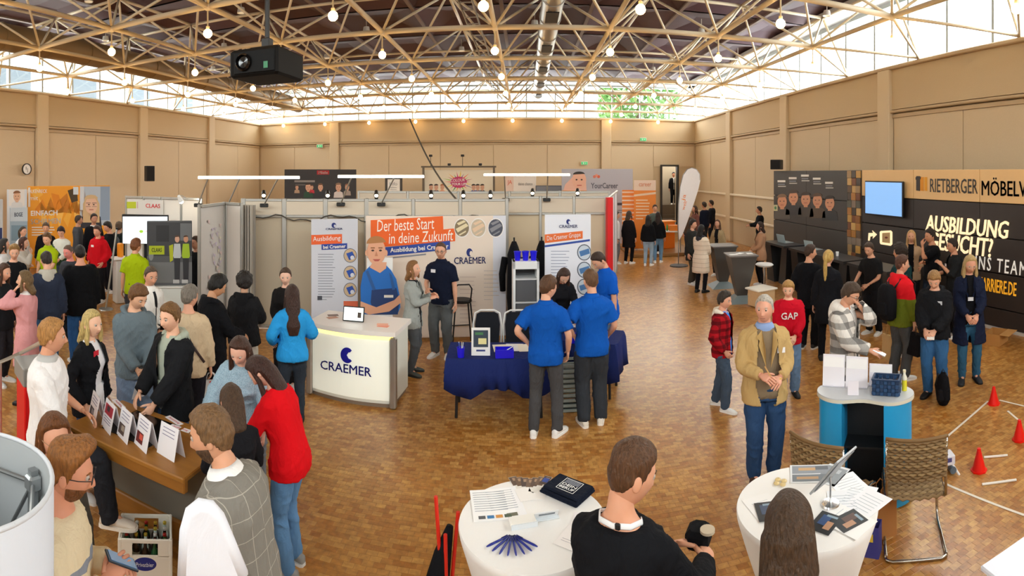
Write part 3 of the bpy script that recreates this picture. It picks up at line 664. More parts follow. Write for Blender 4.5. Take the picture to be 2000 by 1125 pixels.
for y in (499, 533, 566): 
    b.disc(684, y, 13, 14, mat('3A4664'), 1); b.disc(684, y, 12, 13, mat('C8B090'), 2); b.poly([(676, y-4), (688, y-8), (694, y+4), (682, y+9)], mat('2A50A8'), 3); b.disc(688, y+4, 4, 4, mat('D8DCE4'), 4)
b.rect(620, 578, 629, 586, mat('4A4E58'), 2, 'small_mark'); b.rect(671, 588, 700, 600, mat('D86A4A'), 2)
# slogan wall
b = Board('slogan_wall', 'large white print wall with orange slogan block and blue company logo', 'display wall', 714, 9.75, 988, 9.85, .04, 2.22, mat('E9DACB', .6), .05)
b.rect(963, 420, 988, 655, mat('DADCE6'), 1); SG = b
b.poly([(724, 430), (865, 417), (866, 448), (889, 446), (889, 471), (750, 482), (748, 470), (724, 472)], ORANGE, 2)
b.text('Der beste Start', 736, 427, 848, 450, mat('FFF4E8'), 4, .15, .0, rot=3); b.text('in deine Zukunft', 759, 452, 885, 473, mat('FFF4E8'), 4, .15, .0, rot=3)
b.poly([(750, 483), (879, 470), (879, 487), (750, 500)], mat('24469E'), 3); b.text('Ausbildung bei Craemer', 762, 480, 876, 492, CWHITE, 5, 0, .02, rot=4)
b.poly([(752, 503), (832, 495), (832, 498), (752, 506)], mat('8A8A94'), 2)
for x, c, c2 in ((902, '8A7A60', 'E8D8B0'), (934, 'C8B8A0', 'E6C8A8'), (968, '4A4E5C', '8A8A90')):
    b.disc(x, 445, 15.5, 19, CWHITE, 2); b.disc(x, 445, 14, 17, mat(c), 3); b.poly([(x-12, 447), (x+8, 436), (x+13, 441), (x-8, 454)], mat(c2), 4); b.poly([(x-10, 436), (x+4, 430), (x+8, 433), (x-6, 440)], mat(c2), 4); b.poly([(x-6, 458), (x+8, 450), (x+8, 453), (x-4, 460)], mat(c2), 4)
b.disc(917, 493, 6, 8, NAVY, 3); b.disc(920, 495, 3, 5, mat('E9DACB'), 4); b.text('CRAEMER', 887, 502, 949, 515, NAVY, 3, bold=.005)
b.lines(945, 528, 975, 8, 8, mat('CDC0B8'), 1.5, 2); b.lines(898, 540, 930, 12, 8, mat('D8C6BA'), 2)
# printed worker cut-out
b = Board('worker_cutout', 'life-size printed cut-out of a young worker in blue overalls', 'cut-out', 700, 9.2, 784, 9.25, 0, 2.2, None, foot=False)
SK = mat('E2A888', .5); BL = mat('1E6CC0', .6)
b.poly([(705, 614), (704, 560), (709, 533), (722, 520), (733, 514), (750, 514), (764, 528), (774, 545), (780, 575), (782, 600), (776, 614)], BL, 2, 'printed_shirt')
b.poly([(722, 522), (728, 512), (755, 512), (754, 524), (742, 533)], SK, 3, 'printed_neck'); b.disc(735, 491, 18, 26, SK, 4, 'printed_face', 24); b.disc(735, 476, 19, 15, mat('B07A48'), 5, 'printed_hair', 16, PI, 2*PI); b.disc(716, 494, 3, 6, SK, 4, 'printed_ear'); b.disc(754, 494, 3, 6, SK, 4, 'printed_ear')
for x in (728, 743): b.disc(x, 489, 3, 1.8, mat('3A2A24'), 6, 'printed_eye', 8); b.rect(x-4, 483, x+4, 485, mat('8A5A34'), 6, 'printed_brow')
b.poly([(735, 490), (738, 500), (732, 500)], mat('C88868'), 6, 'printed_nose'); b.poly([(728, 506), (743, 506), (739, 510), (732, 510)], mat('B85A50'), 6, 'printed_mouth')
b.poly([(714, 530), (719, 528), (734, 565), (728, 567)], mat('2A5A98'), 4, 'printed_strap'); b.poly([(760, 532), (765, 537), (772, 565), (766, 566)], mat('2A5A98'), 4, 'printed_strap')
b.poly([(726, 566), (774, 562), (780, 586), (777, 614), (730, 614), (724, 590)], mat('1E3A6E'), 3, 'printed_bib'); b.rect(750, 576, 768, 581, mat('E8E0D8'), 5, 'printed_badge'); b.poly([(704, 588), (735, 600), (770, 586), (780, 576), (784, 590), (760, 608), (720, 614), (704, 606)], SK, 6, 'printed_forearm')
MB().box((b.w/2, .03, .8), (b.w*.6, .02, 1.5)).box((b.w/2, .1, .02), (b.w*.8, .35, .04)).build('back_stay', WHITE, b.o)
# right roll-up
b = Board('roll_up_banner', 'white roll-up banner with slanted orange strip and three round photos on its right edge', 'banner', 1064, 9.0, 1154, 9.1, .08, 2.3, mat('E6EAF4', .55), .02)
MB().box((b.w/2, .02, .05), (b.w+.04, .2, .1), ch=.02).build('base_cassette', ALU, b.o)
b.disc(1110, 433, 4, 5, NAVY, 2); b.disc(1112, 434, 2, 2.5, mat('E6EAF4'), 3); b.text('CRAEMER', 1092, 439, 1128, 445, NAVY, 2, bold=.005)
b.poly([(1064, 458), (1138, 451), (1138, 466), (1064, 475)], mat('E8702E'), 1); b.text('Die Craemer Gruppe', 1068, 457, 1134, 469, CWHITE, 3, .1, rot=6); b.poly([(1064, 479), (1152, 467), (1152, 471), (1064, 483)], mat('2A4CA0'), 1)
b.lines(1076, 490, 1112, 12, 6, mat('9AA0B4'), 1.3)
for y in (493, 527, 560): b.disc(1141, y, 14, 16, mat('5A6472'), 1); b.disc(1141, y, 12, 14, mat('C8D4E0'), 2); b.poly([(1131, y-2), (1150, y-8), (1152, y+2), (1134, y+8)], mat('4A7AB0'), 3)
# round-logo counter
def logo_counter():
    A, B = np.array(polar(606, 7.35)), np.array(polar(768, 6.88)); e = B-A; w = np.linalg.norm(e)
    o = thing('reception_counter', 'white backlit reception counter with blue company logo', 'counter', (A[0], A[1], 0), math.atan2(e[1], e[0])); dp = .62
    n = 12; bulge = [(w*k/n, -.07*math.sin(PI*k/n)) for k in range(n+1)]
    MB().prism(bulge+[(w, dp), (0, dp)], .06, .92).build('body', mat('E4E6DC', .45), o)
    MB().prism([(x, y-.004) for x, y in bulge]+[(w-.0, -.0), (0, 0)], .1, .87).build('backlit_panel', mat('F0F2E4', .4, emit=.22, key='cp'), o)
    MB().prism([(x, y-.012) for x, y in bulge]+[(w, .02), (0, .02)], .87, .915).build('light_strip', mat('FFE27A', emit=1.6, key='cs'), o)
    MB().prism([(-.04+(w+.08)*k/n, -.04-.07*math.sin(PI*k/n)) for k in range(n+1)]+[(w+.04, dp+.03), (-.04, dp+.03)], .925, .985).build('worktop', mat('EFEAE4', .35), o)
    for x in (0, w): MB().box((x, 0, .46), (.09, .1, .9), ch=.02).build('corner_post', ALU, o)
    MB().prism([(.02+(w-.04)*k/n, .03-.07*math.sin(PI*k/n)) for k in range(n+1)]+[(w-.02, dp-.03), (.02, dp-.03)], 0, .06).build('plinth', mat('8A7A6A', .5), o)
    fr = lambda u, z: Matrix.Translation((u, -.07*math.sin(PI*u/w)-.012, z))@Matrix.Rotation(PI/2, 4, 'X')
    text('CRAEMER', o, (.72, .115), fr(w*.47, .46), mat('1A1C9A', .4), bold=.006)
    M = np.array([[1, 0, 0, w*.49], [0, 0, -1, -.07*math.sin(PI*.49)-.006], [0, 1, 0, .635], [0, 0, 0, 1]])
    out = [(.09*math.cos(a), .1*math.sin(a)) for a in np.linspace(.75, 2*PI-.75, 20)]+[(.05, -.05), (.02, -.04), (-.005, -.0), (.02, .04), (.045, .045)]
    MB().prism(out, 0, .012, M).build('logo_mark', mat('1A1C9A', .4), o)
    return o, w
LC, LCW = logo_counter()
def on(o, u, v, z, rz=0.): # local point of a thing in the world
    c, s = math.cos(o.rotation_euler.z), math.sin(o.rotation_euler.z); return (o.location[0]+u*c-v*s, o.location[1]+u*s+v*c, z), o.rotation_euler.z+rz
p, r = on(LC, LCW*.46, .2, .985, .1); t = thing('tablet', 'black framed tablet with a lit page propped on the logo counter', 'tablet', p, r)
R = Matrix.Rotation(math.radians(-14), 4, 'X'); MB().box((0, 0, .11), (.30, .014, .2), ch=.005).build('case', BLACK, t).matrix_local = R; MB().box((-.0, -.009, .11), (.27, .003, .17)).build('screen', mat('EAF0EE', .2, emit=.7, key='tb'), t).matrix_local = R
MB().box((.085, -.012, .1), (.05, .002, .07)).build('picture', mat('4A3E34'), t).matrix_local = R; MB().box((0, .08, .05), (.1, .01, .12)).build('prop', BLACK, t)
for k, (u, v, c) in enumerate(((LCW*.83, .18, 'F0A088'), (LCW*.8, .25, 'F4B8A0'), (LCW*.12, .42, '8A7A74'), (LCW*.16, .3, 'C89A84'))):
    p, r = on(LC, u, v, .9855+.0012*(k % 2), .3*k); q = tag(MB().box((0, 0, 0), (.15, .1, .001)).box((0, 0, .0008), (.09, .05, .0004), mi=1).build('flyer', [mat(c), mat('E8D8D0')]), ['pink flyer at the right end of the logo counter', 'pale pink flyer under the edge on the logo counter', 'grey leaflet at the back left of the logo counter', 'brown leaflet near the left edge of the logo counter'][k], 'flyer'); q.location = p; q.rotation_euler.z = r
# white shelf cabinet behind the navy table
o = thing('shelf_cabinet', 'tall white shelf cabinet with dark grey shelves', 'cabinet', (*polar(1026, 8.8), 0), facing(1026, 5)+PI)
w, hh, dp = .42, 1.58, .34
for s in (-1, 1): MB().box((s*(w/2-.02), 0, hh/2), (.04, dp, hh), ch=.006).build('side_panel', mat('E8EAEC', .5), o)
MB().box((0, dp/2-.01, hh/2), (w, .02, hh)).build('back_panel', mat('4A4A4C', .6), o)
for z in (.06, .56, .93, 1.3): MB().box((0, 0, z), (w-.08, dp-.02, .025)).build('shelf', mat('C8CACC', .5), o)
MB().box((0, 0, hh-.06), (w, dp, .12), ch=.006).build('top', mat('E8EAEC', .5), o)
for z, h_ in ((.08, .46), (.58, .33), (.95, .33)): MB().box((0, -.02, z+h_/2), (w-.1, .25, h_)).build('dark_drawer', mat('55565A', .6), o)
for k, u in enumerate((-.13, .0, .13)):
    p, r = on(o, u, -.03, hh); q = thing('blue_cup', 'bright blue plastic cup on top of the shelf cabinet', 'cup', p, 0, 'blue cups on the shelf cabinet')
    MB().lathe([(.0, 0), (.042, 0), (.055, .14), (.05, .14), (.038, .01), (0, .01)], n=14, cap=False).build('cup_body', mat('1A14D8', .35), q, 40); MB().lathe([(.052, .135), (.06, .135), (.06, .15), (.052, .15)], n=14, cap=False).build('rim', mat('1A14D8', .35), q)
# coats hanging behind the cabinet
for k, (x, dd) in enumerate(((1004, 9.6), (1058, 9.7))):
    o = thing('hanging_coat', ['black coat on a stand left of the shelf cabinet', 'black coat on a stand right of the shelf cabinet'][k], 'coat', (*polar(x, dd), 0), 0)
    co = MB().tube([(0, 0, .55), (0, 0, .8), (.01, 0, 1.2), (0, 0, 1.55), (0, 0, 1.68), (0, 0, 1.78)], [.17, .2, .19, .2, .12, .05], 14, ry=[.11, .13, .13, .12, .08, .04]).build('coat_body', fabric('15161A', .6), o, True)
    MB().tube([(.16, 0, 1.5), (.21, 0, 1.2), (.2, .02, .9)], [.06, .06, .05], 8).tube([(-.16, 0, 1.5), (-.21, 0, 1.2), (-.2, .02, .9)], [.06, .06, .05], 8).build('sleeves', fabric('101114', .6), o, True); MB().cyl((0, .02, 0), (0, .02, 1.85), .015, 8).lathe([(.2, 0), (.2, .02), (.02, .04)], n=16).build('stand', DARKMETAL, o)
# navy tables with draped cloths
def cloth_table(label, px, d, w, dp, face, hem=.42, z=.75):
    o = thing('folding_table', 'black legged folding table hidden under the '+label[1], 'table', (*polar(px, d), 0), facing(px, face)+PI)
    MB().box((0, 0, z-.02), (w, dp, .03), ch=.006).build('tabletop', mat('55504A', .5), o)
    for sx in (-1, 1):
        for sy in (-1, 1): MB().cyl((sx*(w/2-.1), sy*(dp/2-.08), 0), (sx*(w/2-.12), sy*(dp/2-.1), z-.03), .018, 8).build('leg', BLACK, o)
    # cloth: grid draped over the edges
    n = 48; V = []; rings = ((.0, 1), (.5, 1), (1., 1.)); per = []
    m_ = 12
    for k in range(n):
        a = 2*PI*(k+.5)/n; ca, sa = math.cos(a), math.sin(a); q = 1/max(abs(ca)/(w/2+.012), abs(sa)/(dp/2+.012)); per.append((ca*q, sa*q, a))
    V = [(0, 0, z+.002)]+[(x*.6, y*.6, z+.002) for x, y, a in per]+[(x, y, z+.002) for x, y, a in per]
    for t in (.15, .5, 1.):
        for k, (x, y, a) in enumerate(per):
            fl = (.02+.035*math.sin(k*2.1)+.02*math.sin(k*.9))*t+.015; cr = abs(math.sin(2*a)); L = math.hypot(x, y)
            V.append((x*(1+fl/L+.04*cr**6*t), y*(1+fl/L+.04*cr**6*t), z-(z-hem)*t-(.12*cr**8 if t == 1 else 0)))
    f = [(0, 1+k, 1+(k+1) % n) for k in range(n)]+[(1+j*n+k, 1+(j+1)*n+k, 1+(j+1)*n+(k+1) % n, 1+j*n+(k+1) % n) for j in range(4) for k in range(n)]
    c = MB().add(V, f).build('tablecloth', fabric('1E2C66', .25, .7), None, 50); c.location = o.location; c.rotation_euler = o.rotation_euler; tag(c, label[0], 'tablecloth'); s_ = c.modifiers.new('s', 'SOLIDIFY'); s_.thickness = .004; s_.offset = 1
    return o
NT = cloth_table(('navy blue cloth draped over the table with the white frame sign', 'navy cloth with the white frame sign'), 974, 6.85, 1.24, .62, 0, .40)
NT2 = cloth_table(('navy blue cloth with a hanging corner on the table behind the grey crates', 'navy cloth with the hanging corner'), 1142, 7.5, 1.0, .62, -14, .36)
p, r = on(NT, -.22, -.2, .757, .02); o = thing('frame_sign', 'white standing frame sign with a dark picture on the navy table', 'sign', p, r)
R = Matrix.Rotation(math.radians(-10), 4, 'X')
for nm, c, s, m in (('frame', (0, 0, .165), (.23, .016, .33), WHITE), ('picture', (0, -.01, .2), (.18, .004, .2), mat('2A3A4C')), ('yellow_patch', (.02, -.013, .17), (.1, .003, .07), mat('E6E0A0')), ('green_patch', (-.02, -.0131, .26), (.1, .003, .03), mat('3E7A4A')), ('logo_line', (0, -.012, .06), (.11, .003, .02), NAVY)): MB().box(c, s).build(nm, m, o).matrix_local = R
def cup(px, py, z, d, lab, h=.1, r=.045, rest=None):
    q = thing('blue_cup', lab, 'cup', (*polar(px, d), z)); MB().lathe([(.0, 0), (r*.8, 0), (r, h), (r*.9, h), (r*.72, .01), (0, .01)], n=16, cap=False).build('cup_body', mat('1A14D8', .35), q, 40)
    for k in range(5): MB().cyl((.012*math.cos(k*1.3), .012*math.sin(k*1.3), .01), (.03*math.cos(k*1.3), .03*math.sin(k*1.3), h*1.5), .005, 6).build('pen', mat(['E8E8E8', 'D8A060', 'E8E8E8', '2A4AB8', 'C8C8C8'][k]), q)
cup(900, 690, .757, 6.6, 'blue plastic cup with pens at the left end of the navy table', .12, .05)
def bin_(px, d, lab):
    q = thing('blue_bin', lab, 'box', (*polar(px, d), .757), .1); m = mat('1A14D8', .35)
    MB().box((0, 0, .006), (.22, .14, .012)).build('base', m, q)
    for sx in (-1, 1): MB().box((sx*.107, 0, .05), (.008, .14, .1)).build('side', m, q); MB().box((0, sx*.067, .05), (.22, .008, .1)).build('side', m, q)
    MB().cyl((-.05, 0, .03), (.12, .02, .12), .006, 6).build('pen', WHITE, q)
bin_(985, 6.62, 'low blue plastic bin beside the white frame sign'); bin_(1128, 7.2, 'low blue plastic bin on the table between two blue polo shirts')
for k, (u, v, a) in enumerate(((.04, .08, .1), (.2, .1, -.05), (.36, .08, .06), (.48, .02, .0))):
    p, r = on(NT, u, v, .759+k*.001, a); q = tag(MB().box((0, 0, 0), (.22, .29, .0012)).build('paper_sheet', mat(['F4EEDC', 'F2F2F0', 'F6F0E0', 'EEE8D8'][k])), 'loose paper sheet lying on the navy table cloth', 'paper', 'papers on the navy table'); q.location = p; q.rotation_euler.z = r
# grey slotted crates
o = None
for k in range(2):
    q = thing('slotted_crate', ['grey slotted plastic crate standing on the floor before the navy table', 'grey slotted plastic crate stacked on the other one'][k], 'crate', (*polar(1113, 6.92), k*.305), facing(1113, 0)+PI+.12); m = mat('9AA29C', .5)
    W_, D_, H_ = .36, .3, .30
    for sx in (-1, 1):
        for sy in (-1, 1): MB().box((sx*(W_/2-.015), sy*(D_/2-.015), H_/2), (.03, .03, H_), ch=.004).build('corner', m, q)
    for sy in (-1, 1):
        for j in range(5): MB().box((0, sy*(D_/2-.012), .025+j*.0625), (W_-.06, .018, .036), ch=.003).build('slat', m, q)
    for sx in (-1, 1):
        for j in range(5): MB().box((sx*(W_/2-.012), 0, .025+j*.0625), (.018, D_-.06, .036), ch=.003).build('slat', m, q)
    MB().box((0, 0, .008), (W_-.04, D_-.04, .016)).build('bottom', mat('5A625E', .6), q)
# two stacking chairs behind the table
for k, x in enumerate((952, 1012)):
    q = thing('stacking_chair', ['black upholstered chair with white frame behind the navy table, next to the frame sign', 'black upholstered chair with white frame behind the navy table, next to the blue polo shirt'][k], 'chair', (*polar(x, 7.85), 0), facing(x, 0)+PI+.05*k); fm = mat('E6E6E4', .4)
    MB().prism([(-.17, .46), (.17, .46), (.185, .75), (.16, .9), (.1, .93), (-.1, .93), (-.16, .9), (-.185, .75)], -.02, .02, np.array([[1, 0, 0, 0], [0, 0, -1, .2], [0, 1, 0, 0], [0, 0, 0, 1.]])).build('backrest', fabric('22242A', .1), q)
    MB().tube([(-.2, .2, .42), (-.21, .2, .75), (-.18, .2, .92), (-.1, .2, .96), (.1, .2, .96), (.18, .2, .92), (.21, .2, .75), (.2, .2, .42)], .014, 8).build('back_frame', fm, q, True)
    MB().box((0, 0, .44), (.42, .42, .06), ch=.02).build('seat', fabric('1E2026', .1), q)
    for sx in (-1, 1):
        for sy in (-1, 1): MB().cyl((sx*.19, sy*.18, .42), (sx*.2, sy*.22, 0), .012, 8).build('leg', fm, q)
# tall black stool frame beside the navy shirt
q = thing('bar_stool', 'black tubular stool with tall legs beside the man in the navy shirt', 'stool', (*polar(902, 9.45), 0), .3)
for sx in (-1, 1):
    for sy in (-1, 1): MB().tube([(sx*.2, sy*.18, 0), (sx*.13, sy*.12, .75)], .014, 8).build('leg', BLACK, q)
MB().lathe([(.0, .75), (.17, .75), (.18, .78), (.16, .8), (0, .8)], n=20, cap=False).build('seat', BLACK, q); MB().tube([(.13, -.12, .78), (.15, -.14, 1.0), (.1, -.16, 1.08), (-.1, -.16, 1.08), (-.15, -.14, 1.0), (-.13, -.12, .78)], .013, 8).build('back_hoop', BLACK, q, True)
MB().tube([(-.17, .15, .3), (.17, .15, .3)], .01, 6).build('footrest', BLACK, q)
# ---- stands along the back wall
b = Board('black_stand', 'wide black stand wall with a small red logo at the back', 'display wall', 556, 24.2, 696, 24.6, .1, 3.14, mat('2C2A2C', .5), .2)
b.rect(619, 333, 643, 341, mat('B01E28'), 1); b.text('Miele', 622, 334.5, 640, 339.5, CWHITE, 3, bold=.005); b.rect(575, 352, 615, 356, mat('8A8684'), 1); b.rect(577, 360, 600, 362, mat('6A6664'), 1)
for x, c, hc, q in ((602, '1E4A34', '3A2A20', 9), (609, 'C02838', '5A3A28', 5), (626, '2A2A30', '6A4A34', 8), (661, 'D8D0CC', '8A6A50', 9), (678, 'A89A90', '9A6A50', 7), (580, 'B89A80', '4A3A30', 5)): face_print(b, x, 366, q*.7, 'D8A88C', hc, 2, c)
b = Board('colour_stand', 'white stand wall with a rainbow paint splash and printed young people', 'display wall', 828, 24.8, 965, 24.8, .1, 3.12, mat('E6DEC8', .5), .15)
for k in range(22):
    a = k*2*PI/22; r = 17+8*((k*7) % 5)/4; b.poly([(896+4*math.cos(a+.5), 356+3*math.sin(a+.5)), (896+r*1.35*math.cos(a), 355+r*.95*math.sin(a)), (896+4*math.cos(a-.5), 356+3*math.sin(a-.5))], mat(['D82A7A', 'E84A2A', 'F0A01E', 'F0D020', '8AC020', '3A8A4A', '7A3A8A', 'B02A5A'][(k*3) % 8]), 1+k % 2)
b.disc(896, 356, 16, 11, mat('C0306A'), 4); b.text('COLOUR', 880, 349, 908, 355, CWHITE, 6, bold=.006, rot=3); b.text('YOUR LIFE', 882, 357, 912, 362, CWHITE, 6, bold=.02)
for x, c, hc in ((842, '2A3A6A', '2A1E1A'), (852, '4A4A5A', '3A2A20'), (864, 'E0906A', 'A86A40'), (925, '3A4A9A', '2A1E1A'), (933, '5A5A8A', '2A2018'), (942, '3A3A4A', '2A2018')): face_print(b, x, 366, 4.6, 'D8A88C', hc, 2, c)
tr = thing('stand_truss', 'thin black lighting frame around the rainbow stand wall', 'truss', (b.A[0], b.A[1]-.12, 0), 0)
for u in (0, b.w): MB().box((u, 0, 1.62), (.09, .09, 3.24)).build('post', mat('6A5E4E', .5), tr)
MB().box((b.w/2, 0, 3.26), (b.w+.2, .09, .08)).build('beam', mat('6A5E4E', .5), tr)
for k, u in enumerate((.35, 1.2, 1.8, 2.6)): 
    l_ = MB().box((u, -.1, 3.36+(.0 if k % 2 else .4)), (.14, .12, .1), ch=.01).cyl((u, -.08, 3.3), (u, -.08, 3.36+(0 if k % 2 else .4)), .012, 6).build('spot_head', BLACK, tr)
b = Board('framed_poster', 'white framed poster on a dark easel by the back wall', 'poster', 752, 24.0, 786, 24.0, .9, 2.9, mat('3A342E', .5), .05); b.rect(757, 350, 781, 384, mat('F0EEE8'), 1); b.text('Info', 761, 356, 776, 362, GREYT, 2); b.lines(762, 366, 776, 4, 4, GREYT, 1)
b = Board('white_sign', 'white sign board with small print beside a pink panel', 'sign', 985, 23.5, 1047, 23.5, 1.2, 2.95, mat('E6DED4', .5), .05); b.rect(986, 339, 1003, 376, mat('E2C8B8'), 1); b.text('JA', 991, 352, 1000, 362, mat('D85A3A'), 3); b.text('deine chance', 1012, 356, 1040, 362, mat('6A6460'), 3)
b = Board('dark_board', 'low dark picture board before the white sign', 'board', 1046, 23.0, 1098, 23.0, .9, 2.45, mat('5A5E6A', .5), .05); b.rect(1048, 364, 1096, 384, mat('7A7E88'), 1)
b = Board('career_wall', 'grey stand wall with printed face and career lettering', 'display wall', 1097, 22.2, 1236, 22.5, .06, 3.15, mat('B4B4BE', .5), .15)
b.poly([(1098, 378), (1104, 360), (1118, 346), (1130, 340), (1144, 345), (1146, 380)], mat('E8B8A4'), 1); b.disc(1131, 352, 14, 17, mat('E8B49A'), 2, 'printed_face'); b.disc(1131, 341, 12, 6, mat('2A2220'), 3, 'printed_hair', 12, PI, 2*PI)
for x in (1126, 1136): b.disc(x, 351, 2, 1.6, mat('3A2A28'), 3, 'printed_eye', 8)
b.rect(1127, 361, 1136, 363, mat('C86A60'), 3, 'printed_mouth'); b.rect(1097, 372, 1146, 400, mat('D88A3A'), 2)
b.text('YourCareer', 1154, 357, 1207, 368, mat('5E5E6A'), 3, bold=.02)
for k in range(3): b.disc(1165+(k-1)*4, 345-(k % 2)*2, 3, 3, mat(['E0806A', 'E89A80', 'E06A4A'][k]), 3)
b.rect(1200, 396, 1232, 401, mat('4A4652'), 2); b.lines(1178, 410, 1228, 3, 4, mat('8A8A94'), 2, 2)
for x0, x1, d0, y0, lab in ((1215, 1240, 20.4, 371, 'orange and white striped roll-up banner beside the grey career wall'), (1238, 1281, 20.2, 352, 'orange roll-up banner with a pale head strip')):
    b = Board('orange_banner', lab, 'banner', x0, d0, x1, d0, .17, H-(y0-YH)/F*d0, mat('EE8A2E', .5), .03, base=.12)
    if x1 < 1250:
        for k in range(11): b.rect(x0, 374+k*8, x1, 377+k*8, mat('F4D8C0'), 1)
    else: b.rect(x0, 352, x1, 372, mat('EAD0BC'), 1); b.poly([(x0, 380), (x1, 375), (x1, 379), (x0, 384)], mat('F0D0B0'), 2); b.lines(1242, 390, 1270, 7, 6, mat('F6D8B8'), 2, 2); b.text('career', 1248, 358, 1272, 364, mat('D87A4A'), 3)
# orange counter and side tables on the platform
o = thing('orange_counter', 'orange counter on the low platform before the doorway', 'counter', (*polar(1299, 20.75), .12), .1); MB().box((0, 0, .5), (.64, .45, 1.0), ch=.02).build('body', mat('F07A14', .5), o); MB().box((0, 0, 1.02), (.72, .52, .05), ch=.01).build('top', mat('F49A3A', .4), o)
def simple_table(name, lab, px, d, z, w, dp, legm, topm, base=0., face=0):
    o = thing(name, lab, 'table', (*polar(px, d), base), facing(px, face)+PI); MB().box((0, 0, z-.02), (w, dp, .04), ch=.01).build('tabletop', topm, o)
    for sx in (-1, 1):
        for sy in (-1, 1): MB().cyl((sx*(w/2-.06), sy*(dp/2-.06), 0), (sx*(w/2-.06), sy*(dp/2-.06), z-.04), .02, 8).build('leg', legm, o)
    return o
simple_table('side_table', 'small white table with an orange box before the orange counter', 1312, 19.9, .75, .75, .5, ALU, WHITE, .12)
o = tag(MB().box((0, 0, .09), (.34, .22, .18), ch=.01).box((0, 0, .19), (.36, .24, .03), ch=.01, mi=1).build('orange_carton', [mat('F08A2A'), mat('F6A850')]), 'orange carton standing on the small white table', 'box'); o.location = (*polar(1316, 19.9), .87)
o = tag(MB().lathe([(0, 0), (.035, 0), (.035, .17), (.012, .22), (.012, .27), (0, .27)], n=12).build('green_bottle', mat('2E8A3A', .2), None, 40), 'green bottle on the small white table', 'bottle'); o.location = (*polar(1303, 19.85), .87)
# beach flag
def beach_flag():
    d = 17.4; p = polar(1326, d); o = thing('beach_flag', 'tall white feather flag with small orange print', 'flag', (*p, .0), facing(1326, 0)+PI)
    sc_ = d/F; P = [(1326, 470), (1325, 440), (1326, 400), (1329, 365), (1335, 342), (1343, 331), (1352, 328), (1361, 331), (1367, 340), (1368, 352), (1364, 370), (1357, 392), (1348, 418), (1340, 440), (1333, 458)]
    U = [((x-1326)*sc_, H-(y-YH)*sc_) for x, y in P]
    M = np.array([[1, 0, 0, 0], [0, 0, -1, 0], [0, 1, 0, 0], [0, 0, 0, 1.]]); MB().prism(U, -.012, .012, M).build('sail', fabric('F0ECEC', .2), o)
    MB().tube([(u[0]-.015, 0, u[1]) for u in [(0, .02), (0, .9)]+U[:10]], .014, 8).build('pole', mat('8A8A88', .4), o, True)
    MB().lathe([(0, 0), (.3, 0), (.28, .04), (.05, .06), (0, .06)], n=20, cap=False).build('base', mat('4A4440', .6), o)
    text('ja', o, (.2, .14), Matrix.Translation((.17, -.016, 2.2))@Matrix.Rotation(PI/2, 4, 'X')@Matrix.Rotation(1.3, 4, 'Z'), mat('F08A3A')); text('welt', o, (.3, .1), Matrix.Translation((.17, -.016, 1.95))@Matrix.Rotation(PI/2, 4, 'X')@Matrix.Rotation(1.3, 4, 'Z'), mat('F08A3A'))
beach_flag()

# ================================================================ right-hand stand and the near tables
SX = 7.9     # plane of the furniture maker's stand, parallel to the right wall
def sy(px): return SX/math.tan(th(px))
def sd(px): return SX/math.sin(th(px))
DARKP = mat('352E2C', .45, vary=.12, bscale=5); WARM = mat('F4CC92', .5, vary=.04, bscale=4); GOLD = mat('F0A030', .4, .1); CREAM = mat('FFE6B8', .4, emit=.55, key='letters')
# main wall: orange-beige head band over dark boards
YN, Y0 = 4.4, sy(1683)
def rboard(name, label, xa, ya, xb, yb, z0, z1, m, thick=.08, cat='display wall'):
    b = Board.__new__(Board); A, B = np.array((xa, ya)), np.array((xb, yb)); b.A, b.w = A, np.linalg.norm(B-A); b.e = (B-A)/b.w; b.z0, b.z1, b.t = z0, z1, thick
    b.o = thing(name, label, cat, (A[0], A[1], 0), math.atan2(b.e[1], b.e[0]))
    if m is not None: MB().box((b.w/2, thick/2, (z0+z1)/2), (b.w, thick, z1-z0), ch=.01).build('panel', m, b.o)
    return b
MW = rboard('furniture_stand_wall', 'large dark stand wall with a warm head band, lettering and lit slogan', SX, Y0, SX, YN, 0, 3.06, None)
nP = [0]+[MW.uv(x, 400)[0] for x in (1784, 1913)]+[Y0-5.25, MW.w]
MB().box((MW.w/2, .14, 1.5), (MW.w, .1, 3.0)).build('carcass', mat('2A2624', .6), MW.o)
for a, b_ in zip(nP[:-1], nP[1:]):
    MB().box(((a+b_)/2, .045, 2.74), (b_-a-.012, .09, .64), ch=.006).build('head_panel', WARM, MW.o)
    for z0, z1 in ((.05, .4), (.41, 1.07), (1.08, 1.75), (1.76, 2.41)): MB().box(((a+b_)/2, .045, (z0+z1)/2), (b_-a-.012, .09, z1-z0-.012), ch=.005).build('board', DARKP, MW.o)
MB().box((MW.w/2, .03, .025), (MW.w, .12, .05)).build('plinth_strip', mat('D8D8D4', .4), MW.o)
MW.z0 = 0
for k, (x0, x1, c) in enumerate(((1790, 1797, '3A3230'), (1798, 1804, 'E89A20'), (1806, 1811, 'F0A828'))): MW.poly([(x0, 346+(0 if k else -2)), (x1, 346+(0 if k else -2)), (x1, 373), (x0, 372)], mat(c), 4, 'logo_bar')
MW.poly([(1789, 346), (1799, 345), (1799, 350), (1789, 351)], mat('3A3230'), 5, 'logo_bar')
DK = mat('3C3634', .5)
MW.text('RIETBERGER', 1817, 349, 1910, 377, DK, 3, bold=.005); MW.text('MÖBELWERKE', 1918, 347, 2078, 384, DK, 3, bold=.005)
MW.text('AUSBILDUNG', 1809, 425, 1971, 458, CREAM, 4, .18, .006, .03); MW.text('GESUCHT?', 1818, 459, 1940, 494, CREAM, 4, .18, .006, .03)
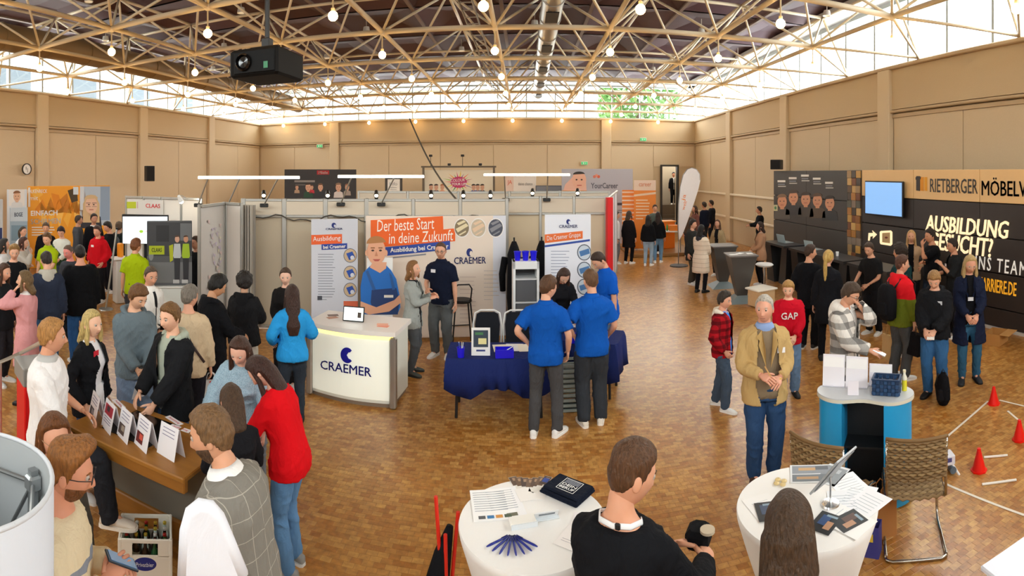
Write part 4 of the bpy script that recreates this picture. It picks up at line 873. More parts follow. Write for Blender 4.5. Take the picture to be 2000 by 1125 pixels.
MW.text('INS TEAM', 1905, 505, 2006, 532, mat('E8E4DC', emit=.3, key='t2'), 3, .12, 0., .01, spacing=1.3); MW.text('KARRIERE.DE', 1912, 546, 1986, 572, mat('F0A828', emit=.35, key='t3'), 3, .12, .005, .01)
MW.poly([(1697, 455), (1706, 455), (1704, 450), (1713, 458), (1705, 466), (1706, 461), (1700, 462), (1699, 470), (1696, 470)], CREAM, 5, 'lit_arrow')
MW.poly([(1721, 451), (1740, 450), (1743, 453), (1743, 477), (1740, 480), (1721, 477), (1719, 474), (1719, 453)], CREAM, 5, 'lit_icon'); MW.poly([(1724, 455), (1739, 454), (1739, 475), (1724, 473)], mat('C9A878'), 6, 'lit_icon_inner'); MW.disc(1732, 464, 3, 2, mat('7A3A2A'), 7, 'lit_icon_mark')
# screen on the wall
tv = rboard('wall_screen', 'pale blue lit screen mounted on the furniture stand wall', SX-.12, (SX-.12)/math.tan(th(1689)), SX-.12, (SX-.12)/math.tan(th(1763)), 1.98, 2.8, mat('141416', .3), .06, 'screen')
tv.poly([(.03, 2.01), (tv.w-.03, 2.01), (tv.w-.03, 2.77), (.03, 2.77)], mat('7FB0E8', .3, emit=.6, key='tv2'), 2, 'screen', px=False); MB().box((tv.w/2, .09, 2.4), (.3, .06, .3)).build('bracket', DARKMETAL, tv.o)
# mosaic wood column
Y1 = sy(1657)
mc = rboard('mosaic_column', 'column clad in square wood tiles of many browns', SX, Y1, SX, Y0+.02, 0, 3.06, mat('4A3A2C', .5), .1, 'column')
ct_ = ['B07A3A', '6A5440', '8A7A6C', 'C89A50', '4A4038', 'A88A60', '7A4A2C', '5A5A50', 'D0A868', '94602E']
wt = mc.w/3
for r in range(16):
    for c in range(3):
        MB().box(((c+.5)*wt, -.01-.008*((r*5+c*3) % 4), (r+.5)*.19+.01), (wt-.006, .03, .184), ch=.004).build('wood_tile', mat(ct_[(r*7+c*4+r*c) % 10], .45), mc.o)
# dark portrait wall
Y2 = sy(1511)
pw = rboard('portrait_wall', 'dark stand wall with five printed staff portraits and white names', SX, Y2, SX, Y1+.03, 0, 3.06, None)
MB().box((pw.w/2, .1, 1.5), (pw.w, .1, 3.0)).build('carcass', mat('2A2624', .6), pw.o)
for z0, z1 in ((.02, .7), (.71, 1.45), (1.46, 2.25), (2.26, 3.06)):
    for q in range(2): MB().box((pw.w*(q+.5)/2, .025, (z0+z1)/2), (pw.w/2-.01, .05, z1-z0-.01), ch=.004).build('board', mat('403D3C', .5), pw.o)
for k, (x, y, hy, hc, cl_) in enumerate(((1528, 394, 352, '8A6A50', '5A5652'), (1550, 386, 346, '4A3A30', '3A3A3E'), (1574, 390, 341, '3A2A22', '4A4440'), (1597, 392, 347, '5A4030', '5A4A3C'), (1621, 397, 355, '2A201C', '2E2E32'))):
    face_print(pw, x, y, 10.5, 'D89A78', hc, 2, cl_); pw.rect(x-9, hy, x+6, hy+4, CWHITE, 3, 'printed_name'); pw.rect(x-8, hy+7, x+5, hy+9, GREYT, 3, 'printed_line'); pw.rect(x-8, hy+11, x+7, hy+13, mat('C8C4BE'), 3, 'printed_line')
pw.rect(1511, 400, 1519, 412, mat('C8C8A0'), 3, 'small_sign'); pw.disc(1515, 406, 2, 3, mat('4A8A5A'), 4)
# slanted black desks along the stand, each with a laptop
for k, (px, lab) in enumerate(((1530, 'black slanted desk with a laptop at the end of the portrait wall'), (1585, 'black slanted desk with a laptop below the middle portraits'), (1640, 'black slanted desk before the wood tile column'), (1715, 'black slanted desk under the pale blue screen'))):
    X = 6.85; Y = X/math.tan(th(px)); o = thing('slanted_desk', lab, 'desk', (X, Y, 0), PI/2); m = mat('1C1B1C', .4)
    L = 1.27 if k < 3 else 1.4
    MB().prism([(-L/2, 1.0), (L/2, 1.0), (L/2, 1.06), (-L/2, 1.06)], -.32, .32, np.array([[1, 0, 0, 0], [0, 0, -1, 0], [0, 1, 0, 0], [0, 0, 0, 1.]])).build('worktop', mat('2A292A', .35), o)
    MB().prism([(L/2-.15, 0), (L/2-.6, 0), (L/2-.35, 1.0), (L/2, 1.0)], -.26, .26, np.array([[1, 0, 0, 0], [0, 0, -1, 0], [0, 1, 0, 0], [0, 0, 0, 1.]])).build('slanted_leg', m, o)
    MB().prism([(-L/2+.1, 0), (-L/2+.5, 0), (-L/2+.3, 1.0), (-L/2, 1.0)], -.22, .22, np.array([[1, 0, 0, 0], [0, 0, -1, 0], [0, 1, 0, 0], [0, 0, 0, 1.]])).build('slanted_leg', m, o)
    if k in (0, 1):
        lp = thing('laptop', ['grey laptop open on the desk at the end of the portrait wall', 'grey laptop open on the desk below the middle portraits'][k], 'laptop', (X-.02, Y, 1.062), -PI/2+.15); g = mat('B8C4C8', .35, .3)
        MB().box((0, .12, .008), (.36, .25, .014), ch=.004).build('base', g, lp); MB().box((0, -.03, .13), (.36, .012, .24), ch=.004).build('lid', mat('A9BEC6', .3), lp).matrix_local = Matrix.Rotation(.25, 4, 'X')
    if k > 1:
        q = tag(MB().lathe([(0, 0), (.03, 0), (.04, .1), (.036, .1), (.027, .01), (0, .01)], n=14, cap=False).lathe([(0, .085), (.036, .085)], n=14, mi=1, cap=False).build('paper_cup', [WHITE, mat('5A3A24')], None, 40), ['', '', 'white paper cup on the desk before the wood tile column', 'white paper cup on the desk under the screen'][k], 'cup'); q.location = (X, Y+.1, 1.061)
# inverted pyramid bistro tables
def pyramid(px, d, lab, base):
    o = thing('pyramid_table', lab, 'table', (*polar(px, d), 0), facing(px, 15)); a, c = .31, .10; m = mat('4A4846', .45)
    MB().add([(-c, -c, .06), (c, -c, .06), (c, c, .06), (-c, c, .06), (-a, -a, 1.06), (a, -a, 1.06), (a, a, 1.06), (-a, a, 1.06)], [(3, 2, 1, 0), (4, 5, 6, 7), (0, 1, 5, 4), (1, 2, 6, 5), (2, 3, 7, 6), (3, 0, 4, 7)]).build('pyramid_body', m, o)
    MB().box((0, 0, 1.08), (.68, .68, .04), ch=.01).build('tabletop', mat('6A6664', .35), o)
    e = .34; MB().add([(-e, -e, 0), (e, -e, 0), (e, e, 0), (-e, e, 0), (-c, -c, .16), (c, -c, .16), (c, c, .16), (-c, c, .16)], [(3, 2, 1, 0), (4, 5, 6, 7), (0, 1, 5, 4), (1, 2, 6, 5), (2, 3, 7, 6), (3, 0, 4, 7)]).build('foot', mat('7C8A8E', .4), o)
    return o
pyramid(1411, 14.3, 'dark inverted pyramid bistro table beside the long pale puffer coat', 0); pt = pyramid(1447, 12.7, 'dark inverted pyramid bistro table with papers on top', 0)
for k in range(3): q = tag(MB().box((0, 0, 0), (.2, .14, .002)).box((0, 0, .0015), (.12, .07, .001), mi=1).build('leaflet', [WHITE, mat(['D8A060', 'C8C0B0', 'B8D0C8'][k])]), 'small leaflet on the inverted pyramid table', 'leaflet', 'leaflets on the pyramid table'); q.location = (pt.location[0]-.2+.2*k, pt.location[1]+.1*(k % 2)-.05, 1.102); q.rotation_euler.z = k*.7
# white bar stool, white cube, cardboard
o = thing('white_stool', 'white bar stool with a moulded seat near the woman in the beige cardigan', 'stool', (*polar(1493, 13.1), 0), .4)
MB().lathe([(0, .74), (.16, .74), (.2, .78), (.17, .81), (0, .8)], n=20, cap=False, sy=1.2).build('seat', WHITE, o, 40); MB().cyl((0, 0, .03), (0, 0, .75), .025, 10).build('column', CHROME, o); MB().lathe([(0, 0), (.2, 0), (.19, .02), (.03, .05), (0, .05)], n=20, cap=False).build('base', CHROME, o, 40)
o = thing('white_cube_table', 'low white cube table with wooden sides behind the red plaid jacket', 'table', atz(1487, 598, 0), .25); MB().box((0, 0, .2), (.44, .44, .36), ch=.01).build('body', wood('E2C49A', 'D2B080', 1), o); MB().box((0, 0, .4), (.56, .5, .04), ch=.01).build('top', mat('F0EADC', .4), o)
o = thing('cardboard_box', 'open brown cardboard box on the floor at the foot of the dark stand', 'box', (7.3, (7.3)/math.tan(th(1945)), 0), .3)
for c, s in (((0, -.15, .1), (.4, .01, .2)), ((0, .15, .1), (.4, .01, .2)), ((-.2, 0, .1), (.01, .3, .2)), ((.2, 0, .1), (.01, .3, .2)), ((0, 0, .006), (.4, .3, .01))): MB().box(c, s).build('side', mat('C08A4A', .8), o)
MB().box((0, -.24, .2), (.4, .18, .008)).build('flap', mat('D09C5C', .8), o)
# ---- blue kidney counter
def kidney():
    c = polar(1690, 5.02); o = thing('promo_counter', 'kidney shaped counter with pale grey top and bright blue rounded ends', 'counter', (*c, 0), facing(1690, -6)+PI)
    n = 48; out = []
    for k in range(n):
        a = 2*PI*k/n; x, y = .45*math.cos(a), .27*math.sin(a); 
        if y < 0: y *= 1-.42*math.exp(-(x/.2)**2)
        else: y *= 1-.2*math.exp(-(x/.2)**2)
        out.append((x, y))
    MB().prism(out, .94, .975).build('worktop', mat('C8CCD0', .35), o, 30); MB().prism([(x*1.004, y*1.006) for x, y in out], .936, .965).build('edge_band', mat('DCD8C8', .4), o, 30)
    for s in (-1, 1):
        P = [(s*x*.96, y*.92) for x, y in out]; P = [(abs(x)*s, y) for x, y in P if x*s > .17 or True]; Q = [(x, y) for x, y in [(s*abs(.43*math.cos(a)), .25*math.sin(a)) for a in np.linspace(-PI/2+.45, PI/2-.45, 16)]]
        Q = Q if s > 0 else Q[::-1]; Q = Q+[(s*.185, .2 if s > 0 else -.16), (s*.185, -.16 if s > 0 else .2)]
        MB().prism(Q, .02, .936).build('blue_end', mat('1E9CD8', .35), o, 30)
    MB().box((0, .14, .47), (.38, .02, .92)).build('back_panel', mat('16181A', .5), o); MB().box((0, .02, .5), (.37, .24, .02)).build('shelf', mat('16181A', .5), o); MB().box((0, .02, .02), (.4, .28, .04)).build('plinth', BLACK, o)
    return o
KC = kidney()
def onk(o, u, v, z, rz=0.): return on(o, u, v, z, rz)
for k, (u, lab) in enumerate(((-.31, 'clear acrylic sign holder with a white sheet at the left end of the blue counter'), (-.09, 'clear acrylic sign holder with a white sheet in the middle of the blue counter'), (.13, 'white leaflet board standing behind the dark blue basket'))):
    p, r = on(KC, u, .07 if k < 2 else .13, .976, -.04*k); o = thing('sign_holder', lab, 'sign holder', p, r); w, h = ((.21, .29), (.21, .28), (.22, .2))[k]; R = Matrix.Rotation(math.radians(-8), 4, 'X')
    MB().box((0, 0, h/2+.005), (w, .006, h), ch=.002).build('sheet', mat('EEECF4', .25), o).matrix_local = R; MB().box((0, -.004, h*.78), (w-.02, .003, h*.32)).build('sheet_head', mat('FAFAFC', .3), o).matrix_local = R; MB().box((0, .04, .005), (w, .1, .008)).build('foot', mat('D6D4E0', .15), o)
p, r = on(KC, -.1, -.1, .976, .1); o = thing('card_holder', 'small white card stand at the front edge of the blue counter', 'sign', p, r); MB().box((0, 0, .06), (.1, .008, .12)).build('card', mat('E8E4EE', .4), o).matrix_local = Matrix.Rotation(-.2, 4, 'X'); MB().box((0, .03, .003), (.1, .06, .006)).build('foot', mat('E8E4EE', .4), o)
p, r = on(KC, .2, -.02, .976, -.08); o = thing('woven_basket', 'dark blue woven open basket on the blue counter', 'basket', p, r); bm = mat('1A3558', .5); bm2 = mat('24466E', .5)
for sy_ in (-1, 1):
    for j in range(4):
        for i in range(7): MB().box((-.105+i*.035, sy_*.075, .02+j*.034), (.033, .012 if (i+j) % 2 else .018, .032), ch=.003).build('weave', bm if (i+j) % 2 else bm2, o)
for sx in (-1, 1):
    for j in range(4):
        for i in range(4): MB().box((sx*.12, -.055+i*.036, .02+j*.034), (.012 if (i+j) % 2 else .018, .034, .032), ch=.003).build('weave', bm if (i+j) % 2 else bm2, o)
for c, s in (((0, -.076, .145), (.26, .02, .014)), ((0, .076, .145), (.26, .02, .014)), ((-.122, 0, .145), (.02, .15, .014)), ((.122, 0, .145), (.02, .15, .014)), ((0, 0, .006), (.24, .15, .01))): MB().box(c, s, ch=.003).build('rim', bm, o)
p, r = on(KC, .36, .05, .976); o = thing('yellow_bottle', 'small clear bottle with yellow liquid beside the dark blue basket', 'bottle', p); MB().lathe([(0, 0), (.024, 0), (.024, .1), (0, .1)], n=14).build('liquid', mat('E6DC3A', .2), o, 40); MB().lathe([(.0245, .1), (.0245, .125), (.012, .15), (.012, .17)], n=14, cap=False).build('glass', mat('E8E8D8', .1), o, 40); MB().lathe([(0, .17), (.015, .17), (.015, .19), (0, .19)], n=12).build('cap', mat('E8E0C0', .4), o)
# ---- white bistro tables
def bistro(px, d, lab1, lab2, z=1.1, r=.40):
    c = polar(px, d); o = thing('bistro_table', lab1, 'table', (*c, 0))
    MB().lathe([(0, z-.035), (r-.01, z-.035), (r-.005, z-.02), (r-.01, z-.003), (0, z-.003)], n=40, cap=False).build('tabletop', mat('D8D8D4', .4), o, 40)
    MB().cyl((0, 0, .04), (0, 0, z-.03), .04, 14).build('column', CHROME, o); MB().lathe([(0, 0), (.26, 0), (.25, .02), (.05, .05), (0, .05)], n=28, cap=False).build('foot', CHROME, o, 40)
    n = 64; prof = []; V = []; rows = [(0, 0.002, 0), (r*.5, .002, 0), (r*.9, .002, 0), (r+.002, .0, 0), (r+.006, -.012, 0), (r+.002, -.04, .1), (r-.05, -.2, .5), (r-.15, -.5, 1), (r-.14, -.8, 1), (r-.08, -z+.02, .6)]
    for j, (rr, dz, fl) in enumerate(rows[1:]):
        for k in range(n): a = 2*PI*k/n; q = rr*(1+.035*fl*math.sin(9*a)+.02*fl*math.sin(5*a+1)); V.append((q*math.cos(a), q*math.sin(a), z+dz))
    V = [(0, 0, z+.002)]+V; f = [(0, 1+k, 1+(k+1) % n) for k in range(n)]+[(1+j*n+k, 1+(j+1)*n+k, 1+(j+1)*n+(k+1) % n, 1+j*n+(k+1) % n) for j in range(len(rows)-2) for k in range(n)]
    cl_ = tag(MB().add(V, f).build('stretch_cloth', fabric('F3F1EE', .06, .75), None, 40), lab2, 'tablecloth'); cl_.location = (*c, 0)
    return o
T1 = bistro(1041, 2.96, 'round bistro table under the white cloth with pens and folded shirt', 'white stretch cloth on the bistro table with pens and folded shirt')
T2 = bistro(1577, 3.11, 'round bistro table under the white cloth with brochures and tilted sign', 'white stretch cloth on the bistro table with brochures and tilted sign')
ZT1 = 1.1045
def lay(name, label, cat, px, py, w, l, c, rz=0., z=ZT1, layers=(), group=None, k=0):
    """something flat lying on a bistro table, seen at a pixel; l runs away from the camera"""
    X, Y, Z = atz(px, py, z); o = thing(name, label, cat, (X, Y, z+.0006*k), facing(px, 180)+rz, group)
    MB().box((0, 0, 0), (w, l, .0011)).build('sheet', mat(c, .5), o)
    for i, (x, y, a, b, cc) in enumerate(layers): MB().box((x*w, y*l, .0009+.0001*i), (a*w, b*l, .0006)).build('print', mat(cc, .5), o)
    return o
TL = [(-.05, .4-.075*i, .78, .012, '9AA0A8') for i in range(9)]
lay('paper_sheet', 'printed white sheet with a row of colour photos, lying on top', 'paper', 962, 985, .24, .29, 'FAFAFA', .12, layers=TL+[(-.3, -.4, .16, .09, '55585C'), (-.1, -.4, .16, .09, '3A7AB0'), (.1, -.4, .16, .09, 'D8964A'), (.3, -.4, .16, .09, '4A5A4A')], k=2)
lay('paper_sheet', 'printed white sheet half covered by the one with colour photos', 'paper', 985, 982, .2, .29, 'F4F4F6', .22, layers=TL+[(.1, -.4, .3, .1, '6A6A5A')], k=1)
for k in range(7):
    lay('photo_postcard', 'postcard with dark crowd photo in the fan behind the sheets', 'postcard', 1008+9*k, 945-abs(k-3)*1.6+4, .05, .15, 'E8E4DC', .35-.13*k, layers=[(0, .18, .96, .6, ['5A463A', '6A5240', '4A3A34', '705848'][k % 4]), (.1, .3, .5, .2, 'A88A70')]+([(0, .2, .7, .3, '2A4AA0')] if k == 6 else []), group='postcard fan on the bistro table', k=k)
for k, (x, y, rz) in enumerate(((1040, 964, .1), (1052, 962, -.2), (1025, 966, .3))): lay('note_card', 'blank pale note card between the postcards and the folded shirt', 'card', x, y, .09, .13, 'F4F0EC', rz, group='note cards on the bistro table', k=k+2)
# folded shirt
X, Y, Z = atz(1108, 962, ZT1); o = thing('folded_shirt', 'folded black shirt with white square print on the bistro table', 'shirt', (X, Y, ZT1), facing(1108, 180)-.62)
for k, (s, h0) in enumerate((((.27, .2), 0), ((.26, .19), .016), ((.25, .17), .032))):
    n = 10; g = [(x, y) for x in np.linspace(-.5, .5, n+1) for y in np.linspace(-.5, .5, n+1)]
    MB().box((.006*k, -.004*k, h0+.008), (s[0], s[1], .0155), ch=.006).build('fold', fabric('151B2A', .5), o)
text('DEIN', o, (.1, .022), Matrix.Translation((.02, -.005, .0496)), WHITE, depth=.001, bold=.01); text('BERUF', o, (.1, .022), Matrix.Translation((.02, -.035, .0496)), WHITE, depth=.001, bold=.01)
for c, s in (((.02, .055, .0488), (.12, .003, .001)), ((.02, -.06, .0488), (.12, .003, .001)), ((-.04, 0, .0488), (.003, .115, .001)), ((.08, 0, .0488), (.003, .115, .001))): MB().box(c, s).build('print_frame', WHITE, o)
for i in range(5): MB().box((.02, .015+i*.008, .0488), (.1, .002, .001)).build('print_line', mat('B8BCC8'), o)
# card box, card holder
X, Y, Z = atz(1021, 1022, ZT1); o = thing('card_box', 'clear card holder with white cards on the bistro table', 'card holder', (X, Y, ZT1), facing(1021, 180)+.25)
MB().box((0, 0, .012), (.14, .075, .022), ch=.003).build('cards', mat('F2F0EA', .3), o); MB().box((0, -.042, .012), (.145, .005, .026)).build('front_lip', mat('DDE2E6', .1), o)
X, Y, Z = atz(1066, 1010, ZT1); o = thing('card_stand', 'clear angled stand with a logo card on the bistro table', 'card holder', (X, Y, ZT1), facing(1066, 180)+.25); R = Matrix.Rotation(.6, 4, 'X')
MB().box((0, 0, .03), (.13, .004, .06)).build('card', mat('E6E8EA', .3), o).matrix_local = R; MB().box((0, -.003, .04), (.09, .002, .015)).build('logo', mat('7A8088'), o).matrix_local = R; MB().box((0, .0, .003), (.14, .06, .005)).build('foot', mat('DDE2E6', .1), o)
# fan of pens
fc = atz(1000, 1045, ZT1)
for k in range(8):
    a = math.radians(-52+104*k/7)+facing(1000, 0)-.0; o = thing('ballpoint_pen', 'dark blue ballpoint pen in the fan on the white cloth', 'pen', (fc[0], fc[1], ZT1+.007), a, 'fan of pens on the bistro table'); o.location = (fc[0]-math.sin(a)*.09, fc[1]+math.cos(a)*.09, ZT1+.0065)
    pm = mat('1E2C8A', .3); MB().tube([(0, -.065, 0), (0, -.055, 0), (0, .05, 0), (0, .068, 0), (0, .074, 0)], [.003, .0055, .006, .004, .002], 8).build('barrel', pm, o, True); MB().box((0, -.04, .007), (.004, .04, .0025)).build('clip', mat('14205A', .3), o); MB().tube([(0, -.075, 0), (0, -.064, 0)], .0026, 6).build('button', mat('0E1640', .3), o)
lay('flyer', 'white flyer with a red stamp near the front edge of the bistro table', 'flyer', 1122, 1048, .14, .2, 'F6F2F0', -.5, layers=[(.1, .1, .5, .12, 'D84A5A'), (0, -.2, .7, .02, 'C8C4C8'), (0, -.28, .7, .02, 'C8C4C8')], k=1)
lay('flyer', 'white flyer half under the stamped one on the bistro table', 'flyer', 1142, 1025, .14, .2, 'F2EEF0', -.1, layers=[(0, .2, .6, .02, 'C8C4C8')])
# right bistro table
MG = [(-.0, .22, .9, .45, '8A9098'), (-.1, .25, .4, .16, 'C8A070'), (.25, .3, .3, .2, '5A6068'), (0, -.25, .9, .38, '70777E'), (-.1, -.25, .5, .14, 'B8926A')]
lay('magazine', 'open glossy magazine with grey photographs on the bistro table', 'magazine', 1585, 925, .27, .2, 'E2E4E6', .05, layers=MG, k=1)
lay('magazine', 'closed glossy magazine half under the tilted sign', 'magazine', 1625, 927, .15, .22, 'D6DADE', -.5, layers=[(0, .0, .9, .8, '8A9298'), (0, .2, .5, .2, 'B8BEC4')])
for k, (x, y, rz) in enumerate(((1660, 950, .5), (1672, 972, -.35), (1650, 985, .1), (1690, 985, -.7), (1655, 1018, .9))): lay('paper_sheet', ['white sheet on the right side under the tilted sign', 'white sheet sticking out over the table edge', 'white sheet in front of the sign foot', 'white sheet at the far right rim of the cloth', 'white sheet under the dark photo flyers'][k], 'paper', x, y, .19, .27, ['F4F6FA', 'F8F8FA', 'EEF0F4', 'F2F2F6', 'F6F4F2'][k], rz, layers=[(0, .3-.1*i, .7, .012, 'B8BEC6') for i in range(6)], k=k)
for k, (x, y, rz, c) in enumerate(((1612, 1022, -.5, '2E4A7A'), (1658, 1018, -.9, '5A4038'), (1500, 1000, .2, '3A4A66'))): lay('photo_flyer', ['dark photo flyer with blue figure behind the long-haired woman', 'dark brown photo flyer beside the one with a blue figure', 'blue patterned flyer left of the long-haired woman'][k], 'flyer', x, y, .13, .17, '1E2024', rz, layers=[(-.1, .1, .4, .5, c), (.2, -.1, .3, .4, 'B88A6A'), (.1, .35, .5, .1, '8AA0B0')], k=6+k)
lay('paper_sheet', 'plain sheet at the left rim of the bistro table', 'paper', 1490, 988, .17, .2, 'F4F2F0', .5, layers=[(0, .2, .6, .012, 'C0C4CA')])
X, Y, Z = atz(1622, 985, ZT1); o = thing('tilted_sign', 'grey tilted sign panel on a chrome table stand', 'sign', (X, Y, ZT1), facing(1622, 62)-.1)
MB().lathe([(0, 0), (.055, 0), (.05, .01), (.01, .014), (0, .014)], n=20, cap=False).cyl((0, 0, .01), (0, 0, .19), .006, 8).build('stand', CHROME, o, 40)
R = Matrix.Translation((0, .02, .2))@Matrix.Rotation(math.radians(-38), 4, 'X'); MB().box((0, 0, .0), (.21, .012, .3), ch=.003).build('panel', mat('A4A8AC', .3), o).matrix_local = R; MB().box((0, .009, 0), (.17, .003, .26)).build('picture', mat('7C8288', .3), o).matrix_local = R
X, Y, Z = atz(1524, 943, ZT1); 
for k in range(4): o = tag(MB().lathe([(0, 0), (.017, .001), (.019, .006), (.015, .011), (0, .012)], n=12, cap=False).ball((.004, 0, .011), .004, 6, mi=1).build('wrapped_sweet', [mat('E0C890', .3), mat('C85A4A', .3)], None, 50), 'small wrapped sweet in the little heap on the bistro table', 'sweet', 'sweets on the bistro table'); o.location = (X+.026*math.cos(k*1.6), Y+.03*math.sin(k*1.6), ZT1)
# ---- cantilever cane chairs
def cane_chair(px, d, face, lab):
    o = thing('cantilever_chair', lab, 'chair', (*polar(px, d), 0), facing(px, face)); c = mat('8A6E48', .7); fr_ = mat('B8B4AC', .2, 1.)
    # front is +y; tube: back posts, seat rails, front legs, floor runners, closing bar at the rear
    for s in (-1, 1):
        x = .23*s
        MB().tube([(x, -.265, .95), (x, -.23, .62), (x*1.02, -.2, .47), (x*1.02, -.12, .445), (x*1.02, .2, .455), (x*1.02, .27, .44), (x*1.02, .29, .4), (x*1.02, .28, .1), (x*1.02, .26, .035), (x*1.02, .2, .015), (x*1.02, -.22, .015)], .0125, 10).build('side_tube', fr_, o, True)
    MB().tube([(-.2346, -.2, .015), (-.23, -.245, .015), (-.19, -.265, .015), (.19, -.265, .015), (.23, -.245, .015), (.2346, -.2, .015)], .0125, 10).build('rear_floor_bar', fr_, o, True)
    MB().tube([(-.23, .283, .2), (.23, .283, .2)], .008, 8).build('cross_bar', fr_, o)
    for nm, z0, z1, y0, y1, n in (('back', .63, .95, -.23, -.265, 14), ('seat', -.18, .25, .46, .46, 16)):
        for i in range(n):
            t = (i+.5)/n
            if nm == 'back': z = z0+(z1-z0)*t; pts = [(xx, y0+(y1-y0)*t-.05*math.cos(xx/.24*PI/2)+.012*(1 if (j+i) % 2 else -1), z) for j, xx in enumerate(np.linspace(-.235, .235, 15))]
            else: yy = z0+(z1-z0)*t; pts = [(xx, yy, .452-.02*math.cos(xx/.24*PI/2)+.008*(1 if (j+i) % 2 else -1)) for j, xx in enumerate(np.linspace(-.235, .235, 15))]
            MB().tube(pts, .017 if nm == 'back' else .018, 6, ry=.012).build('cane_strand', mat(['8A6E48', '7A5E3A', '9A7E54'][i % 3], .7), o, True)
        for j in range(1, 14, 2):
            xx = -.235+.47*j/14
            if nm == 'back': MB().tube([(xx, y0-.05*math.cos(xx/.24*PI/2), z0), (xx, y1-.05*math.cos(xx/.24*PI/2), z1)], .006, 6).build('cane_stake', mat('6A5030', .7), o)
    MB().tube([(xx, -.265-.05*math.cos(xx/.24*PI/2), .96) for xx in np.linspace(-.24, .24, 9)], .014, 8).build('top_rail', mat('7A5C36', .7), o, True)
    return o
cane_chair(1784, 4.44, 186, 'cane cantilever chair standing alone beside the white floor lines'); cane_chair(1628, 4.36, 150, 'cane cantilever chair tucked behind the bistro table with brochures')
# paper bags by the counter
def paper_bag(px, d, w, h, dp, c, lab, rz=0., hc=None, z=0.):
    o = thing('paper_bag', lab, 'bag', (*polar(px, d), z), facing(px, 10)+rz); m = mat(c, .8)
    MB().add([(-w/2, -dp/2, 0), (w/2, -dp/2, 0), (w/2, dp/2, 0), (-w/2, dp/2, 0), (-w/2, -dp/2, h), (w/2, -dp/2, h), (w/2, dp/2, h), (-w/2, dp/2, h), (-w/2+.006, -dp/2+.006, h), (w/2-.006, -dp/2+.006, h), (w/2-.006, dp/2-.006, h), (-w/2+.006, dp/2-.006, h), (-w/2+.006, -dp/2+.006, .01), (w/2-.006, -dp/2+.006, .01), (w/2-.006, dp/2-.006, .01), (-w/2+.006, dp/2-.006, .01)],
             [(3, 2, 1, 0), (0, 1, 5, 4), (1, 2, 6, 5), (2, 3, 7, 6), (3, 0, 4, 7), (4, 5, 9, 8), (5, 6, 10, 9), (6, 7, 11, 10), (7, 4, 8, 11), (8, 9, 13, 12), (9, 10, 14, 13), (10, 11, 15, 14), (11, 8, 12, 15), (12, 13, 14, 15)]).build('bag_body', m, o)
    for s in (-1, 1): MB().tube([(-w*.22, s*dp*.48, h-.03), (-w*.2, s*dp*.42, h+.1), (0, s*dp*.38, h+.14), (w*.2, s*dp*.42, h+.1), (w*.22, s*dp*.48, h-.03)], .006, 6).build('handle', mat(hc or c, .8), o, True)
    return o
paper_bag(1724, 4.5, .2, .3, .12, 'A8703A', 'plain brown paper bag on the floor between the cane chairs', .3)
pb2 = paper_bag(1700, 4.28, .16, .24, .12, '3A3A86', 'small blue paper bag with a yellow mark on the floor between the cane chairs', -.4); MB().disc if False else None
MB().box((0, .064, .16), (.07, .004, .06)).build('yellow_mark', mat('E0C040'), pb2)
# ---- cones, white sticks, floor lines, toy bridge
for px, py, lab in ((1941, 792, 'small red cone standing where two white floor lines meet'), (1991, 862, 'small red cone at the end of a short white floor line'), (1912, 922, 'small red cone with a white stick beside it on the floor')):
    p = atz(px, py-3, 0); o = thing('marker_cone', lab, 'cone', p); m = mat('F0180E', .35); MB().lathe([(0, 0), (.085, 0), (.085, .015), (.0, .015)], n=8, cap=False).build('base', m, o); MB().lathe([(.07, .015), (.022, .2), (.018, .225), (0, .23)], n=24, cap=False).build('cone_body', m, o, 40)
def strip(p, q, lab, w=.028):
    a, b_ = np.array(atz(*p, 0)), np.array(atz(*q, 0)); L = np.linalg.norm(b_-a); o = tag(MB().box((0, 0, .0042), (L, w, .0022)).build('floor_tape', mat('EDE4D6', .5)), lab, 'tape line'); o.location = ((a[0]+b_[0])/2, (a[1]+b_[1])/2, 0); o.rotation_euler.z = math.atan2(b_[1]-a[1], b_[0]-a[0])
strip((1842, 860), (1930, 784), 'white tape line leading from the cane chair to the far cone'); strip((1822, 935), (2015, 1012), 'long white tape line running from the toy bridge to the right'); strip((1952, 782), (2015, 797), 'white tape line to the right of the far cone'); strip((1968, 803), (1988, 820), 'short white tape line behind the middle cone')
for p, q, lab in (((1922, 893), (1968, 889), 'short white stick right beside the near cone'), ((1918, 946), (1985, 937), 'white stick lying in front of the near cone')):
    a, b_ = np.array(atz(*p, .012)), np.array(atz(*q, .012)); tag(MB().tube([a, a*.5+b_*.5, b_], .012, 8).build('white_stick', mat('F2EEE6', .5), None, 40), lab, 'stick')
p = atz(1832, 925, 0); o = thing('toy_bridge', 'white box with small print on splayed white legs standing on the floor', 'model', p, facing(1832, 0)+PI+.35)
MB().box((0, 0, .14), (.32, .14, .1), ch=.01).build('body', mat('E6E6F0', .4), o); MB().box((.02, -.073, .15), (.2, .004, .04)).build('printed_strip', mat('4A4A86'), o); MB().box((-.1, -.073, .12), (.08, .004, .03)).build('dark_print', mat('22243A'), o)
for sx in (-1, 1):
    for sy_ in (-1, 1): MB().cyl((sx*.13, sy_*.05, .1), (sx*.19, sy_*.1, 0), .012, 8).build('leg', WHITE, o)
for sx in (-1, 1): MB().tube([(sx*.13, -.09, .05), (sx*.13, .09, .05)], .035, 12).build('wheel', mat('5A6A78', .4), o)
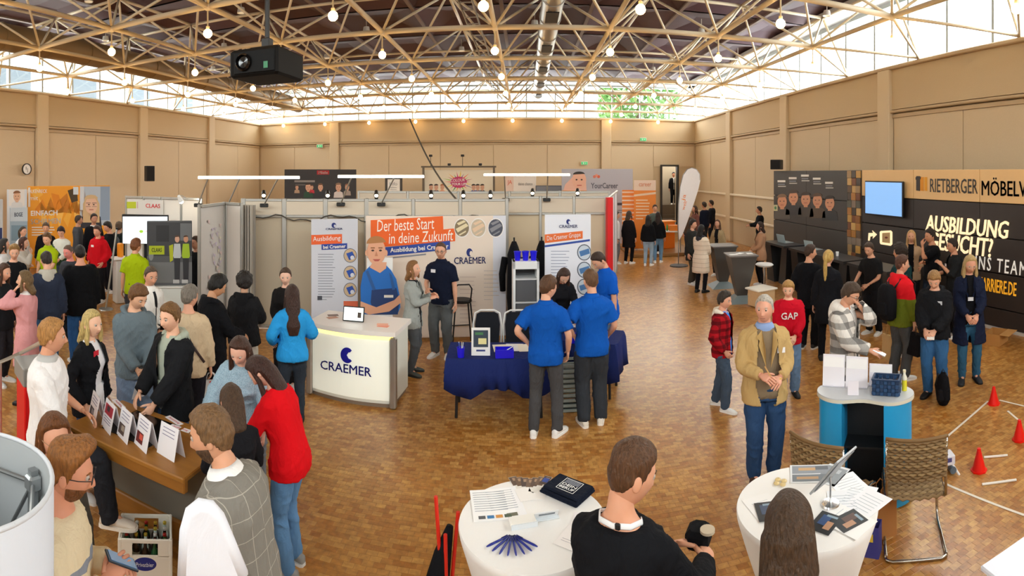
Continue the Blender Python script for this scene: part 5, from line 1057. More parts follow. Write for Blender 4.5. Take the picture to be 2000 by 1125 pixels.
# pale counter corner at the right front
o = thing('white_counter', 'plain white counter cut off at the front right corner', 'counter', (2.55, 1.35, 0), -.1); MB().box((0, 0, .46), (.96, .96, .92), ch=.01).build('body', mat('DCE2F0', .5), o); MB().box((0, 0, .935), (1.0, 1.0, .03), ch=.008).build('worktop', mat('E8ECF8', .4), o)

# ================================================================ left front: wooden counter, crate, white displays
def wooden_counter():
    o = thing('wooden_counter', 'long wooden counter with a grey front panel and cards on top', 'counter', (-2.82, 3.38, 0), .0); Wd = wood('B07A34', '8C5A20', 1.); m2 = wood('A8702C', '84541C', 1.)
    L, D, Z = 1.22, .70, .88
    MB().box((0, 0, Z-.02), (L, D, .04), ch=.008).build('worktop', Wd, o); MB().box((0, -D/2+.03, Z-.07), (L, .05, .09), ch=.008).build('front_rail', m2, o)
    MB().box((0, -D/2+.47, .52), (L-.12, .02, .62)).build('front_panel', mat('6E6A60', .6), o); MB().box((0, -D/2+.46, .14), (L-.04, .06, .16), ch=.01).build('bottom_rail', m2, o); MB().box((0, D/2-.05, .14), (L-.04, .06, .16), ch=.01).build('bottom_rail', m2, o)
    for s in (-1, 1): MB().box((s*(L/2-.05), .2, .43), (.06, D-.44, .86), ch=.01).build('end_leg', m2, o)
    MB().box((-.1, .04, Z+.002), (.52, .44, .006)).build('glass_inset', mat('1C1A18', .12), o)
    for s in (-1, 1): MB().box((-.1+s*.265, .04, Z+.004), (.02, .46, .012)).build('inset_frame', m2, o)
    return o, Z
WC, ZC = wooden_counter()
# tent cards standing along the camera-side edge
for k, (u, v, rz, lab) in enumerate(((-.5, -.16, .5, 'white tent card with a dark photo beside the seated man'), (-.3, -.19, .42, 'white tent card with a red photo, second from the seated man'), (-.1, -.21, .4, 'white tent card with a small photo in its corner'), (.1, -.22, .38, 'white tent card with a red and black photo, next to the bearded man'), (.33, -.2, .2, 'plain white tent card at the end of the counter'))):
    p, r = on(WC, u, v, ZC+.001, -rz); o = thing('tent_card', lab, 'card', p, r); R = Matrix.Rotation(math.radians(-12), 4, 'X'); R2 = Matrix.Translation((0, .11, 0))@Matrix.Rotation(math.radians(14), 4, 'X')
    MB().box((0, 0, .115), (.2, .003, .23)).build('front_leaf', mat('F0EEF2', .5), o).matrix_local = R; MB().box((0, 0, .11), (.2, .003, .23)).build('back_leaf', mat('E6E4EA', .5), o).matrix_local = R2
    if k < 4: MB().box((-.03 if k != 1 else 0, -.003, .07 if k != 1 else .16), (.1 if k != 1 else .15, .002, .08), ch=0).build('photo', mat(['3A3A40', 'A83040', '5A4A44', '6A2A2A'][k]), o).matrix_local = R; MB().box((-.01, -.0045, .08 if k != 1 else .17), (.05, .001, .04)).build('photo_detail', mat(['8A8A90', '3A2A30', 'A89A8A', 'D85A4A'][k]), o).matrix_local = R
    for i in range(3): MB().box((0, -.003, .2-.025*i if k != 1 else .1-.02*i), (.13, .002, .005)).build('text_line', mat('8A86A0'), o).matrix_local = R
for k, (px, py, rz) in enumerate(((322, 832, -.12), (340, 822, -.3), (352, 838, .02), (232, 790, -.4))):
    X, Y, Z = atz(px, py, ZC); o = thing('name_strip', ['white strip with red lettering, leftmost of the three on the counter top', 'white strip with red lettering, behind the other two strips', 'white strip with red lettering, beside the counter edge', 'white strip with red lettering at the far end by the dark glass'][k], 'card', (X, Y, ZC+.002+.0015*k), rz); MB().box((0, 0, 0), (.2, .055, .0014)).build('strip', mat('F6F2F4', .5), o); text('Ausbildung', o, (.15, .03), Matrix.Translation((0, 0, .0012)), mat('C81E50'), depth=.0006)
# beer crate with bottles
def crate():
    p = atz(296, 1072, 0); o = thing('bottle_crate', 'white plastic bottle crate with blue oval badges on the floor', 'crate', (-2.68, 3.18, 0), math.radians(38)); m = mat('E8E2D4', .45); w, d, h = .40, .31, .29
    for sx in (-1, 1):
        for sy_ in (-1, 1): MB().box((sx*(w/2-.012), sy_*(d/2-.012), h/2), (.028, .028, h), ch=.006).build('corner', m, o)
    for sy_ in (-1, 1):
        MB().box((0, sy_*(d/2-.008), .085), (w-.04, .014, .17)).build('side_wall', m, o); MB().box((0, sy_*(d/2-.008), h-.015), (w-.04, .016, .03), ch=.004).build('rim', m, o)
        MB().box((-w/2+.06, sy_*(d/2-.008), .215), (.09, .014, .1)).build('side_wall', m, o); MB().box((w/2-.06, sy_*(d/2-.008), .215), (.09, .014, .1)).build('side_wall', m, o)
        M = np.array([[1, 0, 0, 0], [0, 0, -sy_, sy_*(d/2)], [0, 1, 0, .11], [0, 0, 0, 1.]]); MB().prism([(.085*math.cos(a), .05*math.sin(a)) for a in np.linspace(0, 2*PI, 24, endpoint=False)], .0 if sy_ < 0 else -.006, .004 if sy_ < 0 else .0, M if sy_ < 0 else np.array([[1, 0, 0, 0], [0, 0, 1, d/2+.002], [0, -1, 0, .11], [0, 0, 0, 1.]])).build('oval_badge', mat('1E2A7A', .4), o)
    for sx in (-1, 1):
        MB().box((sx*(w/2-.008), 0, .085), (.014, d-.04, .17)).build('side_wall', m, o); MB().box((sx*(w/2-.008), 0, h-.015), (.016, d-.04, .03), ch=.004).build('rim', m, o)
        for s in (-1, 1): MB().box((sx*(w/2-.008), s*(d/2-.05), .215), (.014, .06, .1)).build('side_wall', m, o)
        MB().prism([(.07*math.cos(a), .045*math.sin(a)) for a in np.linspace(0, 2*PI, 24, endpoint=False)], 0, .005, np.array([[0, 0, sx, sx*w/2], [1, 0, 0, 0], [0, sx, 0, .11] if sx > 0 else [0, 1, 0, .11], [0, 0, 0, 1.]])).build('oval_badge', mat('1E2A7A', .4), o)
    MB().box((0, 0, .01), (w-.03, d-.03, .02)).build('floor', m, o)
    text('Privatbier', o, (.13, .03), Matrix.Translation((0, -d/2-.006, .11))@Matrix.Rotation(PI/2, 4, 'X'), mat('D8DCE8'), depth=.001); text('Privatbier', o, (.11, .028), Matrix.Translation((-w/2-.006, 0, .11))@Matrix.Rotation(-PI/2, 4, 'Z')@Matrix.Rotation(PI/2, 4, 'X'), mat('D8DCE8'), depth=.001)
    bt = {}
    for i in range(5):
        for j in range(4):
            u, v = -.144+i*.072, -.105+j*.07; key = (i*3+j*5) % 4
            if (i, j) in ((0, 0), (0, 3), (1, 0)): continue
            q, r = on(o, u, v, .021); c = ['3A2412', '1E4A2A', '2A1A10', 'C8D8D0'][key]; cc = ['C8A030', 'B83028', 'D8D8D0', 'C8B040'][key]
            t = thing('beer_bottle', ['brown glass bottle with a gold cap in the white crate', 'green glass bottle with a red cap in the white crate', 'dark glass bottle with a silver cap in the white crate', 'clear glass bottle with a yellow cap in the white crate'][key], 'bottle', q, 0, 'bottles in the white crate')
            if key not in bt:
                g = MB().lathe([(0, 0), (.03, 0), (.03, .14), (.014, .18), (.012, .225), (0, .225)], n=12).mesh('glass'); g.materials.append(mat(c, .12)); k2 = MB().lathe([(0, .222), (.0145, .222), (.0145, .236), (.01, .24), (0, .24)], n=12).mesh('cap'); k2.materials.append(mat(cc, .3, .6)); l2 = MB().lathe([(.0305, .05), (.0305, .11)], n=12, cap=False).mesh('paper_label'); l2.materials.append(mat('D8D0B0', .6)); bt[key] = (g, k2, l2)
            for nm, me in zip(('glass', 'cap', 'paper_label'), bt[key]): inst(nm, me, t)
crate()
# round fabric display tower, open at the top, with its aluminium skeleton
def tower():
    c = polar(-80, 1.98); R_, Z = .345, 1.9; o = thing('display_tower', 'big round white fabric display drum open at the top with grey inside', 'display', (*c, 0)); n = 48
    V = []
    for rr, z in ((R_, 0), (R_, Z), (R_-.012, Z), (R_-.012, .02)): V += [(rr*math.cos(2*PI*k/n), rr*math.sin(2*PI*k/n), z) for k in range(n)]
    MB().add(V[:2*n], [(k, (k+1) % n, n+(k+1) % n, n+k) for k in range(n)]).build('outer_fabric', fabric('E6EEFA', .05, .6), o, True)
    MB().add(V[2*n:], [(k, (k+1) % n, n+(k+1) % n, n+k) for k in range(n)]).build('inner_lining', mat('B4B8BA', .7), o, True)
    MB().tube([((R_-.006)*math.cos(2*PI*k/n), (R_-.006)*math.sin(2*PI*k/n), Z) for k in range(n+1)], .009, 8, cap=False).build('rim', mat('D4D8DE', .5), o, True)
    MB().lathe([(0, .0), (R_-.02, 0), (R_-.02, .02), (0, .02)], n=32, cap=False).build('base_board', mat('8A8E92'), o)
    for k in range(6):
        a = 2*PI*k/6+.35; p = ((R_-.04)*math.cos(a), (R_-.04)*math.sin(a)); MB().box((p[0], p[1], Z/2-.02), (.03, .03, Z-.06), rot=a).build('upright', mat('9A9EA0', .35, .7), o)
        for z in (Z-.1, Z*.5):
            a2 = 2*PI*(k+1)/6+.35; MB().cyl((*p, z), ((R_-.04)*math.cos(a2), (R_-.04)*math.sin(a2), z), .009, 8).build('strut', mat('9A9EA0', .35, .7), o); MB().cyl((*p, z), ((R_-.04)*math.cos(a2), (R_-.04)*math.sin(a2), z-.6), .008, 8).build('brace', mat('8A8E90', .35, .7), o)
        MB().box((p[0], p[1], Z-.1), (.055, .055, .06), rot=a, ch=.008).build('joint', mat('B0B4B6', .35, .7), o)
tower()
# white fabric covered panel with rounded top
def hood():
    d = 2.0; o = thing('fabric_panel', 'white fabric covered display panel with a rounded top', 'display', (*polar(418, d), 0), facing(418, 0)+PI); sc_ = d/F
    P = [(358, 1500), (362, 1125), (366, 1040), (376, 1003), (392, 990), (408, 993), (424, 1012), (444, 1060), (470, 1125), (520, 1500)]; U = [((x-418)*sc_, max(.02, H-(y-YH)*sc_)) for x, y in P]
    M = np.array([[1, 0, 0, 0], [0, 0, -1, 0], [0, 1, 0, 0], [0, 0, 0, 1.]]); MB().prism(U[::-1], -.03, .03, M).build('fabric_cover', fabric('EEF1FA', .12, .7), o); MB().tube([(u, 0, z) for u, z in U[1:-1]], .031, 10).build('piped_edge', fabric('EEF1FA', .1, .7), o, True); MB().box((0, 0, .012), (.4, .3, .024), ch=.005).build('foot_plate', ALU, o)
hood()
# red plinth with tilted grey display and handrail at the left
o = thing('red_plinth', 'red plinth with a tilted grey display case behind the white shirt', 'plinth', (*polar(68, 5.5), 0), facing(68, 15)+PI); MB().box((0, 0, .45), (.3, .34, .9), ch=.01).build('red_body', mat('DA1218', .45), o); MB().box((0, 0, 1.0), (.34, .4, .18), ch=.01).build('grey_case', mat('8E8C88', .5), o).matrix_local = Matrix.Translation((0, 0, 0)); MB().box((.02, -.202, 1.0), (.12, .004, .1)).build('butterfly_print', mat('F0ECEC'), o); MB().box((.05, -.205, 1.0), (.04, .003, .05)).build('red_print', mat('D02A40'), o)
o = tag(MB().tube([atz(-10, 712, 1.02), atz(40, 690, 1.08), at(82, 668, 4.7), at(100, 664, 4.9)], .02, 10).tube([at(100, 664, 4.9), at(100, 664, 4.9)[:2]+(0,)], .02, 10).tube([atz(0, 708, 1.03), atz(0, 708, 1.03)[:2]+(0,)], .02, 10).build('silver_rail', mat('D4D2CC', .3, .7), None, 40), 'silver handrail bar leading to the red plinth', 'rail')
# easel of red poles beside the bistro table
o = thing('folded_easel', 'folded stand of thin red poles with a black bag beside the bistro table', 'stand', (*polar(872, 3.05), 0), facing(872, 0)+PI)
for k, (x, y, lx) in enumerate(((-.03, 0, .05), (.03, .04, -.06), (.0, -.04, .01))): MB().cyl((x+lx, y, .0), (x-lx*.6, y*.5, 1.18-.1*k), .011, 8).build('red_pole', mat('D82A1A', .4), o)
MB().tube([(-.08, .02, .35), (-.07, .02, .6), (-.02, .02, .85), (.02, .02, 1.0)], [.07, .08, .05, .02], 12).build('black_sleeve', fabric('17181C', .4), o, True)
MB().cyl((-.12, 0, 0), (-.06, 0, .8), .008, 8).build('grey_pole', mat('8A8A8C', .4, .6), o)

# ================================================================ people
import bmesh
def ss(t): t = np.clip(t, 0, 1); return t*t*(3-2*t)
def rx(a): c, s = math.cos(a), math.sin(a); return np.array([[1, 0, 0], [0, c, -s], [0, s, c]])
def ry(a): c, s = math.cos(a), math.sin(a); return np.array([[c, 0, s], [0, 1, 0], [-s, 0, c]])
def rz(a): c, s = math.cos(a), math.sin(a); return np.array([[c, -s, 0], [s, c, 0], [0, 0, 1]])
def headgrid(nlat, nlon):
    u = np.linspace(-PI, PI, nlon, endpoint=False); az = u-.42*np.sin(u)            # denser at the face
    la = np.linspace(-PI/2, PI/2, nlat+1)[1:-1]; la = la-.06*np.sin(2*la)
    A, L = np.meshgrid(az, la); d = np.stack([np.sin(A)*np.cos(L), np.cos(A)*np.cos(L), np.sin(L)], -1).reshape(-1, 3)
    d = np.vstack([d, [(0, 0, -1), (0, 0, 1)]]); m = nlat-1; f = []
    for j in range(m-1):
        for i in range(nlon): f.append((j*nlon+i, j*nlon+(i+1) % nlon, (j+1)*nlon+(i+1) % nlon, (j+1)*nlon+i))
    b, t = m*nlon, m*nlon+1
    f = [q[::-1] for q in f]
    f += [(i, (i+1) % nlon, b) for i in range(nlon)]+[((m-1)*nlon+(i+1) % nlon, (m-1)*nlon+i, t) for i in range(nlon)]
    return d, f
GRIDS = {0: headgrid(46, 60), 1: headgrid(32, 42), 2: headgrid(20, 26)}
def headpos(n, fem=False, off=0.):
    x, y, z = n.T; p = n*np.array((.0755+off, .0965+off, .119+off)); t = np.clip(-z, 0, 1); fr = np.clip(y, 0, 1)
    p[:, 0] *= 1-(.36 if fem else .28)*t**1.4; p[:, 1] = np.where(y < 0, p[:, 1]*(1-.42*t), p[:, 1]*(1-.06*t))
    p[:, 0] *= 1-.10*ss((z-.5)/.5); q = ss((y-.55)/.3); X, Z = p[:, 0], p[:, 2]
    g = np.exp(-(X/.0115)**2)*q
    nh = np.where(Z > -.03, ss((.028-Z)/.058), np.exp(-((Z+.03)/.009)**2)); p[:, 1] += .024*g*nh
    p[:, 1] += .006*np.exp(-((np.abs(X)-.011)/.006)**2-((Z+.032)/.007)**2)*q
    p[:, 1] -= .010*np.exp(-((np.abs(X)-.031)/.016)**2-((Z-.012)/.011)**2)*q
    p[:, 1] += .004*np.exp(-((np.abs(X)-.028)/.024)**2-((Z-.033)/.008)**2)*q*(.4 if fem else 1)
    p[:, 1] += .0055*np.exp(-(X/.021)**2-((Z+.06)/.0085)**2)*q-.005*np.exp(-(X/.02)**2-((Z+.06)/.0025)**2)*q
    p[:, 1] += .008*np.exp(-(X/.02)**2-((Z+.1)/.016)**2)*q; p[:, 1] += .004*np.exp(-((np.abs(X)-.04)/.016)**2-((Z+.02)/.02)**2)*q
    return p
def hairline(az): return np.interp(np.abs(az), (0, .5, .9, 1.2, 1.45, 1.62, 1.75, 2.2, PI), (.60, .60, .50, .34, -.18, -.20, -.12, -.52, -.66))
def hair_t(n, T, Ts, hl=0., seed=0, fuzz=.004):
    az = np.arctan2(n[:, 0], n[:, 1]); s = n[:, 2]-hairline(az)-hl; th_ = Ts+(T-Ts)*ss((n[:, 2]-.1)/.6)
    rng = np.random.RandomState(seed); w = np.zeros(len(n))
    for k in range(5): v = rng.normal(size=3)*9; w += np.sin(n@v+rng.uniform(0, 6))/5
    return (th_+fuzz*w)*ss(s/.16)-.014*(1-ss(s/.10))
def loft(b, rings, mi=0, cap=True):
    k, n = len(rings), len(rings[0]); f = [(j*n+i, j*n+(i+1) % n, (j+1)*n+(i+1) % n, (j+1)*n+i) for j in range(k-1) for i in range(n)]
    if cap: f += [tuple(range(n-1, -1, -1)), tuple(range((k-1)*n, k*n))]
    b.add(np.concatenate(rings), f, mi)
def ik(S, T, a, b, pole):
    d = T-S; L = np.linalg.norm(d); L2 = min(max(L, .08), (a+b)*.998); u = d/(L+1e-9); T = S+u*L2
    ca = (a*a+L2*L2-b*b)/(2*a*L2); h = a*math.sqrt(max(0, 1-ca*ca)); p = pole-(pole@u)*u; p = norm(p); return S+u*a*ca+p*h, T
def hand(b, Wp, f, pn, sgn, s, curl=.45, spread=1., hs=1., n=6):
    f = norm(f); pn = norm(pn-(pn@f)*f); t = np.cross(f, pn)*sgn; q = s*hs
    P = [Wp-f*.02*q, Wp+f*.02*q, Wp+f*.05*q, Wp+f*.085*q, Wp+f*.1*q]
    rings = []
    for p, a, c in zip(P, (.027, .029, .04, .041, .034), (.019, .017, .0155, .014, .01)):
        an = np.arange(10)*2*PI/10; rings.append(p+np.outer(np.cos(an)*a*q, t)+np.outer(np.sin(an)*c*q, pn))
    loft(b, rings)
    for k, (o, L) in enumerate(((.03, .07), (.0105, .08), (-.0095, .075), (-.029, .058))):
        d = norm(f+t*o*2.2*spread); p = Wp+f*.088*q+t*o*q; pts = [p]; c = curl*(.75+.12*k)
        for j, l in enumerate((.45, .3, .25)):
            d = norm(d*math.cos(c)+pn*math.sin(c)); pts.append(pts[-1]+d*L*l*q)
        pts.append(pts[-1]+d*.004*q); b.tube(pts, np.array((.0095, .0095, .0088, .0078, .003))*q, n, up=tuple(t))
    d = norm(f*.75+t*.75+pn*.25); p = Wp+f*.022*q+t*.022*q; pts = [p]
    for l, a in ((.04, .0), (.03, .35), (.024, .3)):
        d = norm(d*math.cos(a)+(f*.8+pn*.5-t*.2)*math.sin(a)); pts.append(pts[-1]+d*l*q)
    b.tube(pts, np.array((.015, .0115, .0105, .006))*q, n, up=tuple(pn))
PM = [(.80, .165, .115, .0), (.88, .172, .12, -.005), (.97, .163, .112, 0), (1.07, .152, .105, .005), (1.18, .158, .11, .005), (1.29, .175, .118, .0), (1.36, .180, .113, -.005), (1.405, .165, .098, -.008), (1.44, .122, .08, -.01), (1.47, .083, .066, -.008), (1.50, .06, .058, -.004), (1.53, .056, .056, 0)]
PFm = [(.80, .17, .118, .0), (.88, .176, .122, -.008), (.97, .155, .108, 0), (1.07, .126, .092, .004), (1.18, .138, .1, .008), (1.27, .155, .128, .02), (1.35, .158, .108, .004), (1.395, .146, .09, -.004), (1.43, .108, .074, -.006), (1.465, .07, .058, -.004), (1.49, .053, .052, -.002), (1.53, .049, .05, 0)]
ARMS = {'down': (.25, .03, .80), 'pocket': (.2, .1, .93), 'front': (.07, .27, .98), 'hold': (.10, .36, 1.12), 'chest': (.07, .24, 1.26), 'face': (.05, .17, 1.50), 'table': (.17, .42, .95), 'hip': (.2, .02, 1.0), 'fold': (-.07, .22, 1.17), 'read': (.12, .34, 1.03), 'bag': (.25, .06, .78), 'hair': (.1, .06, 1.62)}
PEOPLE = []
def wrinkle(seed, amp, fold):
    """soft cloth folds: a few warped wave trains pushed along the normals"""
    def go(o, me):
        n = len(me.vertices); v = np.empty(n*3); nn = np.empty(n*3); me.vertices.foreach_get('co', v); me.vertices.foreach_get('normal', nn); v = v.reshape(-1, 3); nn = nn.reshape(-1, 3)
        rng = np.random.RandomState(seed % 9973); w = np.zeros(n)
        for k in range(5):
            q = rng.normal(size=3)*np.array((1, 1, .9)); q = q/np.linalg.norm(q)*rng.uniform(16, 42); p2 = rng.normal(size=3)*7; ph = rng.uniform(0, 6, 2); t = np.sin(v@q+2.2*np.sin(v@p2+ph[0])+ph[1]); w += (1-2*np.abs(t))*np.clip(.3+np.sin(v@(p2*1.3)+ph[0]), 0, 1)
        w = np.maximum(w, -.35)+.35; v += nn*(w*amp*(.6+fold))[:, None]; me.vertices.foreach_set('co', v.ravel()); me.update()
    return go
def person(px, yh, h, face, label, skin='E2B294', hair=('short', '4A3424'), sex='m', top=None, legs='2A3A5A', shoes=('E8E8E6', 'F4F4F2'), R='down', L='down', lean=0, side=0, head=(0, 0), build=1., d=None, feet=None, hip=None, z0=0., loc=None, denim=True, beard=None, glasses=None, curl=(.45, .45), twist=0., palm=(None, None), group=None, legw=1., tuck=False):
    s = h/1.75
    if d is None: d = F*(H-z0-h)/(yh-YH)
    lod = 0 if d < 5.4 else (1 if d < 10 else 2)
    X, Y = loc if loc else polar(px, d)
    root = thing('person', label, 'person', (X, Y, z0), facing(px, face), group); fem = sex == 'f'; rng = np.random.RandomState(int(px*7+h*100) % 9999)
    hx, hy, hz = hip or (0, 0, 0)
    la, lb = math.radians(lean), math.radians(side); zs = np.arange(.4, 1.62, .01); aa = la*ss((zs-.86)/.34); bb = lb*ss((zs-.86)/.34)
    up = np.stack([np.sin(bb), np.sin(aa)*np.cos(bb), np.cos(aa)*np.cos(bb)], 1); pos = np.cumsum(up*.01, 0); i0 = int(round((.88-.4)/.01)); pos = pos-pos[i0]+np.array((hx, hy, .88+hz))
    def sp(z): return np.array([np.interp(z, zs, pos[:, i]) for i in range(3)])
    def RM(z): a = la*float(ss((z-.86)/.34)); b = lb*float(ss((z-.86)/.34)); tw = math.radians(twist)*float(ss((z-.9)/.4)); return rx(-a)@ry(b)@rz(tw)
    prof = PFm if fem else PM; bw = build; tp0 = (top or {}).get('sleeve', 'long')
    def ring(z, wx, wy, yo, n=20):
        an = np.arange(n)*2*PI/n; c, q = np.cos(an), np.sin(an); e = .86
        pt = np.stack([np.sign(c)*np.abs(c)**e*wx, np.sign(q)*np.abs(q)**e*wy+yo, np.zeros(n)], 1); return sp(z)+pt@RM(z).T
    def torso(b, z0_, z1_, infl, flare=0., n=20, extra=()):
        zz = sorted(set([z0_, z1_]+[q[0] for q in prof if z0_ < q[0] < z1_]+list(extra))); pz = [q[0] for q in prof]
        R_ = []
        for z in zz:
            wx, wy, yo = [np.interp(z, pz, [q[k] for q in prof]) for k in (1, 2, 3)]
            if z < .88: wx += (.88-z)*flare; wy += (.88-z)*flare
            k = infl*(1 if z < 1.42 else max(.3, 1-(z-1.42)*8)); R_.append(ring(z, wx*bw+k, wy*bw+k, yo, n))
        loft(b, R_)
    # joints
    sh = {g: sp(1.385)+RM(1.385)@np.array((g*((.146 if fem else .166)*bw), -.008, .0)) for g in (1, -1)}
    arm = {}
    for g, A, pl in ((1, R, palm[0]), (-1, L, palm[1])):
        t = np.array(ARMS[A] if isinstance(A, str) else A, float); t = np.array((t[0]*g, t[1], t[2])) if isinstance(A, str) else t
        hi = t[2] > 1.2; pole = np.array((g*.55, -.5 if t[2] < 1.4 else .1, -.8))
        E, Wp = ik(sh[g], t, .285, .255, pole); fd = norm(Wp-E)
        pn = np.array(pl, float) if pl is not None else norm(np.array((-g*1., 0, -.25)) if fd[2] < -.6 else (np.array((-g*.6, 0, -.8)) if t[2] < 1.35 else np.array((-g*.4, -.8, 0))))
        arm[g] = (E, Wp, fd, pn)
    ft = feet or ((.10, .02, 12), (-.10, -.02, -12)); leg = {}
    for g, q in ((1, ft[0]), (-1, ft[1])):
        Hp = sp(.88)+np.array((g*.088*bw, 0, .02)); An = np.array((q[0], q[1]-.03, .085+(q[3] if len(q) > 3 else 0))); K, An = ik(Hp, An, .425, .405, np.array((g*.12, 1, 0))); leg[g] = (Hp, K, An, math.radians(-q[2] if len(q) > 2 else 0))
    def bend(A, B, C, n=3): return [A, A*.5+B*.5, A*.12+B*.88, B*.94+(A+C)*.03, B*.88+C*.12, B*.5+C*.5, C]
    # ---- body
    body = MB(); torso(body, .80, 1.53, -.014, n=14); cov = 1. if tp0 != 'long' else .8
    for g in (1, -1):
        E, Wp, fd, pn = arm[g]; aw = (.8 if fem else 1.)*(.6+.4*bw); body.tube(bend(sh[g], E, Wp), np.array((.036*1., .04, .042*cov, .04*cov, .041*cov, .037*cov, .026))*aw, 10); body.ball(sh[g]+np.array((-g*.02, 0, -.02)), .036*aw, 8)
        Hp, K, An, fy = leg[g]; body.tube(bend(Hp, K, An), (.07, .066, .05, .046, .046, .044, .034), 10); body.ball(An-np.array((0, -.03, .03)), (.035, .07, .04), 8)
    hR = RM(1.5)@rz(math.radians(-head[0]))@rx(math.radians(-head[1])); nk = sp(1.53); hc = nk+RM(1.5)@np.array((0, .014, .006))+hR@np.array((0, .01, .092)); HS = 1.06
    hp = lambda v: hc+HS*np.asarray(v, float)@hR.T
    body.tube([sp(1.44), sp(1.5)+RM(1.5)@np.array((0, -.002, 0)), hp((0, -.015, -.075)), hp((0, -.015, -.02))], np.array((.075, .058, .053, .05))*(.86 if fem else 1.), 12)
    ob = link('body', body.mesh('body'), skinmat(skin), root)
    hb = MB(); gd, gf = GRIDS[lod]; hv = headpos(gd, fem); hb.add(hp(hv), gf)
    for g in (1, -1):
        hb.ball(hp((g*.0745, -.012, -.003)), (.011, .02, .033), 8 if lod else 12, R=hR@rz(g*-.35)@rx(.12)); E, Wp, fd, pn = arm[g]; hand(hb, Wp, fd, pn, g, 1., curl[0 if g > 0 else 1], hs=.92 if fem else 1., n=6 if lod < 2 else 4)
    lipc = (np.abs(hv[:, 0]) < .023)&(np.abs(hv[:, 2]+.06) < .0085)&(hv[:, 1] > .05)
    hv_, hf_ = np.concatenate(hb.v), hb.f; lips = [1 if all(i < len(lipc) and lipc[i] for i in q) else 0 for q in hf_]
    def addhead(o, me, hv_=hv_, hf_=hf_, lips=lips):
        m2 = bpy.data.meshes.new('h'); m2.from_pydata(hv_.tolist(), [], hf_); m2.polygons.foreach_set('material_index', lips); bm = bmesh.new(); bm.from_mesh(me)
        for fc in bm.faces: fc.material_index = 0
        bm.from_mesh(m2); bm.to_mesh(me); bm.free(); bpy.data.meshes.remove(m2); me.polygons.foreach_set('use_smooth', [True]*len(me.polygons))
    ob.data.materials.append(mat({'E2B294': 'C47C70'}.get(skin, 'B07064'), .45)); remesh_later(ob, (.013, .017, .026)[lod], 3, addhead)
    # eyes
    for g in (1, -1):
        e = MB()
        if lod < 2: c = np.array((g*.031, .0785, .0125)); e.ball(hp(c), .0118, 10, R=hR, mi=0); e.ball(hp(c+np.array((0, -.0004, .0058))), (.0138, .0122, .0098), 10, mi=1, R=hR); e = e.build('eye', [mat('BDB2A8', .35), skinmat(skin)], root, True); MB().ball(hp(c+np.array((0, .0056, -.0005))), (.0078, .0072, .0078), 8, R=hR).build('iris', mat('22160F', .25), e, True)
        else: e.ball(hp((g*.031, .085, .0125)), (.012, .008, .006), 6, R=hR); e.build('eye', mat('4A382E', .4), root, True)
    hc_ = hairmat(hair[1])
    # ---- hair
    st = hair[0]; hm = MB(); T, Ts, hl, fz = {'short': (.024, .011, 0, .005), 'fade': (.024, .003, .02, .004), 'crop': (.012, .006, .05, .003), 'grey': (.014, .008, .06, .003), 'fringe': (.026, .013, -.05, .007), 'medium': (.032, .02, -.03, .008), 'curly': (.045, .032, -.03, .016), 'quiff': (.034, .004, .03, .006), 'bob': (.022, .02, .03, .004), 'long': (.02, .016, .05, .004), 'pony': (.014, .01, 0, .003), 'bun': (.014, .01, 0, .003), 'cap': (.02, .016, 0, .001)}[st]
    tt = hair_t(gd, T, Ts, hl, int(px), fz); v = headpos(gd, fem)+gd*tt[:, None]
    if st == 'quiff': w = ss((gd[:, 2]-.5)/.3)*ss((gd[:, 1]+.1)/.5); v[:, 2] += .025*w; v[:, 1] += .012*w
    if st == 'fringe': w = ss((gd[:, 1]-.3)/.4)*ss((gd[:, 2]-.35)/.2); v[:, 1] += .008*w
    hm.add(hp(v), gf)
    dn = np.array((0, 0, -1.))
    if st in ('long', 'bob'):
        Ln = {'long': hair[2] if len(hair) > 2 else .34, 'bob': .12}[st]; hw = hair[3] if len(hair) > 3 else 1.06; hf = (top or {}).get('fat', .014); dn = norm(np.array((0, 0, -1.))*.6-(hR@np.array((0, .12, 1.)))*.4)
        def drop(p, l): return p+dn*l
        base = hp((0, -.052, -.06)); bk = hR@np.array((0, -1., 0)); bk[2] = 0; bk = norm(bk)
        pts = [hp((0, -.038, .06)), hp((0, -.048, .0)), base, drop(base, Ln*.4)+bk*(.015+hf*.6), drop(base, Ln*.75)+bk*(.03+hf), drop(base, Ln)+bk*(.03+hf)]
        hm.tube(pts, np.array((.06, .088, .09, .09, .085, .055))*hw, 14, ry=np.array((.05, .062, .058, .048, .04, .02))*hw, up=tuple(np.cross((0, 0, 1.), hR@np.array((1., 0, 0)))))
        for g in (1, -1):
            p1, p2 = hp((g*.074, .018, .05)), hp((g*.079, .03, -.05)); p3 = drop(p2, Ln*.45)+(hR@np.array((g*.006, -.005, 0))); p4 = drop(p2, Ln*.8)+(hR@np.array((g*.004, .01, 0)))
            hm.tube([p1, p2, p3, p4], (.014, .022, .028, .014), 8)
    if st == 'pony':
        p = hp((0, -.11, .05)); q = hp((0, -.145, .01)); Ln = hair[2] if len(hair) > 2 else .32; bk = norm((hR@np.array((0, -1., 0)))*np.array((1, 1, 0)))
        hm.tube([hp((0, -.085, .055)), p, q, q+dn*Ln*.35+bk*.01, q+dn*Ln*.7, q+dn*Ln], (.02, .024, .03, .034, .03, .01), 10)
    if st == 'bun': hm.ball(hp((0, -.085, .095)), (.045, .042, .04), 12)
    if lod < 2:
        for g in (1, -1): hm.tube([hp((g*.016, .0905, .031)), hp((g*.031, .088, .036)), hp((g*.046, .0765, .031))], (.003, .004, .002), 6)
    ho = link('hair', hm.mesh('hair'), hc_, root, True)
    if st in ('long', 'bob', 'pony', 'bun'): remesh_later(ho, (.006, .009, .014)[lod], 3)
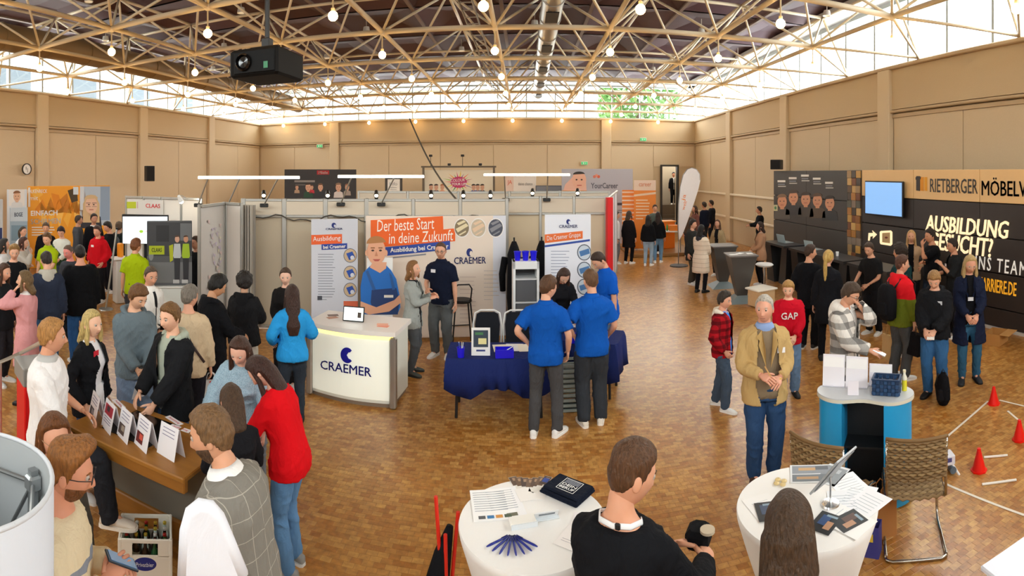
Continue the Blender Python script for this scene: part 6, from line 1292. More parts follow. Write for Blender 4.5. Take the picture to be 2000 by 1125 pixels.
    if beard:
        az = np.arctan2(gd[:, 0], gd[:, 1]); z = gd[:, 2]; t = ss((-.18-.25*np.exp(-(az/.5)**2)-z)/.12)*ss((1.65-np.abs(az))/.2)*ss((z+.97)/.06); mu = np.exp(-(hv[:, 0]/.03)**2-((hv[:, 2]+.046)/.006)**2)*(np.abs(az) < .8)
        q = np.clip(t+mu, 0, 1); q *= 1-np.exp(-(hv[:, 0]/.022)**2-((hv[:, 2]+.061)/.008)**2)*(np.abs(az) < .8); b = MB(); b.add(hp(hv+gd*(q*.012-.007)[:, None]), gf); b.build('beard', hairmat(beard), root, True)
    if glasses:
        b = MB()
        for g in (1, -1):
            b.tube([hp((g*.032+.021*math.cos(a), .103, .011+.017*math.sin(a))) for a in np.linspace(0, 2*PI, 17)], .0022, 6, cap=False); b.tube([hp((g*.053, .1, .016)), hp((g*.076, .05, .016)), hp((g*.08, -.02, .012))], .002, 6)
        b.tube([hp((-.011, .104, .014)), hp((.011, .104, .014))], .002, 6); b.build('glasses', mat(glasses, .3), root, True)
    # ---- trousers, shoes
    def tubes(b, g, mul, r): E, Wp, fd, pn = arm[g]; b.tube(bend(sh[g], E, Wp), r, 12)
    tr = MB(); torso(tr, .80, 1.0, .014, n=16); lw = legw
    for g in (1, -1): Hp, K, An, fy = leg[g]; tr.tube(bend(Hp+np.array((0, 0, -.0)), K, An+np.array((0, 0, -.03))), np.array((.1, .093, .074, .071, .069, .063, .053) if fem else (.108, .1, .086, .083, .081, .077, .068))*lw, 12)
    LM = legs if not isinstance(legs, str) else fabric(legs, .5, kind='denim' if denim else '')
    o = link('trousers', tr.mesh('trousers'), LM, root); remesh_later(o, (.012, .016, .025)[lod], 3, wrinkle(int(px)+5, .0055 if lod < 2 else .003, .5))
    if shoes:
        for g in (1, -1):
            Hp, K, An, fy = leg[g]; b = MB(); base = np.array((An[0], An[1], An[2]-.085)); Rf = rz(fy); pitch = 0.
            def rg(y, w, z1, z2, n=12): an = np.arange(n)*2*PI/n; return base+np.stack([np.cos(an)*w, np.full(n, y), z1+(z2-z1)*(.5+.5*np.sin(an))], 1)@Rf.T
            loft(b, [rg(y, w, .012, z, 12) for y, w, z in ((-.075, .022, .06), (-.065, .034, .085), (-.02, .038, .1), (.03, .04, .092), (.09, .045, .066), (.15, .043, .05), (.185, .03, .038), (.195, .012, .028))], 0)
            so = [(.024*0, -.082)]; out = [(x, y) for y, x in ((-.08, .02), (-.06, .036), (0, .04), (.08, .047), (.15, .046), (.19, .032), (.203, .012))]; poly = out+[(-x, y) for x, y in out[::-1]]
            M = np.eye(4); M[:3, :3] = Rf; M[:3, 3] = base; sl_ = MB().prism(poly, .0, .024, M)
            if len(shoes) > 2: b.tube([An+np.array((0, 0, -.03)), An+np.array((0, 0, .12)), An*.6+K*.4], (.05, .058, .062), 12, 0)
            so_ = b.build('shoe', mat(shoes[0], .6), root, 50); sl_.build('sole', mat(shoes[1], .6), so_)
    # ---- clothing for the upper body
    tp = dict(c='3A3A3A', sleeve='long', hem=.84, fat=.014, sl=1.); tp.update(top or {}); TM = tp['c'] if not isinstance(tp['c'], str) else fabric(tp['c'], tp.get('fold', .45), kind=tp.get('kind', ''), c2=tp.get('c2'), c3=tp.get('c3'), scale=tp.get('scale', 1.))
    b = MB(); hem = tp['hem']; nz = tp.get('neck', 1.462); torso(b, max(hem, .8), nz, tp['fat'])
    if hem < .8: torso(b, hem, .9, tp['fat'], tp.get('flare', .06))
    for g in (1, -1):
        E, Wp, fd, pn = arm[g]; aw = (.86 if fem else 1.)*tp['sl']; k = tp['fat']
        if tp['sleeve'] == 'long': b.tube(bend(sh[g], E, Wp-fd*.012), (np.array((.05, .052, .05, .049, .048, .044, .036))*aw+k*np.array((.45, .6, .7, .7, .7, .7, .6))), 12)
        elif tp['sleeve'] == 'short': b.tube([sh[g], sh[g]*.6+E*.4, sh[g]*.22+E*.78], (np.array((.05, .055, .058))*aw+k*.8), 12)
        elif tp['sleeve'] == 'half': b.tube([sh[g], sh[g]*.5+E*.5, E, E*.75+Wp*.25], (np.array((.05, .055, .055, .053))*aw+k*.8), 12)
        b.ball(sh[g]+RM(1.385)@np.array((-g*.012, 0, -.004)), .05*aw+k*.5, 10)
    name = tp.get('name', 'top'); topo = o = link(name, b.mesh(name), TM, root)
    mats2 = tp.get('c_lo')
    if mats2: o.data.materials.append(fabric(mats2, .45))
    op = tp.get('open')
    wr = wrinkle(int(px), .0055 if lod < 2 else .004, tp.get('fold', .45))
    def post(o, me, op=op, mats2=mats2, zsplit=tp.get('split', 1.2), tp=tp):
        wr(o, me)
        if mats2:
            c = np.empty(len(me.polygons)*3); me.polygons.foreach_get('center', c); c = c.reshape(-1, 3); me.polygons.foreach_set('material_index', [1 if q[2] < zsplit+tp.get('slant', 0)*q[0] else 0 for q in c])
        if op:
            w0, w1, zt = op; bm = bmesh.new(); bm.from_mesh(me); kill = []
            for fc in bm.faces:
                c = fc.calc_center_median(); z = min(max(c.z, .45), 1.6); zz = np.interp(c.z, pos[:, 2], zs); p_ = sp(zz); loc_ = RM(zz).T@(np.array(c)-p_); t = np.clip((zz-zt)/(1.46-zt), 0, 1)
                if zz > zt-.5 and .02 < loc_[1] < .2*bw+.03 and abs(loc_[0]) < (w0+(w1-w0)*t if zz > zt else w0*max(0, 1-(zt-zz)/.45)): kill.append(fc)
            bmesh.ops.delete(bm, geom=kill, context='FACES'); bm.to_mesh(me); bm.free(); me.polygons.foreach_set('use_smooth', [True]*len(me.polygons))
    remesh_later(o, (.011, .015, .024)[lod], 3, post)
    if tp.get('inner'):
        b = MB(); torso(b, max(.82, hem+.0), 1.475, tp['fat']*.1-.002, n=24); torso(b, max(.82, hem), 1.06, .019, n=24); link('inner_shirt', b.mesh('inner_shirt'), fabric(tp['inner'], .3, kind=tp.get('ikind', '')), root, True)
    cl = tp.get('collar')
    if cl:
        b = MB(); rr = []
        for z, k in ((1.43, .02), (1.465, .014), (1.50, .01), (1.505, .013), (1.48, .017), (1.455, .022)):
            wx = np.interp(z, [q[0] for q in prof], [q[1] for q in prof]); rr.append(ring(z, min(wx, .085)*.9+k, min(wx, .08)*.8+k, .0, 20))
        loft(b, rr, cap=False); b.build('collar', fabric(cl, .2), topo, True)
    if tp.get('hood'):
        b = MB(); hs_ = tp.get('hs', 1.); m = lambda v: sp(1.45)+RM(1.45)@np.array(v)
        b.tube([m((.07, .075, -.035)), m((.105, .02, .01)), m((.1, -.06, .03)), m((.0, -.105, .02)), m((-.1, -.06, .03)), m((-.105, .02, .01)), m((-.07, .075, -.035))], np.array((.018, .03, .042, .05, .042, .03, .018))*hs_, 10); b.ball(m((0, -.11, -.05)), (.1*hs_, .05*hs_, .1*hs_), 12, R=RM(1.45)); o = link('hood', b.mesh('hood'), fabric(tp['hood'], .4), topo); remesh_later(o, (.011, .014, .022)[lod], 4)
    if tp.get('lapel'):
        for g in (1, -1):
            b = MB(); q = [(g*.05, 1.455), (g*.1, 1.40), (g*.075, 1.37), (g*.085, 1.33), (g*.02, 1.12), (g*.03, 1.3)]; V = []
            for x, z in q:
                wy = np.interp(z, [w[0] for w in prof], [w[2] for w in prof])*bw+tp['fat']+.008; V.append(sp(z)+RM(z)@np.array((x*bw, wy*math.sqrt(max(.1, 1-(x/.2)**2)), 0)))
            V = np.array(V); off = RM(1.3)@np.array((0, .006, 0)); n_ = len(V); b.add(np.vstack([V, V+off]), [tuple(range(n_)), tuple(range(2*n_-1, n_-1, -1))]+[(i, (i+1) % n_, n_+(i+1) % n_, n_+i) for i in range(n_)]); b.build('lapel', fabric(tp['lapel'], .2), topo)
    if tp.get('badge'):
        x, z, c = tp['badge']; wy = np.interp(z, [w[0] for w in prof], [w[2] for w in prof])*bw+tp['fat']; M = frame(tuple(sp(z)+RM(z)@np.array((x, wy*math.sqrt(max(.2, 1-(x/.2)**2))+.008, 0))), RM(z)@np.array((-1., 0, 0)), RM(z)@np.array((0, 0, 1.))); MB().box((0, 0, 0), (.075, .05, .004)).build('name_badge', mat(c, .4), topo).matrix_local = M
    root.scale = (s, s, s)
    info = dict(root=root, arm=arm, sp=sp, RM=RM, hp=hp, s=s, prof=prof, bw=bw, fat=tp['fat'], loc=(X, Y, z0), face=facing(px, face), sh=sh); PEOPLE.append(info); return info
def attach(info, name, label, cat, group=None):
    o = thing(name, label, cat, info['loc'], info['face'], group); o.scale = (info['s'],)*3; return o
def backpack(info, c, label, c2=None, z=1.2, hh=.44):
    o = attach(info, 'backpack', label, 'backpack'); sp, RM = info['sp'], info['RM']; m = fabric(c, .3)
    f = lambda v, z_: sp(z_)+RM(z_)@np.array(v); dy = -.125*info['bw']-info['fat']-.085
    b = MB(); 
    for_ = [(z-hh/2, .1, .06), (z-hh/2+.04, .14, .085), (z, .15, .095), (z+hh/2-.08, .14, .085), (z+hh/2-.01, .09, .05), (z+hh/2, .04, .02)]
    loft(b, [np.array([f((math.copysign(abs(math.cos(a))**.6, math.cos(a))*w, dy+math.copysign(abs(math.sin(a))**.6, math.sin(a))*d, 0), zz) for a in np.arange(20)*2*PI/20]) for zz, w, d in for_]); b.build('pack_body', m, o, True)
    MB().box((0, 0, 0), (.2, .05, .18), ch=.02).build('front_pocket', fabric(c2 or c, .3), o).matrix_local = Matrix.Translation(tuple(f((0, dy-.09, 0), z-.08)))
    for g in (1, -1):
        q = [f((g*.08, dy+.07, 0), z+hh/2-.06), f((g*.1, -.07, 0), 1.475), f((g*.105, .03, .02), 1.47), f((g*.12, .14+info['fat'], 0), 1.36), f((g*.15, .1+info['fat'], 0), 1.2), f((g*.16, -.05, 0), 1.08)]; MB().tube(q, .022, 8, ry=.008).build('strap', mat('1A1A1E', .8), o, True)
    MB().tube([f((-.03, dy, 0), z+hh/2-.02), f((0, dy, .0), z+hh/2+.03), f((.03, dy, 0), z+hh/2-.02)], .007, 6).build('carry_loop', mat('1A1A1E', .8), o, True)
    return o
def held(info, g, name, label, cat, size, c, off=(.09, .02, 0), rot=(0, 0, 0), layers=()):
    """a flat thing held in the right (g=1) or left (g=-1) hand"""
    E, Wp, fd, pn = info['arm'][g]; o = attach(info, name, label, cat); p = Wp+fd*off[0]+pn*off[1]+np.array((0, 0, off[2]))
    M = Matrix.Translation(tuple(p))@Matrix.Rotation(rot[2], 4, 'Z')@Matrix.Rotation(rot[0], 4, 'X')@Matrix.Rotation(rot[1], 4, 'Y')
    MB().box((0, 0, 0), size, ch=min(size)*.2).build('sheet' if cat in ('paper', 'brochure', 'leaflet') else 'case', mat(c, .4), o).matrix_local = M
    for a, b_, cc in layers: MB().box(a, b_).build('screen' if cat == 'phone' else 'print', mat(cc, .3, emit=.4 if cat == 'phone' else 0, key='ph' if cat == 'phone' else ''), o).matrix_local = M
    return o
def hung_bag(info, g, label, w, h, dp, c, hc, c2=None, drop=.2, name='carrier_bag', rzz=0.):
    E, Wp, fd, pn = info['arm'][g]; o = attach(info, name, label, 'bag'); p = Wp+fd*.06; top = p[2]-drop; M = Matrix.Translation((p[0], p[1], top-h))@Matrix.Rotation(rzz, 4, 'Z'); b = MB()
    b.add([(-w*.48, -dp/2, 0), (w*.48, -dp/2, 0), (w*.48, dp/2, 0), (-w*.48, dp/2, 0), (-w/2, -dp*.25, h), (w/2, -dp*.25, h), (w/2, dp*.25, h), (-w/2, dp*.25, h)], [(3, 2, 1, 0), (4, 5, 6, 7), (0, 1, 5, 4), (1, 2, 6, 5), (2, 3, 7, 6), (3, 0, 4, 7)]); b.build('bag_body', fabric(c, .3), o).matrix_local = M
    if c2:
        for sy_ in (-1, 1): MB().add([(-w*.08, sy_*(dp/2+.004), 0.01), (w*.3, sy_*(dp/2+.004), .01), (w*.34, sy_*(dp*.25+.004), h), (-.05*w, sy_*(dp*.25+.004), h)], [(0, 1, 2, 3)] if sy_ < 0 else [(3, 2, 1, 0)]).build('colour_band', mat(c2, .6), o).matrix_local = M
    for sy_ in (-1, 1): MB().tube([(-w*.25, sy_*dp*.25, h-.02), (-w*.15, sy_*dp*.15, h+drop*.7), (0, 0, h+drop), (w*.15, sy_*dp*.15, h+drop*.7), (w*.25, sy_*dp*.25, h-.02)], .006, 6).build('handle', mat(hc, .7), o, True).matrix_local = M
    return o

# ---------------------------------------------------------------- the visitors and exhibitors
W2 = ('F0F0EE', 'F6F6F4'); BK = ('18181A', '0E0E10'); BN = ('4A2E1E', '2A1A12'); GY = ('8A8A88', 'D8D8D6')
# ---- near left
a = person(118, 885, 1.78, 82, 'man with glasses and reddish beard in a cream jumper, beside the white drum', 'D8987A', ('quiff', '8E5A2A'), top=dict(c='E6D6B4', fat=.02, kind='bands', c2='8E94A0', scale=.35), legs='3A4048', R=(.1, .2, 1.22), L=(-.05, .22, 1.2), head=(4, 10), beard='7A4A26', glasses='1A1A1E', d=2.45)
held(a, 1, 'smartphone', 'dark phone in the hands of the man with the reddish beard', 'phone', (.075, .15, .009), '1A2A3A', (.1, .02, .02), (-.5, 0, .3), [((0, 0, .006), (.066, .13, .003), '3A5A7A')])
person(101, 813, 1.68, 28, 'woman with long brown hair and thin glasses behind the bearded man', 'DCA284', ('long', '6A3E1C', .3), 'f', top=dict(c='4A4640', fat=.014), legs='2A2A30', head=(10, 6), glasses='B09070', d=2.98)
bz = person(482, 833, 1.84, -118, 'bearded man in a grey checked blazer and white collar, seen from behind', 'D8A07E', ('short', '7A5A3A'), top=dict(c='86827A', kind='windowpane', c2='B4AEA2', fat=.026, hem=.76, collar='F2F0EE', name='blazer', scale=.8), legs='3A3A40', head=(-14, 4), beard='5A4230', build=1.08, lean=15, R='down', L=(-.24, .1, .82), d=2.62)
person(462, 765, 1.52, 192, 'girl with a dark ponytail and pale hair clip in a black jumper, from behind', 'D8A890', ('long', '4A3422', .2), 'f', top=dict(c='1A1A1E', fat=.015), legs='20222A', head=(0, 22), lean=14, L=(-.15, .34, .98), R=(.15, .36, .98), d=3.68)
person(566, 697, 1.64, -118, 'woman in a bright red jumper and jeans bending over the wooden counter', 'DCA890', ('long', '3A2018', .26), 'f', top=dict(c='D8101A', fat=.034, hem=.8, sl=1.12), legs='5C84AE', head=(-10, 32), lean=20, R=(.16, .44, 1.0), L=(-.14, .46, 1.0), d=4.1, shoes=GY)
person(482, 650, 1.66, -14, 'woman in a pale blue speckled jumper leaning on the wooden counter', 'E6B49C', ('long', '44291C', .28), 'f', top=dict(c='8AA6B8', kind='knit', c2='A8C0CE', fat=.05, sl=1.3), legs='6A7078', head=(6, 10), lean=20, R=(.3, .36, .93), L=(-.24, .36, .93), d=4.8, feet=((.1, -.15, 10), (-.1, -.15, -10)))
# ---- around the wooden counter
wm = person(122, 615, 1.86, 78, 'young man in a white polo shirt perched by the wooden counter', 'DCA282', ('short', 'B4824A'), top=dict(c='F0EEEE', sleeve='half', fat=.03, hem=.8, collar='B8B8B6'), legs='26282E', denim=False, head=(-14, 4), d=4.42, hip=(0, -.02, -.05), R=(.2, .24, .88), L=(-.2, .22, .95), feet=((.12, .5, 5, .27), (-.1, .06, -8)), loc=(-3.36, 2.80), shoes=('E2D6C6', 'F0E8DC'))
st_ = thing('bar_stool', 'wooden topped stool under the man in the white polo shirt', 'stool', wm['loc'], wm['face'])
MB().lathe([(0, .62), (.15, .62), (.165, .64), (.15, .665), (0, .665)], c=(0, -.1, 0), n=20, cap=False).build('seat', wood('A8702C', '84541C', 1.), st_)
for k in range(4): an = PI/4+k*PI/2; MB().cyl((.1*math.cos(an), -.1+.1*math.sin(an), .63), (.17*math.cos(an), -.1+.17*math.sin(an), 0), .014, 8).build('leg', BLACK, st_)
person(176, 610, 1.7, 52, 'blonde woman in a black cardigan over a white polo with red scarf', 'E8BA9C', ('long', 'D8B070', .16), 'f', top=dict(c='17181C', inner='EDEDF2', open=(.06, .05, .9), fat=.022, hem=.78, name='cardigan', badge=(.06, 1.38, 'D02A3A')), legs='3E5A86', R='pocket', L='down', head=(10, 2), d=5.1)
gh = person(262, 555, 1.82, 18, 'tall boy in a slate grey hooded jumper looking down at the counter', 'E0B090', ('fringe', '6E4A2A'), top=dict(c='6A7880', hood='64727A', fat=.03, sl=1.12, hem=.8), legs='6E8098', head=(-22, 26), R=(.06, .27, .96), L=(-.05, .28, .97), d=5.8)
held(gh, 1, 'brochure', 'brochure with a portrait held low by the boy in the grey hooded jumper', 'brochure', (.15, .21, .004), 'E4E6EA', (.06, .0, -.14), (1.2, 0, .3), [((0, -.02, .003), (.1, .12, .002), 'B08A74')])
bj = person(338, 594, 1.78, -52, 'boy in a black parka over a pale hoodie standing at the counter', 'E8B698', ('short', '7A5630'), top=dict(c='1C1D20', inner='A8B0A0', open=(.05, .07, 1.0), fat=.036, hem=.74, sl=1.15, hood='A6AE9E', name='parka'), legs='4A5E80', head=(-8, 8), R=(.1, .3, .98), L=(-.12, .3, .95), d=5.05)
wv = person(291, 520, 1.78, 40, 'man in a white jacket with black side panels before the tractor poster', 'D09A7C', ('crop', '5A4A3C'), top=dict(c='EDEBE6', fat=.026, hem=.8, inner='3A3A3C', open=(.012, .02, 1.1), collar='EDEBE6', c_lo='1A1A1E', split=1.02), legs='2A2C32', head=(15, 14), R='front', L='front', d=7.1)
bg = person(368, 562, 1.74, 172, 'grey-haired man in a beige jacket with a dark shoulder strap, from behind', 'D8A286', ('short', '7A7268'), top=dict(c='CDB696', fat=.03, hem=.78, sl=1.1), legs='1E1E24', head=(38, 4), R='bag', L='front', d=6.0)
o = attach(bg, 'shoulder_strap', 'dark crossbody strap on the beige jacket', 'strap'); f_ = lambda v, z: bg['sp'](z)+bg['RM'](z)@np.array(v); MB().tube([f_((-.1, .0, .03), 1.48), f_((-.06, -.13, 0), 1.38), f_((.06, -.155, 0), 1.15), f_((.19, -.1, 0), .95)], .014, 8, ry=.005).build('webbing', mat('3A2A2A', .7), o, True)
hung_bag(bg, 1, 'grey, white and red carrier bag hanging from the beige-jacketed man', .24, .34, .1, 'E8E6E4', 'C8C8C8', 'D81E1E', .1)
person(414, 532, 1.78, 118, 'black-haired boy in a long black coat looking down', 'C8946E', ('medium', '14110F'), top=dict(c='131418', fat=.035, hem=.62, sl=1.1, hood='17181C', name='coat'), legs='14141A', head=(5, 28), R='read', L='read', d=6.45)
gp = person(477, 542, 1.68, 162, 'girl with dark curly bun in a black puffer jacket with pale trousers, from behind', 'C89878', ('curly', '1E1612'), 'f', top=dict(c='1E1E20', fat=.05, sl=1.3, hem=.82, hood='1A1A1C', fold=.8, name='puffer_jacket'), legs='D2CEC4', denim=False, head=(-25, 14), R='hold', L='hold', d=7.05)
person(558, 520, 1.68, -4, 'young woman in a black jacket with hair tied back, facing the visitors', 'E6B8A0', ('pony', '4A3426', .2), 'f', top=dict(c='1C1A1A', fat=.022, hem=.78), legs='1C1C20', head=(0, 10), R='front', L='front', d=7.55)
bb = person(571, 555, 1.64, 186, 'girl with very long dark hair in a bright blue jacket, seen from behind', 'D8A890', ('long', '3A2218', .42), 'f', top=dict(c='2C9AE0', fat=.036, hem=.82, sl=1.2), legs='2E3640', head=(0, 10), R=(.2, .24, 1.1), L=(-.24, .14, 1.0), d=6.5, shoes=BK)
# ---- far left crowd
pk = person(52, 533, 1.7, -112, 'woman in a long pale pink coat touching her hair', 'E2B294', ('bob', '6E5636'), 'f', top=dict(c='D89A9C', fat=.03, hem=.52, sl=1.15, name='coat', collar='E8E4E0'), legs='26262C', R='down', L=(-.1, .14, 1.5), head=(-10, 0), d=7.1, shoes=BK)
hung_bag(pk, 1, 'white paper bag hanging beside the pink coat', .3, .36, .12, 'D8D4CE', 'B8B4AE', None, .12)
person(4, 512, 1.7, 50, 'dark-haired girl in a black jacket at the edge beside the pink coat', 'DCA88C', ('long', '4A2E20', .2), 'f', top=dict(c='1E2024', fat=.03, hem=.8), legs='2A2A30', d=7.75, head=(0, 10))
person(27, 480, 1.76, 15, 'fair-haired boy in a black top among the left crowd', 'E2AE92', ('quiff', 'A88454'), top=dict(c='17181C', fat=.022), legs='2A2C34', d=9.3, head=(10, 12))
person(43, 453, 1.66, 70, 'woman with brown hair in a pale jumper resting her chin on her hand', 'DCA890', ('bob', '4A2A20'), 'f', top=dict(c='C8C2BA', fat=.026), legs='7A7A80', R=(.04, .22, 1.42), L='fold', d=11.2, head=(0, 6))
person(44, 438, 1.68, 40, 'woman in a white top before the grey blue banner', 'D8A488', ('pony', '4A3A2C', .2), 'f', top=dict(c='E2E2E2', fat=.018), legs='3A3E48', d=13.2)
person(6, 488, 1.7, 90, 'person in a white shirt and dark hair at the far left', 'D8A488', ('bob', '2A2420'), 'f', top=dict(c='DCDCDE', fat=.02), legs='22242A', d=10.6)
person(90, 438, 1.76, -5, 'man in a dark navy sweater standing behind the lime shirt', 'D8A080', ('short', '5A4634'), top=dict(c='17161C', fat=.022), legs='22242A', d=13.4, head=(0, 12))
person(94, 453, 1.78, -35, 'man in a lime green polo shirt talking in the left crowd', 'E2AE90', ('short', '6A4A2C'), top=dict(c='A6BC14', sleeve='short', fat=.022, hem=.8, collar='A6BC14'), legs='3A3A40', d=11.0, head=(-10, 14), R='front', L='front')
person(121, 437, 1.74, -30, 'dark-haired boy in a white and green hooded top', 'DCA88C', ('fringe', '2A1A1E'), top=dict(c='DADCD2', fat=.028, c_lo='2E4A36', split=1.16, slant=.9), legs='3A4458', d=12.7, head=(-15, 22), R='read', L='read')
person(152, 420, 1.8, 92, 'man in a grey suit in profile before the orange wall', 'C89476', ('short', '4A3C32'), top=dict(c='4C5058', fat=.026, hem=.76, lapel='44484F'), legs=fabric('4A4E56', .4), d=15.0)
person(183, 413, 1.88, 20, 'tall man in a long black coat and white scarf', 'C08A70', ('short', '2A1E1A'), top=dict(c='121216', fat=.034, hem=.6, name='coat', inner='E8E4E0', open=(.02, .05, 1.2)), legs='14141A', d=14.6)
person(192, 438, 1.76, -38, 'boy in a red hoodie with white print and black trousers', 'E2A68A', ('short', '4A2E26'), top=dict(c='CC1420', fat=.036, hem=.8, hood='C0141E', sl=1.15, badge=(.05, 1.3, 'F0E8E8')), legs='1A1A1E', d=12.6, head=(-5, 10), R='pocket', L='pocket')
nh = person(92, 497, 1.8, 188, 'boy in a navy jacket with a grey hood hanging out, from behind', 'DCA88C', ('fade', '2E2420'), top=dict(c='2C3446', fat=.036, hem=.8, hood='B8B4A8', sl=1.15), legs='38608A', d=8.15, head=(0, 24), R='down', L='front')
person(157, 483, 1.84, 196, 'big man in a black quilted jacket and jeans, seen from behind', 'D8987C', ('crop', '1A1614'), top=dict(c='0F1013', fat=.06, hem=.74, sl=1.25, name='jacket'), legs='2E5688', d=8.6, build=1.1, head=(10, 8))
person(137, 489, 1.72, -40, 'man with a flushed face half hidden by the black quilted jacket', 'E08A80', ('crop', '6A5444'), top=dict(c='3A3C42', fat=.022), legs='2A2C32', d=9.6, head=(0, 16))
person(214, 432, 1.76, -60, 'boy in a black bomber jacket near the white lectern', 'D09A7E', ('medium', '1A1412'), top=dict(c='141518', fat=.03, hem=.8), legs='22242C', d=13.6, head=(0, 18))
q = person(232, 440, 1.72, 150, 'girl in a dark green jacket with a grey rucksack', 'D8A488', ('medium', '5A4634'), 'f', top=dict(c='22302E', fat=.03), legs='2C4A78', d=13.9); backpack(q, '5A6268', 'grey rucksack on the girl in the dark green jacket')
person(264, 455, 1.8, 165, 'man in a lime green polo shirt watching the white screen, from behind', 'D8A080', ('short', '7A4A2A'), top=dict(c='A4BA12', sleeve='short', fat=.022, hem=.8, collar='A4BA12'), legs='3A3A3E', d=9.75, head=(30, 2))
person(384, 462, 1.74, -50, 'man in dark clothes standing beside the tractor poster', 'D09A7E', ('short', '4A342A'), top=dict(c='16171A', fat=.026), legs='16171A', d=10.6)
# ---- central stand
gw = person(806, 516, 1.67, 72, 'woman in a grey blazer gesturing to the man in navy', 'E0AC90', ('bob', '8A6038'), 'f', top=dict(c='9A9E9A', fat=.022, hem=.74, inner='1E1E22', open=(.05, .06, 1.0), lapel='90948F', name='blazer'), legs='4E5256', shoes=('4A4E4A', '2A2C2A'), R=(.02, .3, 1.2), L=(-.06, .3, 1.24), d=8.1, head=(10, -6))
nv = person(862, 472, 1.86, -22, 'man with glasses in a navy polo shirt and grey jeans', 'D8A488', ('crop', '5A4030'), top=dict(c='151B2E', sleeve='short', fat=.022, hem=.82, collar='151B2E', badge=(.08, 1.33, 'E8E8EC')), legs='565A5C', shoes=W2, R=(.12, .28, 1.08), L='down', glasses='1A1614', d=8.85, head=(-12, 8))
person(1066, 540, 1.80, 172, 'young man in a royal blue polo with white shoes, nearest the grey crates', 'E0AC8E', ('short', '5A3C26'), top=dict(c='1054B0', sleeve='short', fat=.026, hem=.8, collar='1054B0'), legs='4A4A4C', denim=False, shoes=W2, L='hip', R=(.24, .08, .9), d=6.22, legw=.9, head=(40, 14), feet=((.13, .02, 25), (-.13, -.02, -5)))
person(1156, 528, 1.82, 190, 'young man in a royal blue polo and dark trousers behind the grey crates', 'DCA688', ('fade', '6A4C34'), top=dict(c='1056B4', sleeve='short', fat=.028, hem=.8, collar='1056B4'), legs='34383E', denim=False, shoes=('E6E0D4', 'F2EEE6'), R=(.22, .16, .95), L='hip', d=6.5, head=(-12, 10), legw=1.1)
person(1187, 488, 1.85, -62, 'man in a royal blue polo and jeans bending over the table in profile', 'D8A284', ('fade', '3A2A20'), top=dict(c='1058C0', sleeve='short', fat=.024, hem=.8, collar='1058C0'), legs='5A7CA0', R=(.14, .34, 1.02), L='down', lean=6, d=8.1, head=(-5, 34))
dw_ = person(1094, 527, 1.66, 12, 'woman with long brown hair in a black jumper leaning over the table', 'E0AE92', ('long', '3C281E', .26), 'f', top=dict(c='17171B', fat=.024, inner='8A4A3A'), legs='1A1A1E', lean=20, head=(-6, 28), R='table', L='table', d=8.25)
# ---- right middle
bm_ = person(1493, 583, 1.80, 14, 'elderly man in a beige jacket over a brown jumper and blue collar', 'E2A68C', ('grey', 'C4BCB0'), top=dict(c='C2A26C', fat=.03, hem=.76, inner='8C7A62', open=(.115, .09, .95), lapel='B89862', collar='8CA4D0', name='blazer', badge=(-.13, 1.26, 'F4F4F8')), legs='2A4468', shoes=BN, R=(.1, .28, 1.1), L=(-.08, .26, 1.06), head=(26, 2), d=5.3, build=1.1)
held(bm_, 1, 'eyeglasses', 'folded light brown glasses in the hand of the beige jacketed man', 'glasses', (.012, .01, .14), 'C89A60', (.08, .02, .06), (.15, .5, 0))
held(bm_, -1, 'pencil', 'short yellow pencil between the fingers of the beige jacketed man', 'pencil', (.12, .01, .01), 'D8B84A', (.07, .02, .02), (0, .2, .4))
kp = person(1411, 573, 1.48, 72, 'child in a red checked jacket over a blue shirt and jeans', 'DCA488', ('medium', '3A3028'), top=dict(c='A81420', kind='plaid', c2='1A0A0E', fat=.035, hem=.8, inner='4A86E0', open=(.05, .06, .95), hood='E8E0D0', sl=1.15, scale=1.3), legs='46566A', shoes=W2, head=(10, 8), d=6.9, R='pocket', L='down', feet=((.1, .1, 10), (-.1, -.12, -10)))
gk = person(1540, 548, 1.55, 6, 'child in a red jumper with white capital letters across the chest', 'E8B89C', ('fringe', 'B88C50'), top=dict(c='C41228', fat=.034, hem=.8, sl=1.15), legs='6A88AC', shoes=BK, R='front', L='front', head=(12, 14), d=7.3)
text('GAP', gk['root'], (.25, .1), frame((0, .16, 1.25), (-1, 0, 0), (0, 0, 1)), mat('E8E4E4'), depth=.02, bold=.006)
pj = person(1650, 552, 1.76, 62, 'young man in a black and white checked jacket with white hood, holding a phone', 'D8A284', ('fringe', '4A382A'), top=dict(c='E2DED8', kind='plaid', c2='2A2A2E', fat=.04, hem=.76, sl=1.2, hood='EEEAE4', hs=1.45, inner='F0F0EE', open=(.035, .05, 1.0)), legs='2A2C34', R=(.1, .36, 1.06), L=(-.02, .15, 1.52), head=(-6, 26), glasses='2A2420', d=6.15)
held(pj, 1, 'smartphone', 'white lit phone held by the young man in the checked jacket', 'phone', (.075, .15, .009), 'E8E8EA', (.1, .03, .03), (-.4, 0, .2), [((0, 0, .006), (.068, .135, .003), 'F0F4F8')])
ro = person(1758, 502, 1.78, 132, 'boy in a red and olive jacket with a black rucksack, from behind', 'D8A284', ('fade', '5A3A2C'), top=dict(c='E01E28', fat=.036, hem=.78, sl=1.15, c_lo='6E7A24', split=1.18, hood='E2202A'), legs='4E5052', R='bag', L='down', head=(20, 4), d=7.9); backpack(ro, '17181C', 'black rucksack on the boy in the red and olive jacket', z=1.14, hh=.5)
hung_bag(ro, -1, 'beige cotton bag hanging beside the red and olive jacket', .32, .36, .08, 'C8A878', 'C8A878', None, .24, 'cotton_bag'); hung_bag(ro, 1, 'black sports bag hanging from the right hand of the boy in red and olive', .26, .3, .14, '16161A', '2A2018', None, .1, 'sports_bag')
